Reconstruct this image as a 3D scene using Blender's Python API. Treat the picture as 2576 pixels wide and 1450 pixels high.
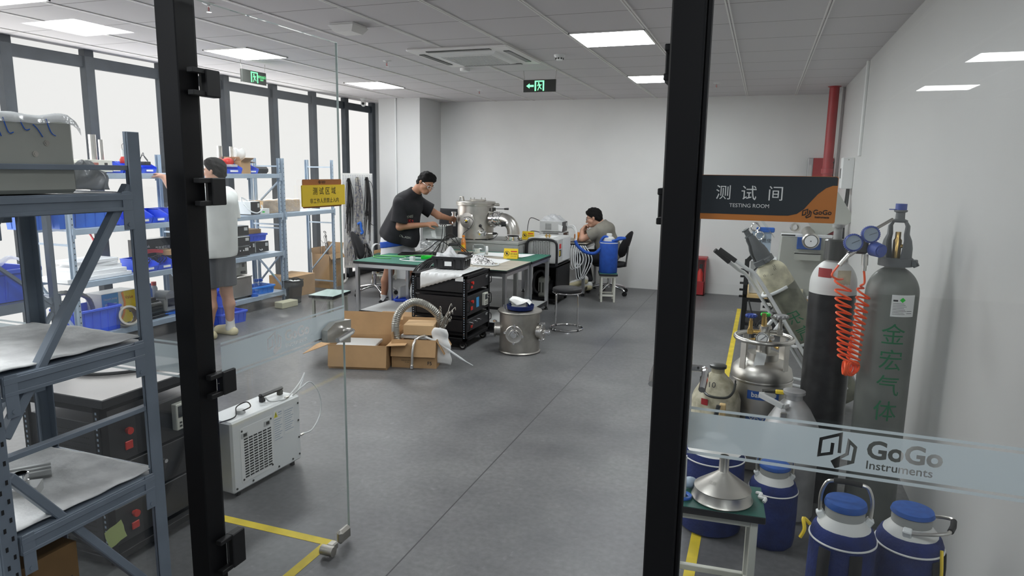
import bpy, bmesh, math, random
import numpy as np
from mathutils import Vector, Matrix
random.seed(7)
for o in list(bpy.data.objects):
    bpy.data.objects.remove(o)
SC = bpy.context.scene
COL = SC.collection
PI = math.pi

# ------------------------------------------------------------------ camera, world, lights, exposure
CAM_H = 1.6555
F_PX = 1718.43
cd = bpy.data.cameras.new('camera')
cam = bpy.data.objects.new('camera', cd)
COL.objects.link(cam)
cd.sensor_width = 36.0
cd.lens = F_PX / 2576 * 36.0
cd.clip_start = 0.05
_p, _y, _r = -0.1685011, 0.3469463, -0.0153769
_Rz = Matrix.Rotation(_y, 3, 'Z')
_Rx = Matrix.Rotation(_p, 3, 'X')
_Ry = Matrix.Rotation(_r, 3, 'Y')
_R = _Rz @ _Rx @ _Ry
_B = Matrix((( _R[0][0], _R[0][2], -_R[0][1]),
             ( _R[1][0], _R[1][2], -_R[1][1]),
             ( _R[2][0], _R[2][2], -_R[2][1])))
cam.matrix_world = Matrix.Translation((0, 0, CAM_H)) @ _B.to_4x4()
SC.camera = cam

SC.view_settings.view_transform = 'Standard'
SC.view_settings.look = 'None'
SC.view_settings.gamma = 1.0
SC.view_settings.use_curve_mapping = False
SC.view_settings.exposure = 2.0
try:
    SC.cycles.max_bounces = 10
    SC.cycles.diffuse_bounces = 5
    SC.cycles.glossy_bounces = 5
    SC.cycles.transmission_bounces = 8
    SC.cycles.transparent_max_bounces = 24
    SC.cycles.caustics_reflective = False
    SC.cycles.caustics_refractive = False
    SC.cycles.sample_clamp_indirect = 6.0
except Exception:
    pass

WINDOW_LIGHT = 0.23     # daylight through the frosted window film
LAMP_LIGHT = 8.8        # ceiling light panels
world = bpy.data.worlds.new('world')
SC.world = world
world.use_nodes = True
world.node_tree.nodes['Background'].inputs[0].default_value = (0.85, 0.92, 1.0, 1)
world.node_tree.nodes['Background'].inputs[1].default_value = 0.12

def area(name, loc, rot, sx, sy, power, color=(1, 1, 1)):
    l = bpy.data.lights.new(name, 'AREA')
    l.shape = 'RECTANGLE'; l.size = sx; l.size_y = sy
    l.energy = power; l.color = color
    o = bpy.data.objects.new(name, l); COL.objects.link(o)
    o.location = loc; o.rotation_euler = rot
    return o
# daylight entering through the long window wall (faces +X into the room)
area('window_daylight', (-5.9, 5.2, 1.6), (0, -PI/2, 0), 2.1, 6.0, 24, (1.0, 0.985, 0.96))

# ------------------------------------------------------------------ materials
MATS = {}
def mat(name, col, rough=0.5, metal=0.0, var=0.0, scale=8.0, bump=0.0, bscale=60.0, spec=0.5, emit=None, coat=0.0, col2=None):
    m = bpy.data.materials.new(name); m.use_nodes = True
    nt = m.node_tree; b = nt.nodes['Principled BSDF']
    c = (col[0], col[1], col[2], 1)
    b.inputs['Base Color'].default_value = c
    b.inputs['Roughness'].default_value = rough
    b.inputs['Metallic'].default_value = metal
    b.inputs['Specular IOR Level'].default_value = spec
    if coat:
        b.inputs['Coat Weight'].default_value = coat
        b.inputs['Coat Roughness'].default_value = 0.12
    if emit:
        b.inputs['Emission Color'].default_value = c
        b.inputs['Emission Strength'].default_value = emit
    tc = nt.nodes.new('ShaderNodeTexCoord')
    if var or col2:
        n = nt.nodes.new('ShaderNodeTexNoise'); n.inputs['Scale'].default_value = scale
        n.inputs['Detail'].default_value = 5.0
        r = nt.nodes.new('ShaderNodeValToRGB')
        d = col2 if col2 else [max(0, x * (1 - var)) for x in col]
        u = col if col2 else [min(1, x * (1 + var)) for x in col]
        r.color_ramp.elements[0].position = 0.38; r.color_ramp.elements[0].color = (d[0], d[1], d[2], 1)
        r.color_ramp.elements[1].position = 0.62; r.color_ramp.elements[1].color = (u[0], u[1], u[2], 1)
        nt.links.new(tc.outputs['Object'], n.inputs['Vector'])
        nt.links.new(n.outputs['Fac'], r.inputs['Fac'])
        nt.links.new(r.outputs['Color'], b.inputs['Base Color'])
    if bump:
        n2 = nt.nodes.new('ShaderNodeTexNoise'); n2.inputs['Scale'].default_value = bscale
        n2.inputs['Detail'].default_value = 3.0
        bp = nt.nodes.new('ShaderNodeBump'); bp.inputs['Strength'].default_value = bump
        bp.inputs['Distance'].default_value = 0.01
        nt.links.new(tc.outputs['Object'], n2.inputs['Vector'])
        nt.links.new(n2.outputs['Fac'], bp.inputs['Height'])
        nt.links.new(bp.outputs['Normal'], b.inputs['Normal'])
    MATS[name] = m
    return m

def glass_mat(name, tint=(0.97, 0.99, 0.98), base=0.03, edge=0.9, rough=0.0, power=5.0):
    """thin clear sheet: see-through, mirror-like at grazing angles"""
    m = bpy.data.materials.new(name); m.use_nodes = True
    nt = m.node_tree; nt.nodes.clear()
    out = nt.nodes.new('ShaderNodeOutputMaterial')
    tr = nt.nodes.new('ShaderNodeBsdfTransparent'); tr.inputs[0].default_value = (*tint, 1)
    gl = nt.nodes.new('ShaderNodeBsdfGlossy'); gl.inputs['Roughness'].default_value = rough
    gl.inputs[0].default_value = (1, 1, 1, 1)
    lw = nt.nodes.new('ShaderNodeLayerWeight'); lw.inputs[0].default_value = 0.5
    pw = nt.nodes.new('ShaderNodeMath'); pw.operation = 'POWER'; pw.inputs[1].default_value = power
    ml = nt.nodes.new('ShaderNodeMath'); ml.operation = 'MULTIPLY_ADD'
    ml.inputs[1].default_value = edge; ml.inputs[2].default_value = base
    ml.use_clamp = True
    mx = nt.nodes.new('ShaderNodeMixShader')
    nt.links.new(lw.outputs['Facing'], pw.inputs[0])
    nt.links.new(pw.outputs[0], ml.inputs[0])
    nt.links.new(ml.outputs[0], mx.inputs[0])
    nt.links.new(tr.outputs[0], mx.inputs[1]); nt.links.new(gl.outputs[0], mx.inputs[2])
    nt.links.new(mx.outputs[0], out.inputs[0])
    MATS[name] = m
    return m

def film_mat(name, col, clear=0.2, rough=0.4, bump=0.0, bscale=14.0, gloss=0.0):
    """hazy plastic or frosted film: scatters light, lets some straight through"""
    m = bpy.data.materials.new(name); m.use_nodes = True
    nt = m.node_tree; nt.nodes.clear()
    out = nt.nodes.new('ShaderNodeOutputMaterial')
    tr = nt.nodes.new('ShaderNodeBsdfTransparent'); tr.inputs[0].default_value = (1, 1, 1, 1)
    df = nt.nodes.new('ShaderNodeBsdfDiffuse'); df.inputs[0].default_value = (*col, 1)
    tl = nt.nodes.new('ShaderNodeBsdfTranslucent'); tl.inputs[0].default_value = (*col, 1)
    m1 = nt.nodes.new('ShaderNodeMixShader'); m1.inputs[0].default_value = 0.45
    m2 = nt.nodes.new('ShaderNodeMixShader'); m2.inputs[0].default_value = clear
    nt.links.new(df.outputs[0], m1.inputs[1]); nt.links.new(tl.outputs[0], m1.inputs[2])
    nt.links.new(m1.outputs[0], m2.inputs[1]); nt.links.new(tr.outputs[0], m2.inputs[2])
    last = m2
    if gloss:
        gl = nt.nodes.new('ShaderNodeBsdfGlossy'); gl.inputs['Roughness'].default_value = rough
        m3 = nt.nodes.new('ShaderNodeMixShader'); m3.inputs[0].default_value = gloss
        nt.links.new(m2.outputs[0], m3.inputs[1]); nt.links.new(gl.outputs[0], m3.inputs[2])
        last = m3
        if bump:
            tc = nt.nodes.new('ShaderNodeTexCoord')
            n2 = nt.nodes.new('ShaderNodeTexNoise'); n2.inputs['Scale'].default_value = bscale
            bp = nt.nodes.new('ShaderNodeBump'); bp.inputs['Strength'].default_value = bump
            bp.inputs['Distance'].default_value = 0.02
            nt.links.new(tc.outputs['Object'], n2.inputs['Vector'])
            nt.links.new(n2.outputs['Fac'], bp.inputs['Height'])
            nt.links.new(bp.outputs['Normal'], gl.inputs['Normal'])
    nt.links.new(last.outputs[0], out.inputs[0])
    MATS[name] = m
    return m

def emit_mat(name, col, strength):
    m = bpy.data.materials.new(name); m.use_nodes = True
    nt = m.node_tree; nt.nodes.clear()
    out = nt.nodes.new('ShaderNodeOutputMaterial')
    e = nt.nodes.new('ShaderNodeEmission'); e.inputs[0].default_value = (*col, 1); e.inputs[1].default_value = strength
    nt.links.new(e.outputs[0], out.inputs[0])
    MATS[name] = m
    return m

# ------------------------------------------------------------------ mesh builder
def rot_to(d):
    d = Vector(d).normalized()
    return Vector((0, 0, 1)).rotation_difference(d).to_matrix()

class MB:
    def __init__(s):
        s.v = []; s.f = []; s.mi = []; s.m = 0
        s.M = None
    def add(s, vs, fs):
        o = len(s.v)
        if s.M is not None:
            vs = [tuple(s.M @ Vector(p)) for p in vs]
        s.v += [tuple(p) for p in vs]
        s.f += [tuple(i + o for i in f) for f in fs]
        s.mi += [s.m] * len(fs)
        return s
    def box(s, x0, x1, y0, y1, z0, z1, bev=0.0):
        return s.obox(((x0+x1)/2, (y0+y1)/2, (z0+z1)/2), (abs(x1-x0), abs(y1-y0), abs(z1-z0)), None, bev)
    def obox(s, c, size, R=None, bev=0.0):
        hx, hy, hz = size[0]/2, size[1]/2, size[2]/2
        c = Vector(c); R = R or Matrix.Identity(3)
        if bev <= 0:
            vs = [c + R @ Vector((x*hx, y*hy, z*hz)) for x in (-1, 1) for y in (-1, 1) for z in (-1, 1)]
            fs = [(0,1,3,2),(4,6,7,5),(0,4,5,1),(2,3,7,6),(0,2,6,4),(1,5,7,3)]
            return s.add(vs, fs)
        b = min(bev, hx*.95, hy*.95, hz*.95)
        vs = []; idx = {}
        for sx in (-1, 1):
            for sy in (-1, 1):
                for sz in (-1, 1):
                    for ax in range(3):
                        h = [hx-b, hy-b, hz-b]; h[ax] += b
                        idx[(sx, sy, sz, ax)] = len(vs)
                        vs.append(c + R @ Vector((sx*h[0], sy*h[1], sz*h[2])))
        fs = []
        g = lambda sx, sy, sz, a: idx[(sx, sy, sz, a)]
        for q in (-1, 1):
            fs.append([g(q,-1,-1,0), g(q,1,-1,0), g(q,1,1,0), g(q,-1,1,0)][::q])
            fs.append([g(-1,q,-1,1), g(-1,q,1,1), g(1,q,1,1), g(1,q,-1,1)][::q])
            fs.append([g(-1,-1,q,2), g(1,-1,q,2), g(1,1,q,2), g(-1,1,q,2)][::q])
        for a in (-1, 1):
            for b2 in (-1, 1):
                fs.append([g(a,b2,-1,0), g(a,b2,-1,1), g(a,b2,1,1), g(a,b2,1,0)][::-a*b2])
                fs.append([g(a,-1,b2,0), g(a,1,b2,0), g(a,1,b2,2), g(a,-1,b2,2)][::-a*b2])
                fs.append([g(-1,a,b2,1), g(-1,a,b2,2), g(1,a,b2,2), g(1,a,b2,1)][::-a*b2])
                for c2 in (-1, 1):
                    fs.append([g(a,b2,c2,0), g(a,b2,c2,1), g(a,b2,c2,2)][::a*b2*c2])
        return s.add(vs, fs)
    def bar(s, p, q, w, h, up=(0, 0, 1), bev=0.0):
        p = Vector(p); q = Vector(q); d = (q - p); L = d.length; d.normalize()
        u = Vector(up)
        if abs(d.dot(u)) > .98: u = Vector((1, 0, 0))
        x = d.cross(u).normalized(); z = x.cross(d).normalized()
        R = Matrix((x, d, z)).transposed()
        return s.obox((p+q)/2, (w, L, h), R, bev)
    def cyl(s, p, q, r0, r1=None, seg=24, cap=True):
        r1 = r0 if r1 is None else r1
        p = Vector(p); q = Vector(q); R = rot_to(q - p)
        vs = []
        for c, r in ((p, r0), (q, r1)):
            for i in range(seg):
                a = 2*PI*i/seg
                vs.append(c + R @ Vector((r*math.cos(a), r*math.sin(a), 0)))
        fs = [(i, (i+1) % seg, seg+(i+1) % seg, seg+i) for i in range(seg)]
        if cap:
            fs.append(tuple(range(seg))[::-1]); fs.append(tuple(range(seg, 2*seg)))
        return s.add(vs, fs)
    def lathe(s, prof, c=(0, 0, 0), axis=(0, 0, 1), seg=36, a0=0.0, a1=2*PI):
        c = Vector(c); R = rot_to(axis); full = abs(a1 - a0 - 2*PI) < 1e-6
        n = seg if full else seg + 1
        vs = []; fs = []
        for r, z in prof:
            for i in range(n):
                a = a0 + (a1-a0)*i/seg
                vs.append(c + R @ Vector((r*math.cos(a), r*math.sin(a), z)))
        for k in range(len(prof)-1):
            for i in range(seg):
                j = (i+1) % n
                fs.append((k*n+i, k*n+j, (k+1)*n+j, (k+1)*n+i))
        return s.add(vs, fs)
    def tube(s, pts, r, seg=8, closed=False, cap=True, rib=0.0):
        pts = [Vector(p) for p in pts]; n = len(pts)
        T = []
        for i in range(n):
            if closed: t = pts[(i+1) % n] - pts[i-1]
            else: t = pts[min(i+1, n-1)] - pts[max(i-1, 0)]
            T.append(t.normalized() if t.length > 1e-9 else Vector((0, 0, 1)))
        up = Vector((0, 0, 1)) if abs(T[0].z) < .9 else Vector((1, 0, 0))
        N = [(up - T[0]*up.dot(T[0])).normalized()]
        for i in range(1, n):
            q = T[i-1].rotation_difference(T[i]); v = q @ N[-1]
            N.append((v - T[i]*v.dot(T[i])).normalized())
        vs = []; fs = []
        for i in range(n):
            b = T[i].cross(N[i]); rr = r[i] if isinstance(r, (list, tuple)) else r
            if rib and i % 2: rr *= (1 - rib)
            for k in range(seg):
                a = 2*PI*k/seg
                vs.append(pts[i] + N[i]*(rr*math.cos(a)) + b*(rr*math.sin(a)))
        for i in range(n if closed else n-1):
            j = (i+1) % n
            for k in range(seg):
                l = (k+1) % seg
                fs.append((i*seg+k, i*seg+l, j*seg+l, j*seg+k))
        if cap and not closed:
            fs.append(tuple(range(seg))[::-1]); fs.append(tuple((n-1)*seg+k for k in range(seg)))
        return s.add(vs, fs)
    def ball(s, c, r, seg=16, rings=10, R=None):
        if not isinstance(r, (list, tuple)): r = (r, r, r)
        c = Vector(c); R = R or Matrix.Identity(3); vs = []; fs = []
        for j in range(rings+1):
            t = PI*j/rings
            for i in range(seg):
                a = 2*PI*i/seg
                vs.append(c + R @ Vector((r[0]*math.sin(t)*math.cos(a), r[1]*math.sin(t)*math.sin(a), r[2]*math.cos(t))))
        for j in range(rings):
            for i in range(seg):
                k = (i+1) % seg
                fs.append((j*seg+i, (j+1)*seg+i, (j+1)*seg+k, j*seg+k))
        return s.add(vs, fs)
    def prism(s, poly, z0, z1, M=None):
        n = len(poly); a = sum(poly[i][0]*poly[(i+1) % n][1]-poly[(i+1) % n][0]*poly[i][1] for i in range(n))
        if a < 0: poly = poly[::-1]
        vs = [Vector((x, y, z0)) for x, y in poly] + [Vector((x, y, z1)) for x, y in poly]
        if M is not None: vs = [M @ v for v in vs]
        fs = [tuple(range(n))[::-1], tuple(range(n, 2*n))] + [(i, (i+1) % n, n+(i+1) % n, n+i) for i in range(n)]
        return s.add(vs, fs)
    def grid(s, nu, nv, fn):
        vs = [fn(i/(nu-1), j/(nv-1)) for j in range(nv) for i in range(nu)]
        fs = [(j*nu+i, j*nu+i+1, (j+1)*nu+i+1, (j+1)*nu+i) for j in range(nv-1) for i in range(nu-1)]
        return s.add(vs, fs)
    def quad(s, a, b, c, d):
        return s.add([a, b, c, d], [(0, 1, 2, 3)])

def frame(o, x, y):
    """matrix whose local x, y run along x, y from o"""
    x = Vector(x).normalized(); y = Vector(y); y = (y - x*y.dot(x)).normalized(); z = x.cross(y)
    M = Matrix((( x[0], y[0], z[0], o[0]), (x[1], y[1], z[1], o[1]), (x[2], y[2], z[2], o[2]), (0, 0, 0, 1)))
    return M

def link(name, mb, mats, smooth=40, thick=0.0):
    me = bpy.data.meshes.new(name)
    me.from_pydata(mb.v, [], mb.f)
    if not isinstance(mats, (list, tuple)): mats = [mats]
    for m in mats: me.materials.append(MATS[m] if isinstance(m, str) else m)
    if len(mats) > 1:
        me.polygons.foreach_set('material_index', mb.mi)
    me.validate(); me.update()
    if smooth:
        me.polygons.foreach_set('use_smooth', [True]*len(me.polygons))
        try: me.set_sharp_from_angle(angle=math.radians(smooth))
        except Exception: pass
    o = bpy.data.objects.new(name, me); COL.objects.link(o)
    if thick:
        md = o.modifiers.new('shell', 'SOLIDIFY'); md.thickness = thick; md.offset = 0
    return o

def tag(o, label=None, cat=None, group=None, kind=None):
    if label: o['label'] = label
    if cat: o['category'] = cat
    if group: o['group'] = group
    if kind: o['kind'] = kind
    return o

class Thing:
    def __init__(s, name, label, cat, loc=(0, 0, 0), rz=0.0, group=None, kind=None):
        s.o = bpy.data.objects.new(name, None); COL.objects.link(s.o)
        s.o.empty_display_size = 0.05
        s.o.location = loc; s.o.rotation_euler = (0, 0, rz)
        tag(s.o, label, cat, group, kind)
    def part(s, name, mb, mats, parent=None, smooth=40, label=None, thick=0.0, stuff=False):
        o = link(name, mb, mats, smooth, thick); o.parent = parent if parent else s.o
        if label: o['label'] = label
        if stuff: o['kind'] = 'stuff'
        return o

def solo(name, mb, mats, label, cat, loc=(0, 0, 0), rz=0.0, group=None, smooth=40, kind=None, thick=0.0):
    o = link(name, mb, mats, smooth, thick); o.location = loc; o.rotation_euler = (0, 0, rz)
    return tag(o, label, cat, group, kind)

def struct(name, mb, mats, smooth=0, parent=None):
    o = link(name, mb, mats, smooth); 
    if parent: o.parent = parent
    else: o['kind'] = 'structure'
    return o

def children(o):
    return [c for c in bpy.data.objects if c.parent == o]

def dup(root, loc=None, rz=None, label=None, group=None):
    r = root.copy(); COL.objects.link(r)
    if loc is not None: r.location = loc
    if rz is not None: r.rotation_euler = (0, 0, rz)
    if label: r['label'] = label
    if group: r['group'] = group
    for ch in children(root):
        c = ch.copy(); COL.objects.link(c); c.parent = r
        for g in children(ch):
            d = g.copy(); COL.objects.link(d); d.parent = c
    return r

# ------------------------------------------------------------------ curves and text
def spline(pts, n=12, closed=False):
    """Catmull-Rom through pts"""
    P = [Vector(p) for p in pts]; m = len(P); out = []
    rng = range(m) if closed else range(m-1)
    for i in rng:
        p0 = P[(i-1) % m] if closed or i > 0 else P[0]
        p1 = P[i]; p2 = P[(i+1) % m]
        p3 = P[(i+2) % m] if closed or i+2 < m else P[m-1]
        for k in range(n):
            t = k/n
            out.append(0.5*((2*p1) + (p2-p0)*t + (2*p0-5*p1+4*p2-p3)*t*t + (3*p1-p0-3*p2+p3)*t**3))
    if not closed: out.append(P[-1])
    return out

def bend_mesh(body, size, bold, step=.007):
    """glyph mesh cut into narrow vertical strips so that it can follow a curved surface"""
    vs, fs = text_mesh(body, size, 'CENTER', bold)
    bm = bmesh.new(); V = [bm.verts.new(v) for v in vs]
    for f in fs:
        try: bm.faces.new([V[i] for i in f])
        except ValueError: pass
    x = min(v[0] for v in vs)+step; hi = max(v[0] for v in vs)
    while x < hi:
        bmesh.ops.bisect_plane(bm, geom=bm.verts[:]+bm.edges[:]+bm.faces[:], plane_co=(x, 0, 0), plane_no=(1, 0, 0)); x += step
    bm.verts.index_update()
    out = [tuple(v.co) for v in bm.verts], [tuple(v.index for v in f.verts) for f in bm.faces]
    bm.free(); return out

_TXT = {}
def text_mesh(body, size, align='CENTER', bold=0.0):
    """flat glyph mesh (verts, faces) in the XY plane, optically centred at the origin"""
    key = (body, size, align, bold)
    if key in _TXT: return _TXT[key]
    c = bpy.data.curves.new('txt', 'FONT'); c.body = body; c.size = size; c.align_x = align; c.offset = bold
    c.resolution_u = 3
    o = bpy.data.objects.new('txt', c); COL.objects.link(o)
    dg = bpy.context.evaluated_depsgraph_get(); dg.update()
    me = bpy.data.meshes.new_from_object(o.evaluated_get(dg))
    vs = [tuple(v.co) for v in me.vertices]; fs = [tuple(p.vertices) for p in me.polygons]
    bpy.data.objects.remove(o); bpy.data.curves.remove(c); bpy.data.meshes.remove(me)
    if vs:
        ys = [v[1] for v in vs]; mid = (min(ys)+max(ys))/2
        xs = [v[0] for v in vs]; mx = (min(xs)+max(xs))/2 if align == 'CENTER' else (min(xs) if align == 'LEFT' else max(xs))
        vs = [(v[0]-mx, v[1]-mid, 0) for v in vs]
    _TXT[key] = (vs, fs)
    return vs, fs

def put_text(mb, body, size, M, align='CENTER', bold=0.0, sx=1.0):
    vs, fs = text_mesh(body, size, align, bold)
    mb.add([M @ Vector((v[0]*sx, v[1], v[2])) for v in vs], fs)
    return mb

def ribbon(pts, w, closed=False):
    """outline polygon of a polyline stroke with mitred corners"""
    P = [Vector((p[0], p[1])) for p in pts]; n = len(P); L = []; Rr = []
    for i in range(n):
        if i == 0: d = (P[1]-P[0]).normalized(); nrm = Vector((-d.y, d.x)); k = 1
        elif i == n-1: d = (P[-1]-P[-2]).normalized(); nrm = Vector((-d.y, d.x)); k = 1
        else:
            a = (P[i]-P[i-1]).normalized(); b = (P[i+1]-P[i]).normalized()
            na = Vector((-a.y, a.x)); nb = Vector((-b.y, b.x)); nrm = (na+nb).normalized(); k = 1/max(.35, nrm.dot(na))
        L.append(P[i]+nrm*(w/2*k)); Rr.append(P[i]-nrm*(w/2*k))
    return [(p.x, p.y) for p in L+Rr[::-1]]

LOGO_A = [(0.56, 0.42), (0.56, 0.95), (0.09, 0.75), (0.07, 0.29), (0.37, 0.385), (0.38, 0.68)]
LOGO_B = [(0.5825, 0.29), (0.42, 0.16), (0.50, 0.03), (0.90, 0.22), (0.93, 0.64), (0.77, 0.78), (0.745, 0.42), (0.5825, 0.29)]
def logo_polys(size, ox=0.0, oy=0.0, w=0.085):
    out = []
    for L in (LOGO_A, LOGO_B):
        out.append([(ox+(x-.5)*size, oy+(y-.5)*size) for x, y in ribbon(L, w)])
    return out

def poly_fill(loops):
    """even-odd filled flat mesh (verts, faces) from closed 2D loops; inner loops become holes"""
    c = bpy.data.curves.new('fill', 'CURVE'); c.dimensions = '2D'; c.fill_mode = 'BOTH'
    for lp in loops:
        s = c.splines.new('POLY'); s.points.add(len(lp)-1)
        for p, q in zip(s.points, lp): p.co = (q[0], q[1], 0, 1)
        s.use_cyclic_u = True
    o = bpy.data.objects.new('fill', c); COL.objects.link(o)
    dg = bpy.context.evaluated_depsgraph_get(); dg.update()
    me = bpy.data.meshes.new_from_object(o.evaluated_get(dg))
    vs = [tuple(v.co) for v in me.vertices]; fs = [tuple(p.vertices) for p in me.polygons]
    bpy.data.objects.remove(o); bpy.data.curves.remove(c); bpy.data.meshes.remove(me)
    return vs, fs

def text_loops(body, size, align='LEFT', ox=0.0, oy=0.0, bold=0.0):
    vs, fs = text_mesh(body, size, align, bold)
    cnt = {}
    for f in fs:
        for i in range(len(f)):
            a, b = f[i], f[(i+1) % len(f)]
            cnt[(a, b)] = 1
    # weld coincident points first
    key = {}; rep = []
    for v in vs:
        k = (round(v[0], 6), round(v[1], 6)); rep.append(key.setdefault(k, len(key)))
    co = {i: k for k, i in key.items()}
    edges = {}
    for (a, b) in cnt:
        edges[(rep[a], rep[b])] = 1
    bd = [(a, b) for (a, b) in edges if (b, a) not in edges and a != b]
    nxt = {}
    for a, b in bd: nxt.setdefault(a, []).append(b)
    loops = []
    while nxt:
        s0 = next(iter(nxt)); lp = [s0]; cur = s0
        while True:
            if cur not in nxt: break
            b = nxt[cur].pop()
            if not nxt[cur]: del nxt[cur]
            if b == s0: break
            lp.append(b); cur = b
        if len(lp) > 2: loops.append([(co[i][0]+ox, co[i][1]+oy) for i in lp])
    return loops
# ------------------------------------------------------------------ palette
mat('wall_paint', (0.76, 0.76, 0.745), 0.85, var=0.03, scale=1.2, bump=0.06, bscale=35)
mat('wall_gloss', (0.60, 0.60, 0.585), 0.42, var=0.02, scale=1.0, bump=0.02, bscale=25, spec=0.35)
mat('column_paint', (0.66, 0.665, 0.66), 0.85, var=0.02, scale=1.5)
mat('black_steel', (0.005, 0.005, 0.006), 0.5, spec=0.25)
mat('black_matte', (0.006, 0.006, 0.007), 0.62)
mat('black_plastic', (0.012, 0.012, 0.014), 0.4)
mat('black_fabric', (0.012, 0.012, 0.014), 0.9)
mat('mullion', (0.045, 0.055, 0.068), 0.5, var=0.15, scale=6)
mat('rack_gray', (0.17, 0.205, 0.25), 0.45, var=0.06, scale=9)
mat('rack_light', (0.33, 0.41, 0.50), 0.45, var=0.05, scale=9)
mat('foam_gray', (0.72, 0.72, 0.71), 0.9, var=0.12, scale=14, bump=0.35, bscale=38)
mat('steel', (0.62, 0.60, 0.56), 0.28, 1.0, var=0.06, scale=4)
mat('steel_satin', (0.55, 0.53, 0.49), 0.38, 1.0, var=0.12, scale=5)
mat('steel_dull', (0.42, 0.405, 0.37), 0.45, 1.0, var=0.18, scale=6)
mat('chrome', (0.82, 0.82, 0.82), 0.08, 1.0)
mat('brass', (0.72, 0.48, 0.16), 0.28, 1.0)
mat('aluminium', (0.56, 0.57, 0.58), 0.35, 1.0)
mat('cream_metal', (0.62, 0.62, 0.55), 0.5, var=0.05, scale=6)
mat('gray_paint', (0.34, 0.345, 0.33), 0.45, var=0.04, scale=5)
mat('gray_machine', (0.36, 0.37, 0.33), 0.45, var=0.05, scale=5)
mat('light_gray', (0.52, 0.53, 0.52), 0.45, var=0.03, scale=5)
mat('white_plastic', (0.78, 0.79, 0.78), 0.4)
mat('white_paint', (0.72, 0.74, 0.74), 0.4, var=0.03, scale=4)
mat('white_cloth', (0.80, 0.80, 0.78), 0.9, bump=0.15, bscale=40)
mat('paper', (0.80, 0.81, 0.80), 0.85)
mat('ink', (0.03, 0.03, 0.035), 0.7)
mat('slot_gray', (0.50, 0.49, 0.46), 0.6, col2=(0.30, 0.32, 0.40), scale=25)
mat('blue_bin', (0.040, 0.115, 0.78), 0.4, var=0.08, scale=5)
mat('blue_crate', (0.012, 0.11, 0.52), 0.42, var=0.08, scale=5)
mat('cyan_bin', (0.035, 0.25, 0.80), 0.4)
mat('blue_fabric', (0.006, 0.020, 0.125), 0.85, var=0.16, scale=24, bump=0.25, bscale=90)
mat('blue_bright_fabric', (0.012, 0.07, 0.36), 0.8, var=0.10, scale=20, bump=0.2, bscale=70)
mat('blue_lid', (0.014, 0.085, 0.35), 0.6, var=0.10, scale=40)
mat('blue_plastic', (0.02, 0.13, 0.55), 0.35)
mat('cap_blue', (0.03, 0.07, 0.34), 0.4)
mat('cardboard', (0.46, 0.285, 0.14), 0.85, var=0.07, scale=5)
mat('cardboard_light', (0.60, 0.40, 0.21), 0.85, var=0.06, scale=5)
mat('cardboard_dark', (0.20, 0.115, 0.045), 0.85, var=0.12, scale=6)
mat('cardboard_inside', (0.36, 0.21, 0.10), 0.9, var=0.08, scale=4)
mat('green_mat', (0.022, 0.155, 0.105), 0.55, var=0.10, scale=9)
mat('green_top', (0.018, 0.11, 0.085), 0.5, var=0.10, scale=9)
mat('pale_green_top', (0.33, 0.46, 0.42), 0.35, var=0.06, scale=9)
mat('beige_mat', (0.42, 0.385, 0.315), 0.6, var=0.06, scale=7)
mat('yellow_tape', (0.72, 0.55, 0.03), 0.6, var=0.10, scale=10)
mat('yellow_sign', (0.86, 0.60, 0.02), 0.35)
mat('yellow', (0.85, 0.62, 0.04), 0.4)
mat('wood', (0.36, 0.125, 0.024), 0.45, var=0.14, scale=3)
mat('pale_wood', (0.62, 0.44, 0.20), 0.6, var=0.08, scale=5)
mat('red_paint', (0.36, 0.018, 0.022), 0.45, var=0.08, scale=6)
mat('red', (0.62, 0.03, 0.02), 0.4)
mat('red_tube', (0.70, 0.05, 0.06), 0.4)
mat('orange_hose', (1.0, 0.12, 0.025), 0.32)
mat('orange', (0.95, 0.30, 0.03), 0.3)
mat('green_plastic', (0.02, 0.62, 0.05), 0.4)
mat('green_cable', (0.09, 0.40, 0.10), 0.5)
mat('green_ink', (0.012, 0.15, 0.06), 0.7)
mat('exit_dark', (0.035, 0.037, 0.033), 0.3)
mat('gas_gray', (0.155, 0.165, 0.15), 0.38, var=0.12, scale=5)
mat('gas_green_gray', (0.17, 0.175, 0.13), 0.6, var=0.30, scale=9)
mat('gas_black', (0.012, 0.012, 0.013), 0.35, var=0.5, scale=22)
mat('gas_cream', (0.56, 0.53, 0.38), 0.6, var=0.25, scale=12)
mat('gas_white', (0.70, 0.70, 0.68), 0.4, var=0.06, scale=6)
mat('cap_gray', (0.105, 0.115, 0.12), 0.5, var=0.06, scale=8)
mat('tan_paint', (0.60, 0.56, 0.42), 0.55, col2=(0.33, 0.30, 0.20), scale=16)
mat('silver_paint', (0.40, 0.40, 0.40), 0.42, 0.55, var=0.14, scale=10)
mat('skin', (0.44, 0.215, 0.128), 0.55, var=0.05, scale=9)
mat('skin_pale', (0.52, 0.29, 0.20), 0.55, var=0.05, scale=9)
mat('hair', (0.004, 0.0035, 0.0035), 0.75, spec=0.2, bump=0.6, bscale=130)
mat('tee_black', (0.013, 0.013, 0.016), 0.9, var=0.15, scale=12)
mat('tee_gray', (0.205, 0.195, 0.165), 0.9, var=0.08, scale=12)
mat('tee_white', (0.68, 0.70, 0.68), 0.9, var=0.03, scale=10)
mat('shorts_white', (0.74, 0.74, 0.76), 0.9)
mat('shorts_blue', (0.02, 0.08, 0.42), 0.9)
mat('shorts_gray', (0.085, 0.09, 0.10), 0.9)
mat('sock', (0.72, 0.72, 0.70), 0.9)
mat('sole', (0.62, 0.56, 0.36), 0.7)
mat('eye_white', (0.75, 0.74, 0.72), 0.3)
mat('lip', (0.36, 0.12, 0.09), 0.5)
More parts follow.
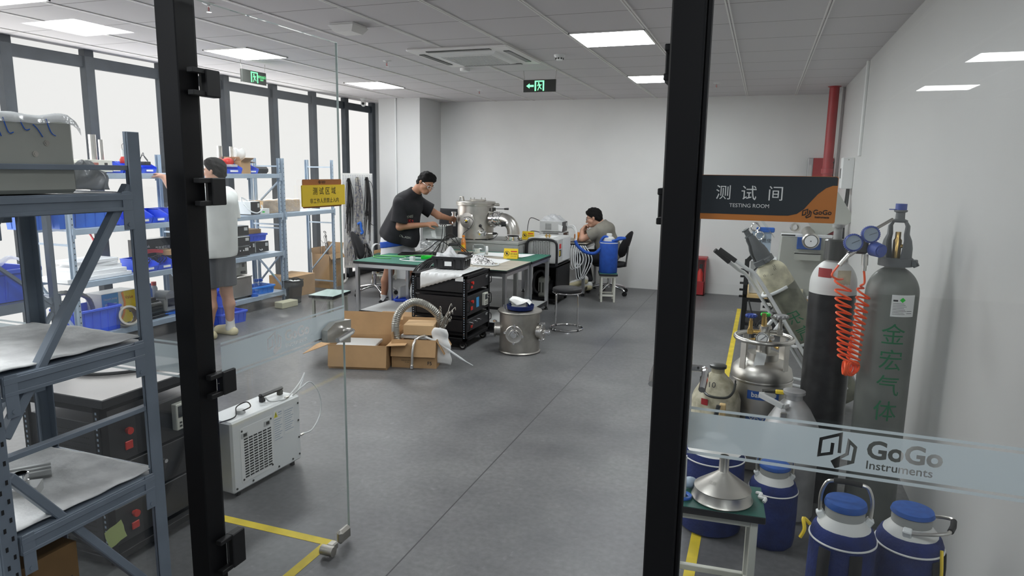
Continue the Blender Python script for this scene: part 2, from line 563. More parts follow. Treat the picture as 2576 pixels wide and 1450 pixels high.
mat('cable_black', (0.012, 0.012, 0.013), 0.5)
mat('cable_white', (0.72, 0.74, 0.74), 0.35)
mat('cable_mix', (0.45, 0.42, 0.36), 0.5, col2=(0.05, 0.06, 0.12), scale=30)
mat('hose_gray', (0.34, 0.335, 0.30), 0.35, 0.6, var=0.08, scale=20)
mat('foil', (0.80, 0.80, 0.80), 0.16, 1.0, bump=0.9, bscale=70)
mat('postit', (0.46, 0.55, 0.20), 0.8)
mat('screen_blue', (0.05, 0.30, 0.62), 0.25)
mat('screen_dark', (0.02, 0.025, 0.03), 0.15)
mat('foam_white', (0.82, 0.83, 0.84), 0.8)
mat('foam_yellow', (0.58, 0.56, 0.40), 0.9, bump=0.2)
mat('gripblack', (0.012, 0.012, 0.012), 0.8)
mat('lampshell', (0.82, 0.81, 0.79), 0.45)
mat('glass_edge', (0.62, 0.72, 0.68), 0.25)
mat('warn_yellow', (0.80, 0.72, 0.02), 0.4)
glass_mat('clear_glass', (0.985, 0.992, 0.99), base=0.035, edge=0.55, power=4.0)
glass_mat('bottle_clear', (0.90, 0.94, 0.95), base=0.07, edge=0.7, power=2.5, rough=0.05)
film_mat('frosted_film', (0.62, 0.70, 0.73), clear=0.12)
film_mat('clear_bag', (0.90, 0.92, 0.94), clear=0.30, gloss=0.14, rough=0.25, bump=0.9, bscale=28)
film_mat('haze_film', (0.85, 0.88, 0.92), clear=0.80, gloss=0.25, rough=0.15, bump=0.9, bscale=25)
film_mat('mesh_black', (0.06, 0.065, 0.07), clear=0.30)
emit_mat('window_film', (1.0, 0.985, 0.965), WINDOW_LIGHT)
emit_mat('lamp', (0.94, 0.98, 1.0), LAMP_LIGHT)
emit_mat('lamp_soft', (0.94, 0.98, 1.0), LAMP_LIGHT*0.6)
emit_mat('exit_green', (0.16, 0.86, 0.32), 0.62)

# ceiling: mineral tiles with thin dark cross joints every 0.6 m
def ceiling_mat():
    m = mat('ceiling_tile', (0.64, 0.62, 0.63), 0.9, bump=0.05, bscale=90)
    nt = m.node_tree; b = nt.nodes['Principled BSDF']
    tc = nt.nodes.new('ShaderNodeTexCoord'); sx = nt.nodes.new('ShaderNodeSeparateXYZ')
    nt.links.new(tc.outputs['Object'], sx.inputs[0])
    a = nt.nodes.new('ShaderNodeMath'); a.operation = 'ADD'; a.inputs[1].default_value = 60 - 5.253
    nt.links.new(sx.outputs['Y'], a.inputs[0])
    d = nt.nodes.new('ShaderNodeMath'); d.operation = 'MODULO'; d.inputs[1].default_value = 0.6
    nt.links.new(a.outputs[0], d.inputs[0])
    l = nt.nodes.new('ShaderNodeMath'); l.operation = 'LESS_THAN'; l.inputs[1].default_value = 0.009
    nt.links.new(d.outputs[0], l.inputs[0])
    mx = nt.nodes.new('ShaderNodeMixRGB')
    mx.inputs[1].default_value = (0.64, 0.62, 0.63, 1); mx.inputs[2].default_value = (0.22, 0.21, 0.205, 1)
    nt.links.new(l.outputs[0], mx.inputs[0]); nt.links.new(mx.outputs[0], b.inputs['Base Color'])
ceiling_mat()

# floor: sealed grey concrete, cloudy, with saw-cut joints
def floor_mat():
    m = bpy.data.materials.new('floor_concrete'); m.use_nodes = True; MATS['floor_concrete'] = m
    nt = m.node_tree; b = nt.nodes['Principled BSDF']
    tc = nt.nodes.new('ShaderNodeTexCoord')
    n = nt.nodes.new('ShaderNodeTexNoise'); n.inputs['Scale'].default_value = 1.1; n.inputs['Detail'].default_value = 9; n.inputs['Roughness'].default_value = 0.62
    r = nt.nodes.new('ShaderNodeValToRGB')
    r.color_ramp.elements[0].position = 0.36; r.color_ramp.elements[0].color = (0.092, 0.093, 0.097, 1)
    r.color_ramp.elements[1].position = 0.66; r.color_ramp.elements[1].color = (0.175, 0.175, 0.176, 1)
    nt.links.new(tc.outputs['Object'], n.inputs['Vector']); nt.links.new(n.outputs['Fac'], r.inputs['Fac'])
    # light scuffs
    n2 = nt.nodes.new('ShaderNodeTexNoise'); n2.inputs['Scale'].default_value = 9; n2.inputs['Detail'].default_value = 10; n2.inputs['Distortion'].default_value = 1.2
    r2 = nt.nodes.new('ShaderNodeValToRGB')
    r2.color_ramp.elements[0].position = 0.66; r2.color_ramp.elements[0].color = (0, 0, 0, 1)
    r2.color_ramp.elements[1].position = 0.80; r2.color_ramp.elements[1].color = (1, 1, 1, 1)
    nt.links.new(tc.outputs['Object'], n2.inputs['Vector']); nt.links.new(n2.outputs['Fac'], r2.inputs['Fac'])
    n3 = nt.nodes.new('ShaderNodeTexNoise'); n3.inputs['Scale'].default_value = 34; n3.inputs['Detail'].default_value = 6
    r3 = nt.nodes.new('ShaderNodeMixRGB'); r3.blend_type = 'OVERLAY'; r3.inputs[0].default_value = 0.35
    nt.links.new(tc.outputs['Object'], n3.inputs['Vector']); nt.links.new(r.outputs['Color'], r3.inputs[1]); nt.links.new(n3.outputs['Fac'], r3.inputs[2])
    mx = nt.nodes.new('ShaderNodeMixRGB'); mx.inputs[2].default_value = (0.30, 0.30, 0.30, 1)
    ml = nt.nodes.new('ShaderNodeMath'); ml.operation = 'MULTIPLY'; ml.inputs[1].default_value = 0.5
    nt.links.new(r2.outputs['Color'], ml.inputs[0]); nt.links.new(ml.outputs[0], mx.inputs[0]); nt.links.new(r3.outputs[0], mx.inputs[1])
    # joints
    sx = nt.nodes.new('ShaderNodeSeparateXYZ'); nt.links.new(tc.outputs['Object'], sx.inputs[0])
    def joint(axis, at, w):
        s = nt.nodes.new('ShaderNodeMath'); s.operation = 'SUBTRACT'; s.inputs[1].default_value = at
        nt.links.new(sx.outputs[axis], s.inputs[0])
        a = nt.nodes.new('ShaderNodeMath'); a.operation = 'ABSOLUTE'; nt.links.new(s.outputs[0], a.inputs[0])
        l = nt.nodes.new('ShaderNodeMath'); l.operation = 'LESS_THAN'; l.inputs[1].default_value = w
        nt.links.new(a.outputs[0], l.inputs[0]); return l
    j1 = joint('X', -1.35, 0.0035); j2 = joint('Y', 6.05, 0.0025)
    mxx = nt.nodes.new('ShaderNodeMath'); mxx.operation = 'MAXIMUM'
    nt.links.new(j1.outputs[0], mxx.inputs[0]); nt.links.new(j2.outputs[0], mxx.inputs[1])
    m2 = nt.nodes.new('ShaderNodeMixRGB'); m2.inputs[2].default_value = (0.035, 0.035, 0.037, 1)
    nt.links.new(mxx.outputs[0], m2.inputs[0]); nt.links.new(mx.outputs[0], m2.inputs[1])
    nt.links.new(m2.outputs[0], b.inputs['Base Color'])
    rr = nt.nodes.new('ShaderNodeMapRange'); rr.inputs['To Min'].default_value = 0.30; rr.inputs['To Max'].default_value = 0.52
    nt.links.new(n.outputs['Fac'], rr.inputs['Value']); nt.links.new(rr.outputs[0], b.inputs['Roughness'])
    b.inputs['Specular IOR Level'].default_value = 0.45
floor_mat()

# ------------------------------------------------------------------ room shell
H = 2.705; XL = -5.98; XR = 0.83; YB = 9.913; YP = 1.70
struct('floor', MB().box(-6.3, 3.6, -7.5, 10.1, -0.12, 0.0), 'floor_concrete')
struct('ceiling', MB().box(-6.3, 3.6, -7.5, 10.1, H, H+0.1), 'ceiling_tile')
g = MB()
for k in range(-7, 9):
    x = -1.491 + 0.6*k
    if -6.0 < x < 3.5 :
        g.box(x-0.014, x-0.005, -7.4, YB, H-0.006, H+0.001)
        g.box(x+0.005, x+0.014, -7.4, YB, H-0.006, H+0.001)
struct('trim_1', g, 'lampshell')
struct('wall_back', MB().box(-6.3, 1.0, YB, YB+0.12, 0, H), 'wall_paint')
struct('wall_right', MB().box(XR, XR+0.12, YP-0.06, YB, 0, H), 'wall_gloss')
struct('wall_front', MB().box(-6.3, 3.6, -7.62, -7.5, 0, H), 'wall_paint')
struct('column_back', MB().box(-5.50, -4.81, 9.21, YB, 0, H), 'column_paint')
struct('trim_2', MB().box(-5.215, -5.195, 9.19, 9.21, 0, H, 0.003), 'white_paint')
# strip of white trunking running down the right wall
struct('trim_3', MB().box(XR-0.022, XR, 7.18, 7.24, 1.85, H, 0.003), 'white_plastic')
struct('trim_4', MB().box(XR-0.03, XR, 9.20, 9.25, 0, H, 0.003), 'white_paint')

# window wall: frosted panes between dark mullions
ys = [1.56, 2.40, 3.24, 4.08, 4.83, 5.67, 6.56, 7.41, 8.23, 9.02, 9.78]
for i in range(len(ys)-1):
    a, b = ys[i]+0.045, ys[i+1]-0.045
    m = MB()
    m.box(XL-0.03, XL-0.02, a, b, 0.06, 2.548); m.box(XL-0.03, XL-0.02, a, b, 2.645, H)
    struct('window_%d' % (i+1), m, 'window_film')
m = MB()
for y in ys:
    m.box(XL-0.06, XL+0.055, y-0.047, y+0.047, 0, H, 0.004)
m.box(XL-0.05, XL+0.03, 1.5, 9.82, 2.545, 2.648, 0.004)
m.box(XL-0.05, XL+0.03, 1.5, 9.82, 0.0, 0.07, 0.004)
struct('trim_5', m, 'mullion')

# glass partition: posts and fixed panes
m = MB(); m.box(-1.752, -1.674, 1.655, 1.737, 0, H, 0.003)
struct('trim_6', m, 'black_steel')
m = MB(); m.box(-0.224, -0.148, 1.655, 1.745, 0, H, 0.004)
m.box(-0.148, -0.137, 1.680, 1.722, 0, H, 0.003)
struct('trim_7', m, 'black_steel')
wl = struct('wall_glass_left', MB().box(-5.95, -1.75, 1.695, 1.705, 0.01, H), 'clear_glass')
wr = struct('wall_glass_right', MB().box(-0.137, XR-0.002, 1.695, 1.705, 0.01, H), 'clear_glass')

def film_band(name, parent, x0, x1, logo_x, M, size=1.0):
    """frosted strip with logo and lettering left clear; drawn in a local plane (x along the glass, y up)"""
    def rect(a, b, c, d): return [(a, c), (b, c), (b, d), (a, d)]
    loops = [rect(x0, x1, -0.0475, 0.0475)]
    loops += logo_polys(0.088*size, logo_x, 0.0)
    loops += text_loops('GoGo', 0.060*size, 'LEFT', logo_x+0.062*size, 0.012*size, 0.0019)
    loops += text_loops('Instruments', 0.0285*size, 'LEFT', logo_x+0.064*size, -0.026*size, 0.0003)
    vs, fs = poly_fill(loops)
    mb = MB(); mb.add([M @ Vector(v) for v in vs], fs)
    mb2 = MB()
    for c, d in ((0.0545, 0.0615), (-0.0625, -0.0545)):
        mb2.quad(*[M @ Vector((p[0], p[1], 0)) for p in rect(x0, x1, c, d)])
    a = link(name, mb, 'frosted_film', 0); a.parent = parent
    b = link('frosted_stripe', mb2, 'frosted_film', 0); b.parent = parent
film_band('frosted_band', wr, -0.134, XR-0.004, 0.207, frame((0, 1.6935, 1.022), (1, 0, 0), (0, 0, 1)))
film_band('frosted_band', wl, -5.9, -1.756, -4.2, frame((0, 1.6935, 1.022), (1, 0, 0), (0, 0, 1)))

# the open glass door, hinged on the dark post, standing into the room
DX = -1.655
d = struct('door_1', MB().box(DX-0.005, DX+0.005, 1.712, 2.452, 0.012, 2.155, 0.001), 'clear_glass')
film_band('frosted_band', d, 1.735, 2.45, 2.000, frame((DX+0.0062, 0, 1.022), (0, 1, 0), (0, 0, 1)), 0.96)
def hinge(par, z0, z1, y0=1.700, y1=1.790, x=DX):
    m = MB(); m.box(x-0.016, x+0.016, y0+0.03, y1, z0, z1, 0.003)
    m.box(x-0.012, x+0.012, y0-0.02, y0+0.032, z0, z0+0.016, 0.002); m.box(x-0.012, x+0.012, y0-0.02, y0+0.032, z1-0.016, z1, 0.002)
    o = link('hinge', m, 'black_matte'); o.parent = par
for z0, z1 in ((1.872, 1.955), (1.535, 1.622), (0.905, 0.985), (0.275, 0.40)):
    hinge(d, z0, z1)
m = MB()
for s in (-1, 1):
    c = DX + s*0.022
    m.prism([(2.285, 0.958), (2.45, 0.922), (2.456, 1.022), (2.34, 1.030), (2.285, 1.008)], -0.014, 0.014, frame((c, 0, 0), (0, 1, 0), (0, 0, 1)))
lk = link('lock_case', m, 'steel_satin'); lk.parent = d
m = MB()
for s in (-1, 1):
    m.tube(spline([(DX+s*0.03, 2.425, 0.98), (DX+s*0.062, 2.425, 0.98), (DX+s*0.068, 2.38, 0.975), (DX+s*0.066, 2.31, 0.965)], 5), 0.011, 8)
hd = link('door_handle', m, 'chrome'); hd.parent = lk
m = MB(); m.box(DX-0.0048, DX+0.0048, 2.4521, 2.4535, .012, 2.155); m.box(DX-0.0048, DX+0.0048, 1.712, 2.4535, 2.1551, 2.1565)
o = link('polished_edge', m, 'glass_edge', 0); o.parent = d
m = MB(); m.box(DX-0.016, DX+0.016, 2.37, 2.452, 0.012, 0.075, 0.012)
o = link('corner_clamp', m, 'steel_dull'); o.parent = d
m = MB(); m.cyl((DX-0.03, 2.29, 0.03), (DX+0.03, 2.29, 0.03), 0.022, seg=20); m.box(DX-0.018, DX+0.018, 2.30, 2.345, 0.015, 0.05, 0.006)
o = link('door_stop', m, 'steel_dull'); o.parent = d

# the second leaf folded back behind the slimmer post
d2 = struct('door_2', MB().box(-0.232, -0.222, 1.75, 2.44, 0.012, 2.155, 0.001), 'clear_glass')
for z0, z1 in ((1.872, 1.955), (1.535, 1.622), (0.275, 0.40)):
    hinge(d2, z0, z1, x=-0.227)
m = MB()
for s in (-1, 1):
    m.box(-0.227+s*0.022-0.014, -0.227+s*0.022+0.014, 2.26, 2.42, 0.90, 1.035, 0.006)
lk = link('lock_case', m, 'steel_satin'); lk.parent = d2
m = MB()
for s in (-1, 1):
    m.tube(spline([(-0.227+s*0.03, 2.40, 0.985), (-0.227+s*0.075, 2.40, 0.985), (-0.227+s*0.085, 2.35, 0.98), (-0.227+s*0.083, 2.27, 0.95)], 5), 0.012, 8)
hd = link('door_handle', m, 'chrome'); hd.parent = lk

# yellow floor tape
m = MB(); m.box(-2.75, -1.70, 2.365, 2.412, 0.0, 0.0012); m.box(-1.745, -1.70, -0.2, 2.365, 0.0, 0.0012)
solo('floor_tape', m, 'yellow_tape', 'yellow tape marking a right-angled corner on the floor under the open glass door', 'floor tape')
m = MB(); m.box(-0.20, -0.155, 2.2, 8.9, 0.0, 0.0012)
solo('floor_tape', m, 'yellow_tape', 'long straight yellow tape line running past the dewars towards the back wall', 'floor tape')

# ------------------------------------------------------------------ ceiling things
def panel(x0, y0, n, label, sx=0.585, sy=0.585, em='lamp'):
    t = Thing('ceiling_light', label, 'ceiling light', (x0+sx/2, y0+sy/2, H), 0, 'square ceiling light panels')
    m = MB()
    for (a, b, c, d_) in ((-sx/2, sx/2, -sy/2, -sy/2+.012), (-sx/2, sx/2, sy/2-.012, sy/2), (-sx/2, -sx/2+.012, -sy/2, sy/2), (sx/2-.012, sx/2, -sy/2, sy/2)):
        m.box(a, b, c, d_, -0.010, 0.0)
    t.part('frame', m, 'lampshell')
    t.part('diffuser', MB().box(-sx/2+.012, sx/2-.012, -sy/2+.012, sy/2-.012, -0.007, -0.001), em)
kx = lambda k: -1.491+0.6*k
jy = lambda j: 5.253+0.6*j
panel(kx(0)+.008, jy(0)+.008, 0, 'square ceiling light panel directly ahead between air conditioner and right door post')
panel(kx(0)+.008, jy(4)+.008, 0, 'square ceiling light panel partly hidden by right door post near back wall')
panel(-4.86, 5.10, 0, 'square ceiling light panel seen through the open glass door near exit sign', 0.50, 0.56)
panel(-4.92, 7.43, 0, 'small bright ceiling light panel just in front of the white column', 0.50, 0.64)
panel(-5.02, 2.76, 0, 'ceiling light panel cut by the top left edge of the photo', 0.62, 0.585)
for i, (x, y, l) in enumerate(((1.62, -4.06, 'corridor ceiling light mirrored larger in the glass beside the grey wall'), (1.64, -6.33, 'corridor ceiling light mirrored smaller and lower in the glass beside the grey wall'), (-5.31, -0.90, 'corridor ceiling light mirrored faintly in the glass above the window bar'))):
    panel(x, y, 0, l, 0.57, 0.53)

for x, y, l in ((kx(0)+.008, jy(-4)+.008, 'ceiling light panel above the entrance, out of the picture overhead'), (-2.3, .10, 'unseen fill light panel added above the near shelf, out of the picture'), (.20, .10, 'unseen fill light panel added over the camera position, out of the picture')):  # unseen: corridor pair added as fill light, entrance panel continues the lamp row
    panel(x, y, 0, l, em='lamp' if x < -2 else 'lamp_soft')
# cassette air conditioner
t = Thing('air_conditioner', 'white four-way cassette air conditioner set flush in the tiled ceiling', 'air conditioner', (-2.55, 6.0, H))
m = MB(); m.box(-.475, .475, -.475, .475, -0.028, 0.0, 0.02)
t.part('panel', m, 'lampshell')
m = MB(); m.lathe([(0.0, -0.052), (0.36, -0.052), (0.40, -0.045), (0.43, -0.028)], seg=4, a0=PI/4, a1=PI/4+2*PI)
t.part('grille_frame', m, 'white_plastic', smooth=0)
m = MB()
for i in range(17):
    for j in range(17):
        x, y = -.23+.46*i/16, -.23+.46*j/16
        m.box(x-.009, x+.009, y-.009, y+.009, -0.0545, -0.0515)
t.part('intake_grille', m, 'light_gray', smooth=0)
for (a, b, c, d_) in ((-.30, .30, -.43, -.375), (-.30, .30, .375, .43), (-.43, -.375, -.30, .30), (.375, .43, -.30, .30)):
    m = MB(); m.box(a, b, c, d_, -0.034, -0.026, 0.003); t.part('louvre', m, 'exit_dark')

def exit_sign(loc, rz, label, arrow):
    t = Thing('exit_sign', label, 'exit sign', loc, rz)
    t.part('body', MB().box(-.178, .178, -.011, .011, -.125, 0, 0.002), 'exit_dark')
    m = MB()
    M = frame((0, -0.0125, -0.0625), (1, 0, 0), (0, 0, 1))
    x0 = 0.0 if arrow else 0.0
    def q(a, b, c, d_): m.quad(*[M @ Vector(p) for p in ((a, c, 0), (b, c, 0), (b, d_, 0), (a, d_, 0))])
    q(-.052, -.036, -.052, .052); q(.036, .052, -.052, .052); q(-.036, .036, .040, .052)
    def poly(pts): m.add([M @ Vector((p[0], p[1], 0)) for p in pts], [tuple(range(len(pts)))])
    poly([(-.008+.008*math.cos(a*PI/5), .027+.009*math.sin(a*PI/5)) for a in range(10)])
    poly(ribbon([(-.004, .016), (.003, -.010)], .017)); poly(ribbon([(.0, .014), (-.018, .010), (-.022, -.004)], .006))
    poly(ribbon([(.0, .014), (.016, .004), (.022, .014)], .006)); poly(ribbon([(.002, -.008), (.012, -.024), (.024, -.034)], .008))
    poly(ribbon([(.001, -.008), (-.010, -.026), (-.018, -.046)], .008))
    if arrow:
        poly([(-.145, 0), (-.108, .026), (-.108, .010), (-.062, .010), (-.062, -.010), (-.108, -.010), (-.108, -.026)])
    else:
        put_text(m, '安全出口', 0.030, M @ Matrix.Translation((.110, .014, 0))); put_text(m, 'EXIT', 0.024, M @ Matrix.Translation((.110, -.016, 0)))
    t.part('pictogram', m, 'exit_green', smooth=0)
    for q in (-1, 1): t.part('hanger', MB().tube([(q*.168, 0, 0), (q*.180, 0, .095)], .0025, 6), 'steel_dull')
exit_sign((-2.275, 7.05, 2.61), 0.0, 'green arrow exit sign hanging below the air conditioner', True)
exit_sign((-4.92, 5.83, 2.62), PI/2, 'exit sign with green runner and text hanging near the window wall', False)

def puck(name, label, loc, prof, cat, parts=()):
    t = Thing(name, label, cat, loc)
    t.part('base', MB().lathe(prof, seg=28), 'white_plastic')
    return t
puck('smoke_detector', 'flat round white detector below the air conditioner', (-2.99, 6.74, H), [(0, -.030), (.045, -.030), (.052, -.024), (.053, 0)], 'smoke detector')
t = puck('smoke_detector', 'vented white smoke detector between air conditioner and ceiling light', (-1.815, 6.19, H), [(0, -.050), (.026, -.050), (.034, -.030), (.050, -.014), (.052, 0)], 'smoke detector')
m = MB()
for i in range(8):
    a = 2*PI*i/8; m.obox((.036*math.cos(a), .036*math.sin(a), -.034), (.004, .014, .014), Matrix.Rotation(a, 3, 'Z'))
t.part('vent', m, 'exit_dark', smooth=0)
t = Thing('speaker_box', 'square white box with sloping sides on the ceiling above the open glass door', 'ceiling box', (-2.96, 4.55, H), 0.0)
t.part('base', MB().box(-.10, .10, -.10, .10, -.016, 0, .003), 'lampshell')
m = MB(); m.lathe([(0, -.060), (.105, -.060), (.150, -.016)], seg=4, a0=PI/4, a1=PI/4+2*PI); t.part('cover', m, 'lampshell', smooth=0)
def sprinkler(loc, label):
    t = Thing('sprinkler', label, 'sprinkler', loc, 0, 'ceiling sprinklers')
    t.part('escutcheon', MB().lathe([(.010, -.010), (.030, -.006), (.040, 0)], seg=20), 'white_plastic')
    m = MB(); m.cyl((0, 0, 0), (0, 0, -.022), .008, seg=10); m.tube([(.010, 0, -.02), (.011, 0, -.04), (0, 0, -.052)], .0025, 6); m.tube([(-.010, 0, -.02), (-.011, 0, -.04), (0, 0, -.052)], .0025, 6); m.cyl((0, 0, -.052), (0, 0, -.055), .016, seg=12)
    t.part('nozzle', m, 'chrome')
    t.part('bulb', MB().cyl((0, 0, -.022), (0, 0, -.05), .0028, seg=8), 'red')
sprinkler((-3.47, 3.72, H), 'ceiling sprinkler at the top beside the black door post')
sprinkler((-3.54, 6.10, H), 'ceiling sprinkler just before the air conditioner on its window side')
sprinkler((-3.575, 8.52, H), 'tiny ceiling sprinkler by the back wall above the standing man')
sprinkler((-0.594, 8.49, H), 'ceiling sprinkler beyond the testing room sign near the red pipe')
t = Thing('security_camera', 'white dome security camera under the ceiling beside the column', 'security camera', (-5.69, 9.10, H))
t.part('mount', MB().lathe([(.0, -.035), (.038, -.035), (.045, 0)], seg=20), 'white_plastic')
m = MB(); m.ball((0, 0, -.075), (.040, .040, .050)); t.part('head', m, 'white_plastic')
t.part('lens', MB().ball((.012, -.030, -.082), .020), 'black_plastic')
# ------------------------------------------------------------------ shared builders
def open_shell(mb, w, d, h, taper=0.0, th=0.005, z=0.0):
    """open-topped tub, base w x d (less the taper), rim w x d, height h"""
    a, b = w/2, d/2; a2, b2 = a-taper, b-taper
    def ring(x, y, zz): return [(-x, -y, zz), (x, -y, zz), (x, y, zz), (-x, y, zz)]
    vs = ring(a2, b2, z) + ring(a, b, z+h) + ring(a-th, b-th, z+h) + ring(a2-th, b2-th, z+th)
    fs = [(3, 2, 1, 0)]
    for k in (0, 4, 8):
        for i in range(4):
            j = (i+1) % 4
            fs.append((k+i, k+j, k+4+j, k+4+i))
    fs.append((12, 13, 14, 15))
    return mb.add(vs, fs)

def crate(name, label, cat, loc, rz, w, d, h, m, group=None, ribs=True, taper=0.012, label_plate=False):
    t = Thing(name, label, cat, loc, rz, group)
    b = MB(); open_shell(b, w-.012, d-.012, h, taper, .006)
    if ribs:
        for i in range(-2, 3):
            for s in (-1, 1):
                x = i*w/5.5
                b.bar((x, s*(d/2-taper-.004), .01), (x, s*(d/2-.004), h-.03), .008, .006, (0, s, 0))
        for i in range(-1, 2):
            for s in (-1, 1):
                y = i*d/4
                b.bar((s*(w/2-taper-.004), y, .01), (s*(w/2-.004), y, h-.03), .006, .008, (0, 1, 0))
    t.part('body', b, m)
    r = MB()
    for s in (-1, 1):
        r.box(-w/2, w/2, s*d/2-.006, s*d/2+.006, h-.022, h, .003); r.box(s*w/2-.006, s*w/2+.006, -d/2, d/2, h-.022, h, .003)
    t.part('rim', r, m)
    if label_plate:
        t.part('paper_label', MB().box(-.035, .035, -d/2-.0045, -d/2-.0025, h*.25, h*.62), 'paper')
    return t

def pick_bin(name, label, loc, rz, w, d, h, m, group=None):
    """open-fronted storage bin; the scooped mouth faces local -y"""
    t = Thing(name, label, 'storage bin', loc, rz, group)
    b = MB(); th = .004
    prof = [(-d/2+.02, 0), (d/2, 0), (d/2, h), (-d/2+.45*d, h), (-d/2, h*.55), (-d/2, h*.40)]
    for s in (-1, 1):
        x = s*(w/2-th/2)
        b.prism(prof, -th/2, th/2, frame((x, 0, 0), (0, 1, 0), (0, 0, 1)))
    b.box(-w/2, w/2, -d/2+.02, d/2, 0, th); b.box(-w/2, w/2, d/2-th, d/2, 0, h)
    b.add([(-w/2, -d/2+.02, 0), (w/2, -d/2+.02, 0), (w/2, -d/2, h*.42), (-w/2, -d/2, h*.42),
           (-w/2, -d/2+.024, 0.002), (w/2, -d/2+.024, 0.002), (w/2, -d/2+.004, h*.42), (-w/2, -d/2+.004, h*.42)],
          [(0, 1, 2, 3), (7, 6, 5, 4), (3, 2, 6, 7)])
    t.part('body', b, m)
    r = MB(); r.box(-w/2-.004, w/2+.004, d/2-.006, d/2+.004, h-.008, h+.003, .002)
    for s in (-1, 1): r.box(s*w/2-.004, s*w/2+.004, -d/2+.45*d, d/2, h-.008, h+.003, .002)
    t.part('rim', r, m)
    t.part('label_holder', MB().box(-w*.22, w*.22, -d/2-.003, -d/2+.004, h*.16, h*.32), 'paper')
    return t

def carton(name, label, loc, rz, w, d, h, m='cardboard', closed=True, flaps=(), cat='cardboard box', group=None, tape=True):
    """flaps: list of (side, angle from vertical in degrees, length); side in 'f','b','l','r'"""
    t = Thing(name, label, cat, loc, rz, group)
    if closed:
        b = MB(); b.box(-w/2, w/2, -d/2, d/2, 0, h, .002)
        t.part('body', b, m)
        if tape:
            t.part('packing_tape', MB().box(-.022, .022, -d/2-.0008, d/2+.0008, h*.72, h+.0008), 'cardboard_light')
    else:
        b = MB(); open_shell(b, w, d, h, 0.0, .006)
        t.part('body', b, m)
    for side, ang, L in flaps:
        a = math.radians(ang); up = math.cos(a)*L; out = math.sin(a)*L; f = MB(); th = .004
        if side in 'fb':
            s = -1 if side == 'f' else 1
            f.bar((0, s*(d/2-.003), h), (0, s*(d/2-.003+out), h+up), w-.004, th, (0, s*math.cos(a), -math.sin(a)) if ang < 170 else (0, 1, 0))
        else:
            s = -1 if side == 'l' else 1
            f.bar((s*(w/2-.003), 0, h), (s*(w/2-.003+out), 0, h+up), d-.004, th, (s*math.cos(a), 0, -math.sin(a)))
        t.part('flap', f, m)
    return t

def steel_rack(name, label, loc, rz, xs, D, Ht, levels, m, beam_h=.05, holes=True, sides=None, board='rack_light', level_bays=None, braces=(), w=.040):
    """boltless shelving. local x along the length, y depth (0 front .. D back); xs = upright positions"""
    t = Thing(name, label, 'shelving rack', loc, rz)
    th = .034
    for i, x in enumerate(xs):
        for y in (0, D):
            b = MB(); s = 1 if y == 0 else -1
            b.m = 0
            b.box(x-.002, x+.002, y, y+s*th, 0, Ht)                # web
            b.box(x-.002, x+w*.62, y-.0015, y+.0015, 0, Ht) if i == 0 else b.box(x-w*.62, x+.002, y-.0015, y+.0015, 0, Ht)
            b.box(x-.018, x+.018, y+s*th-.0015, y+s*th+.0015, 0, Ht)
            b.box(x-.022, x+.022, y-.004, y+s*(th+.006), 0, .006)
            if holes:
                b.m = 1
                z = .05
                hx = x+w*.3 if i == 0 else x-w*.3
                while z < Ht-.03:
                    b.box(hx-.004, hx+.004, y-s*.0026-.0006, y-s*.0026+.0006, z, z+.012)
                    z += .05
            t.part('upright', b, [m, 'black_matte'] if holes else m, smooth=0)
    for i, x in enumerate(xs):
        for (z0, y0, z1, y1) in braces:
            b = MB(); b.bar((x, y0, z0), (x, y1, z1), .016, .022, (1, 0, 0))
            t.part('brace', b, m, smooth=0)
    for li, z in enumerate(levels):
        bays = level_bays[li] if level_bays else range(len(xs)-1)
        for bi in bays:
            a, c = xs[bi], xs[bi+1]
            for y in (0.0, D):
                s = -1 if y == 0 else 1
                b = MB(); b.box(a+.004, c-.004, y+s*.004-.012, y+s*.004+.012, z-beam_h, z, .002)
                for e in (a+.012, c-.012): b.box(e-.012, e+.012, y+s*.017-.002, y+s*.017+.002, z-beam_h*1.6, z+.012, .001)
                t.part('beam', b, m, smooth=0)
            b = MB(); b.box(a+.006, c-.006, .012, D-.012, z-.022, z-.002)
            t.part('shelf_board', b, board, smooth=0)
            if sides:
                for e in (a, c):
                    b = MB(); b.box(e-.006, e+.006, .03, D-.03, z-beam_h, z)
                    t.part('side_rail', b, m, smooth=0)
    return t

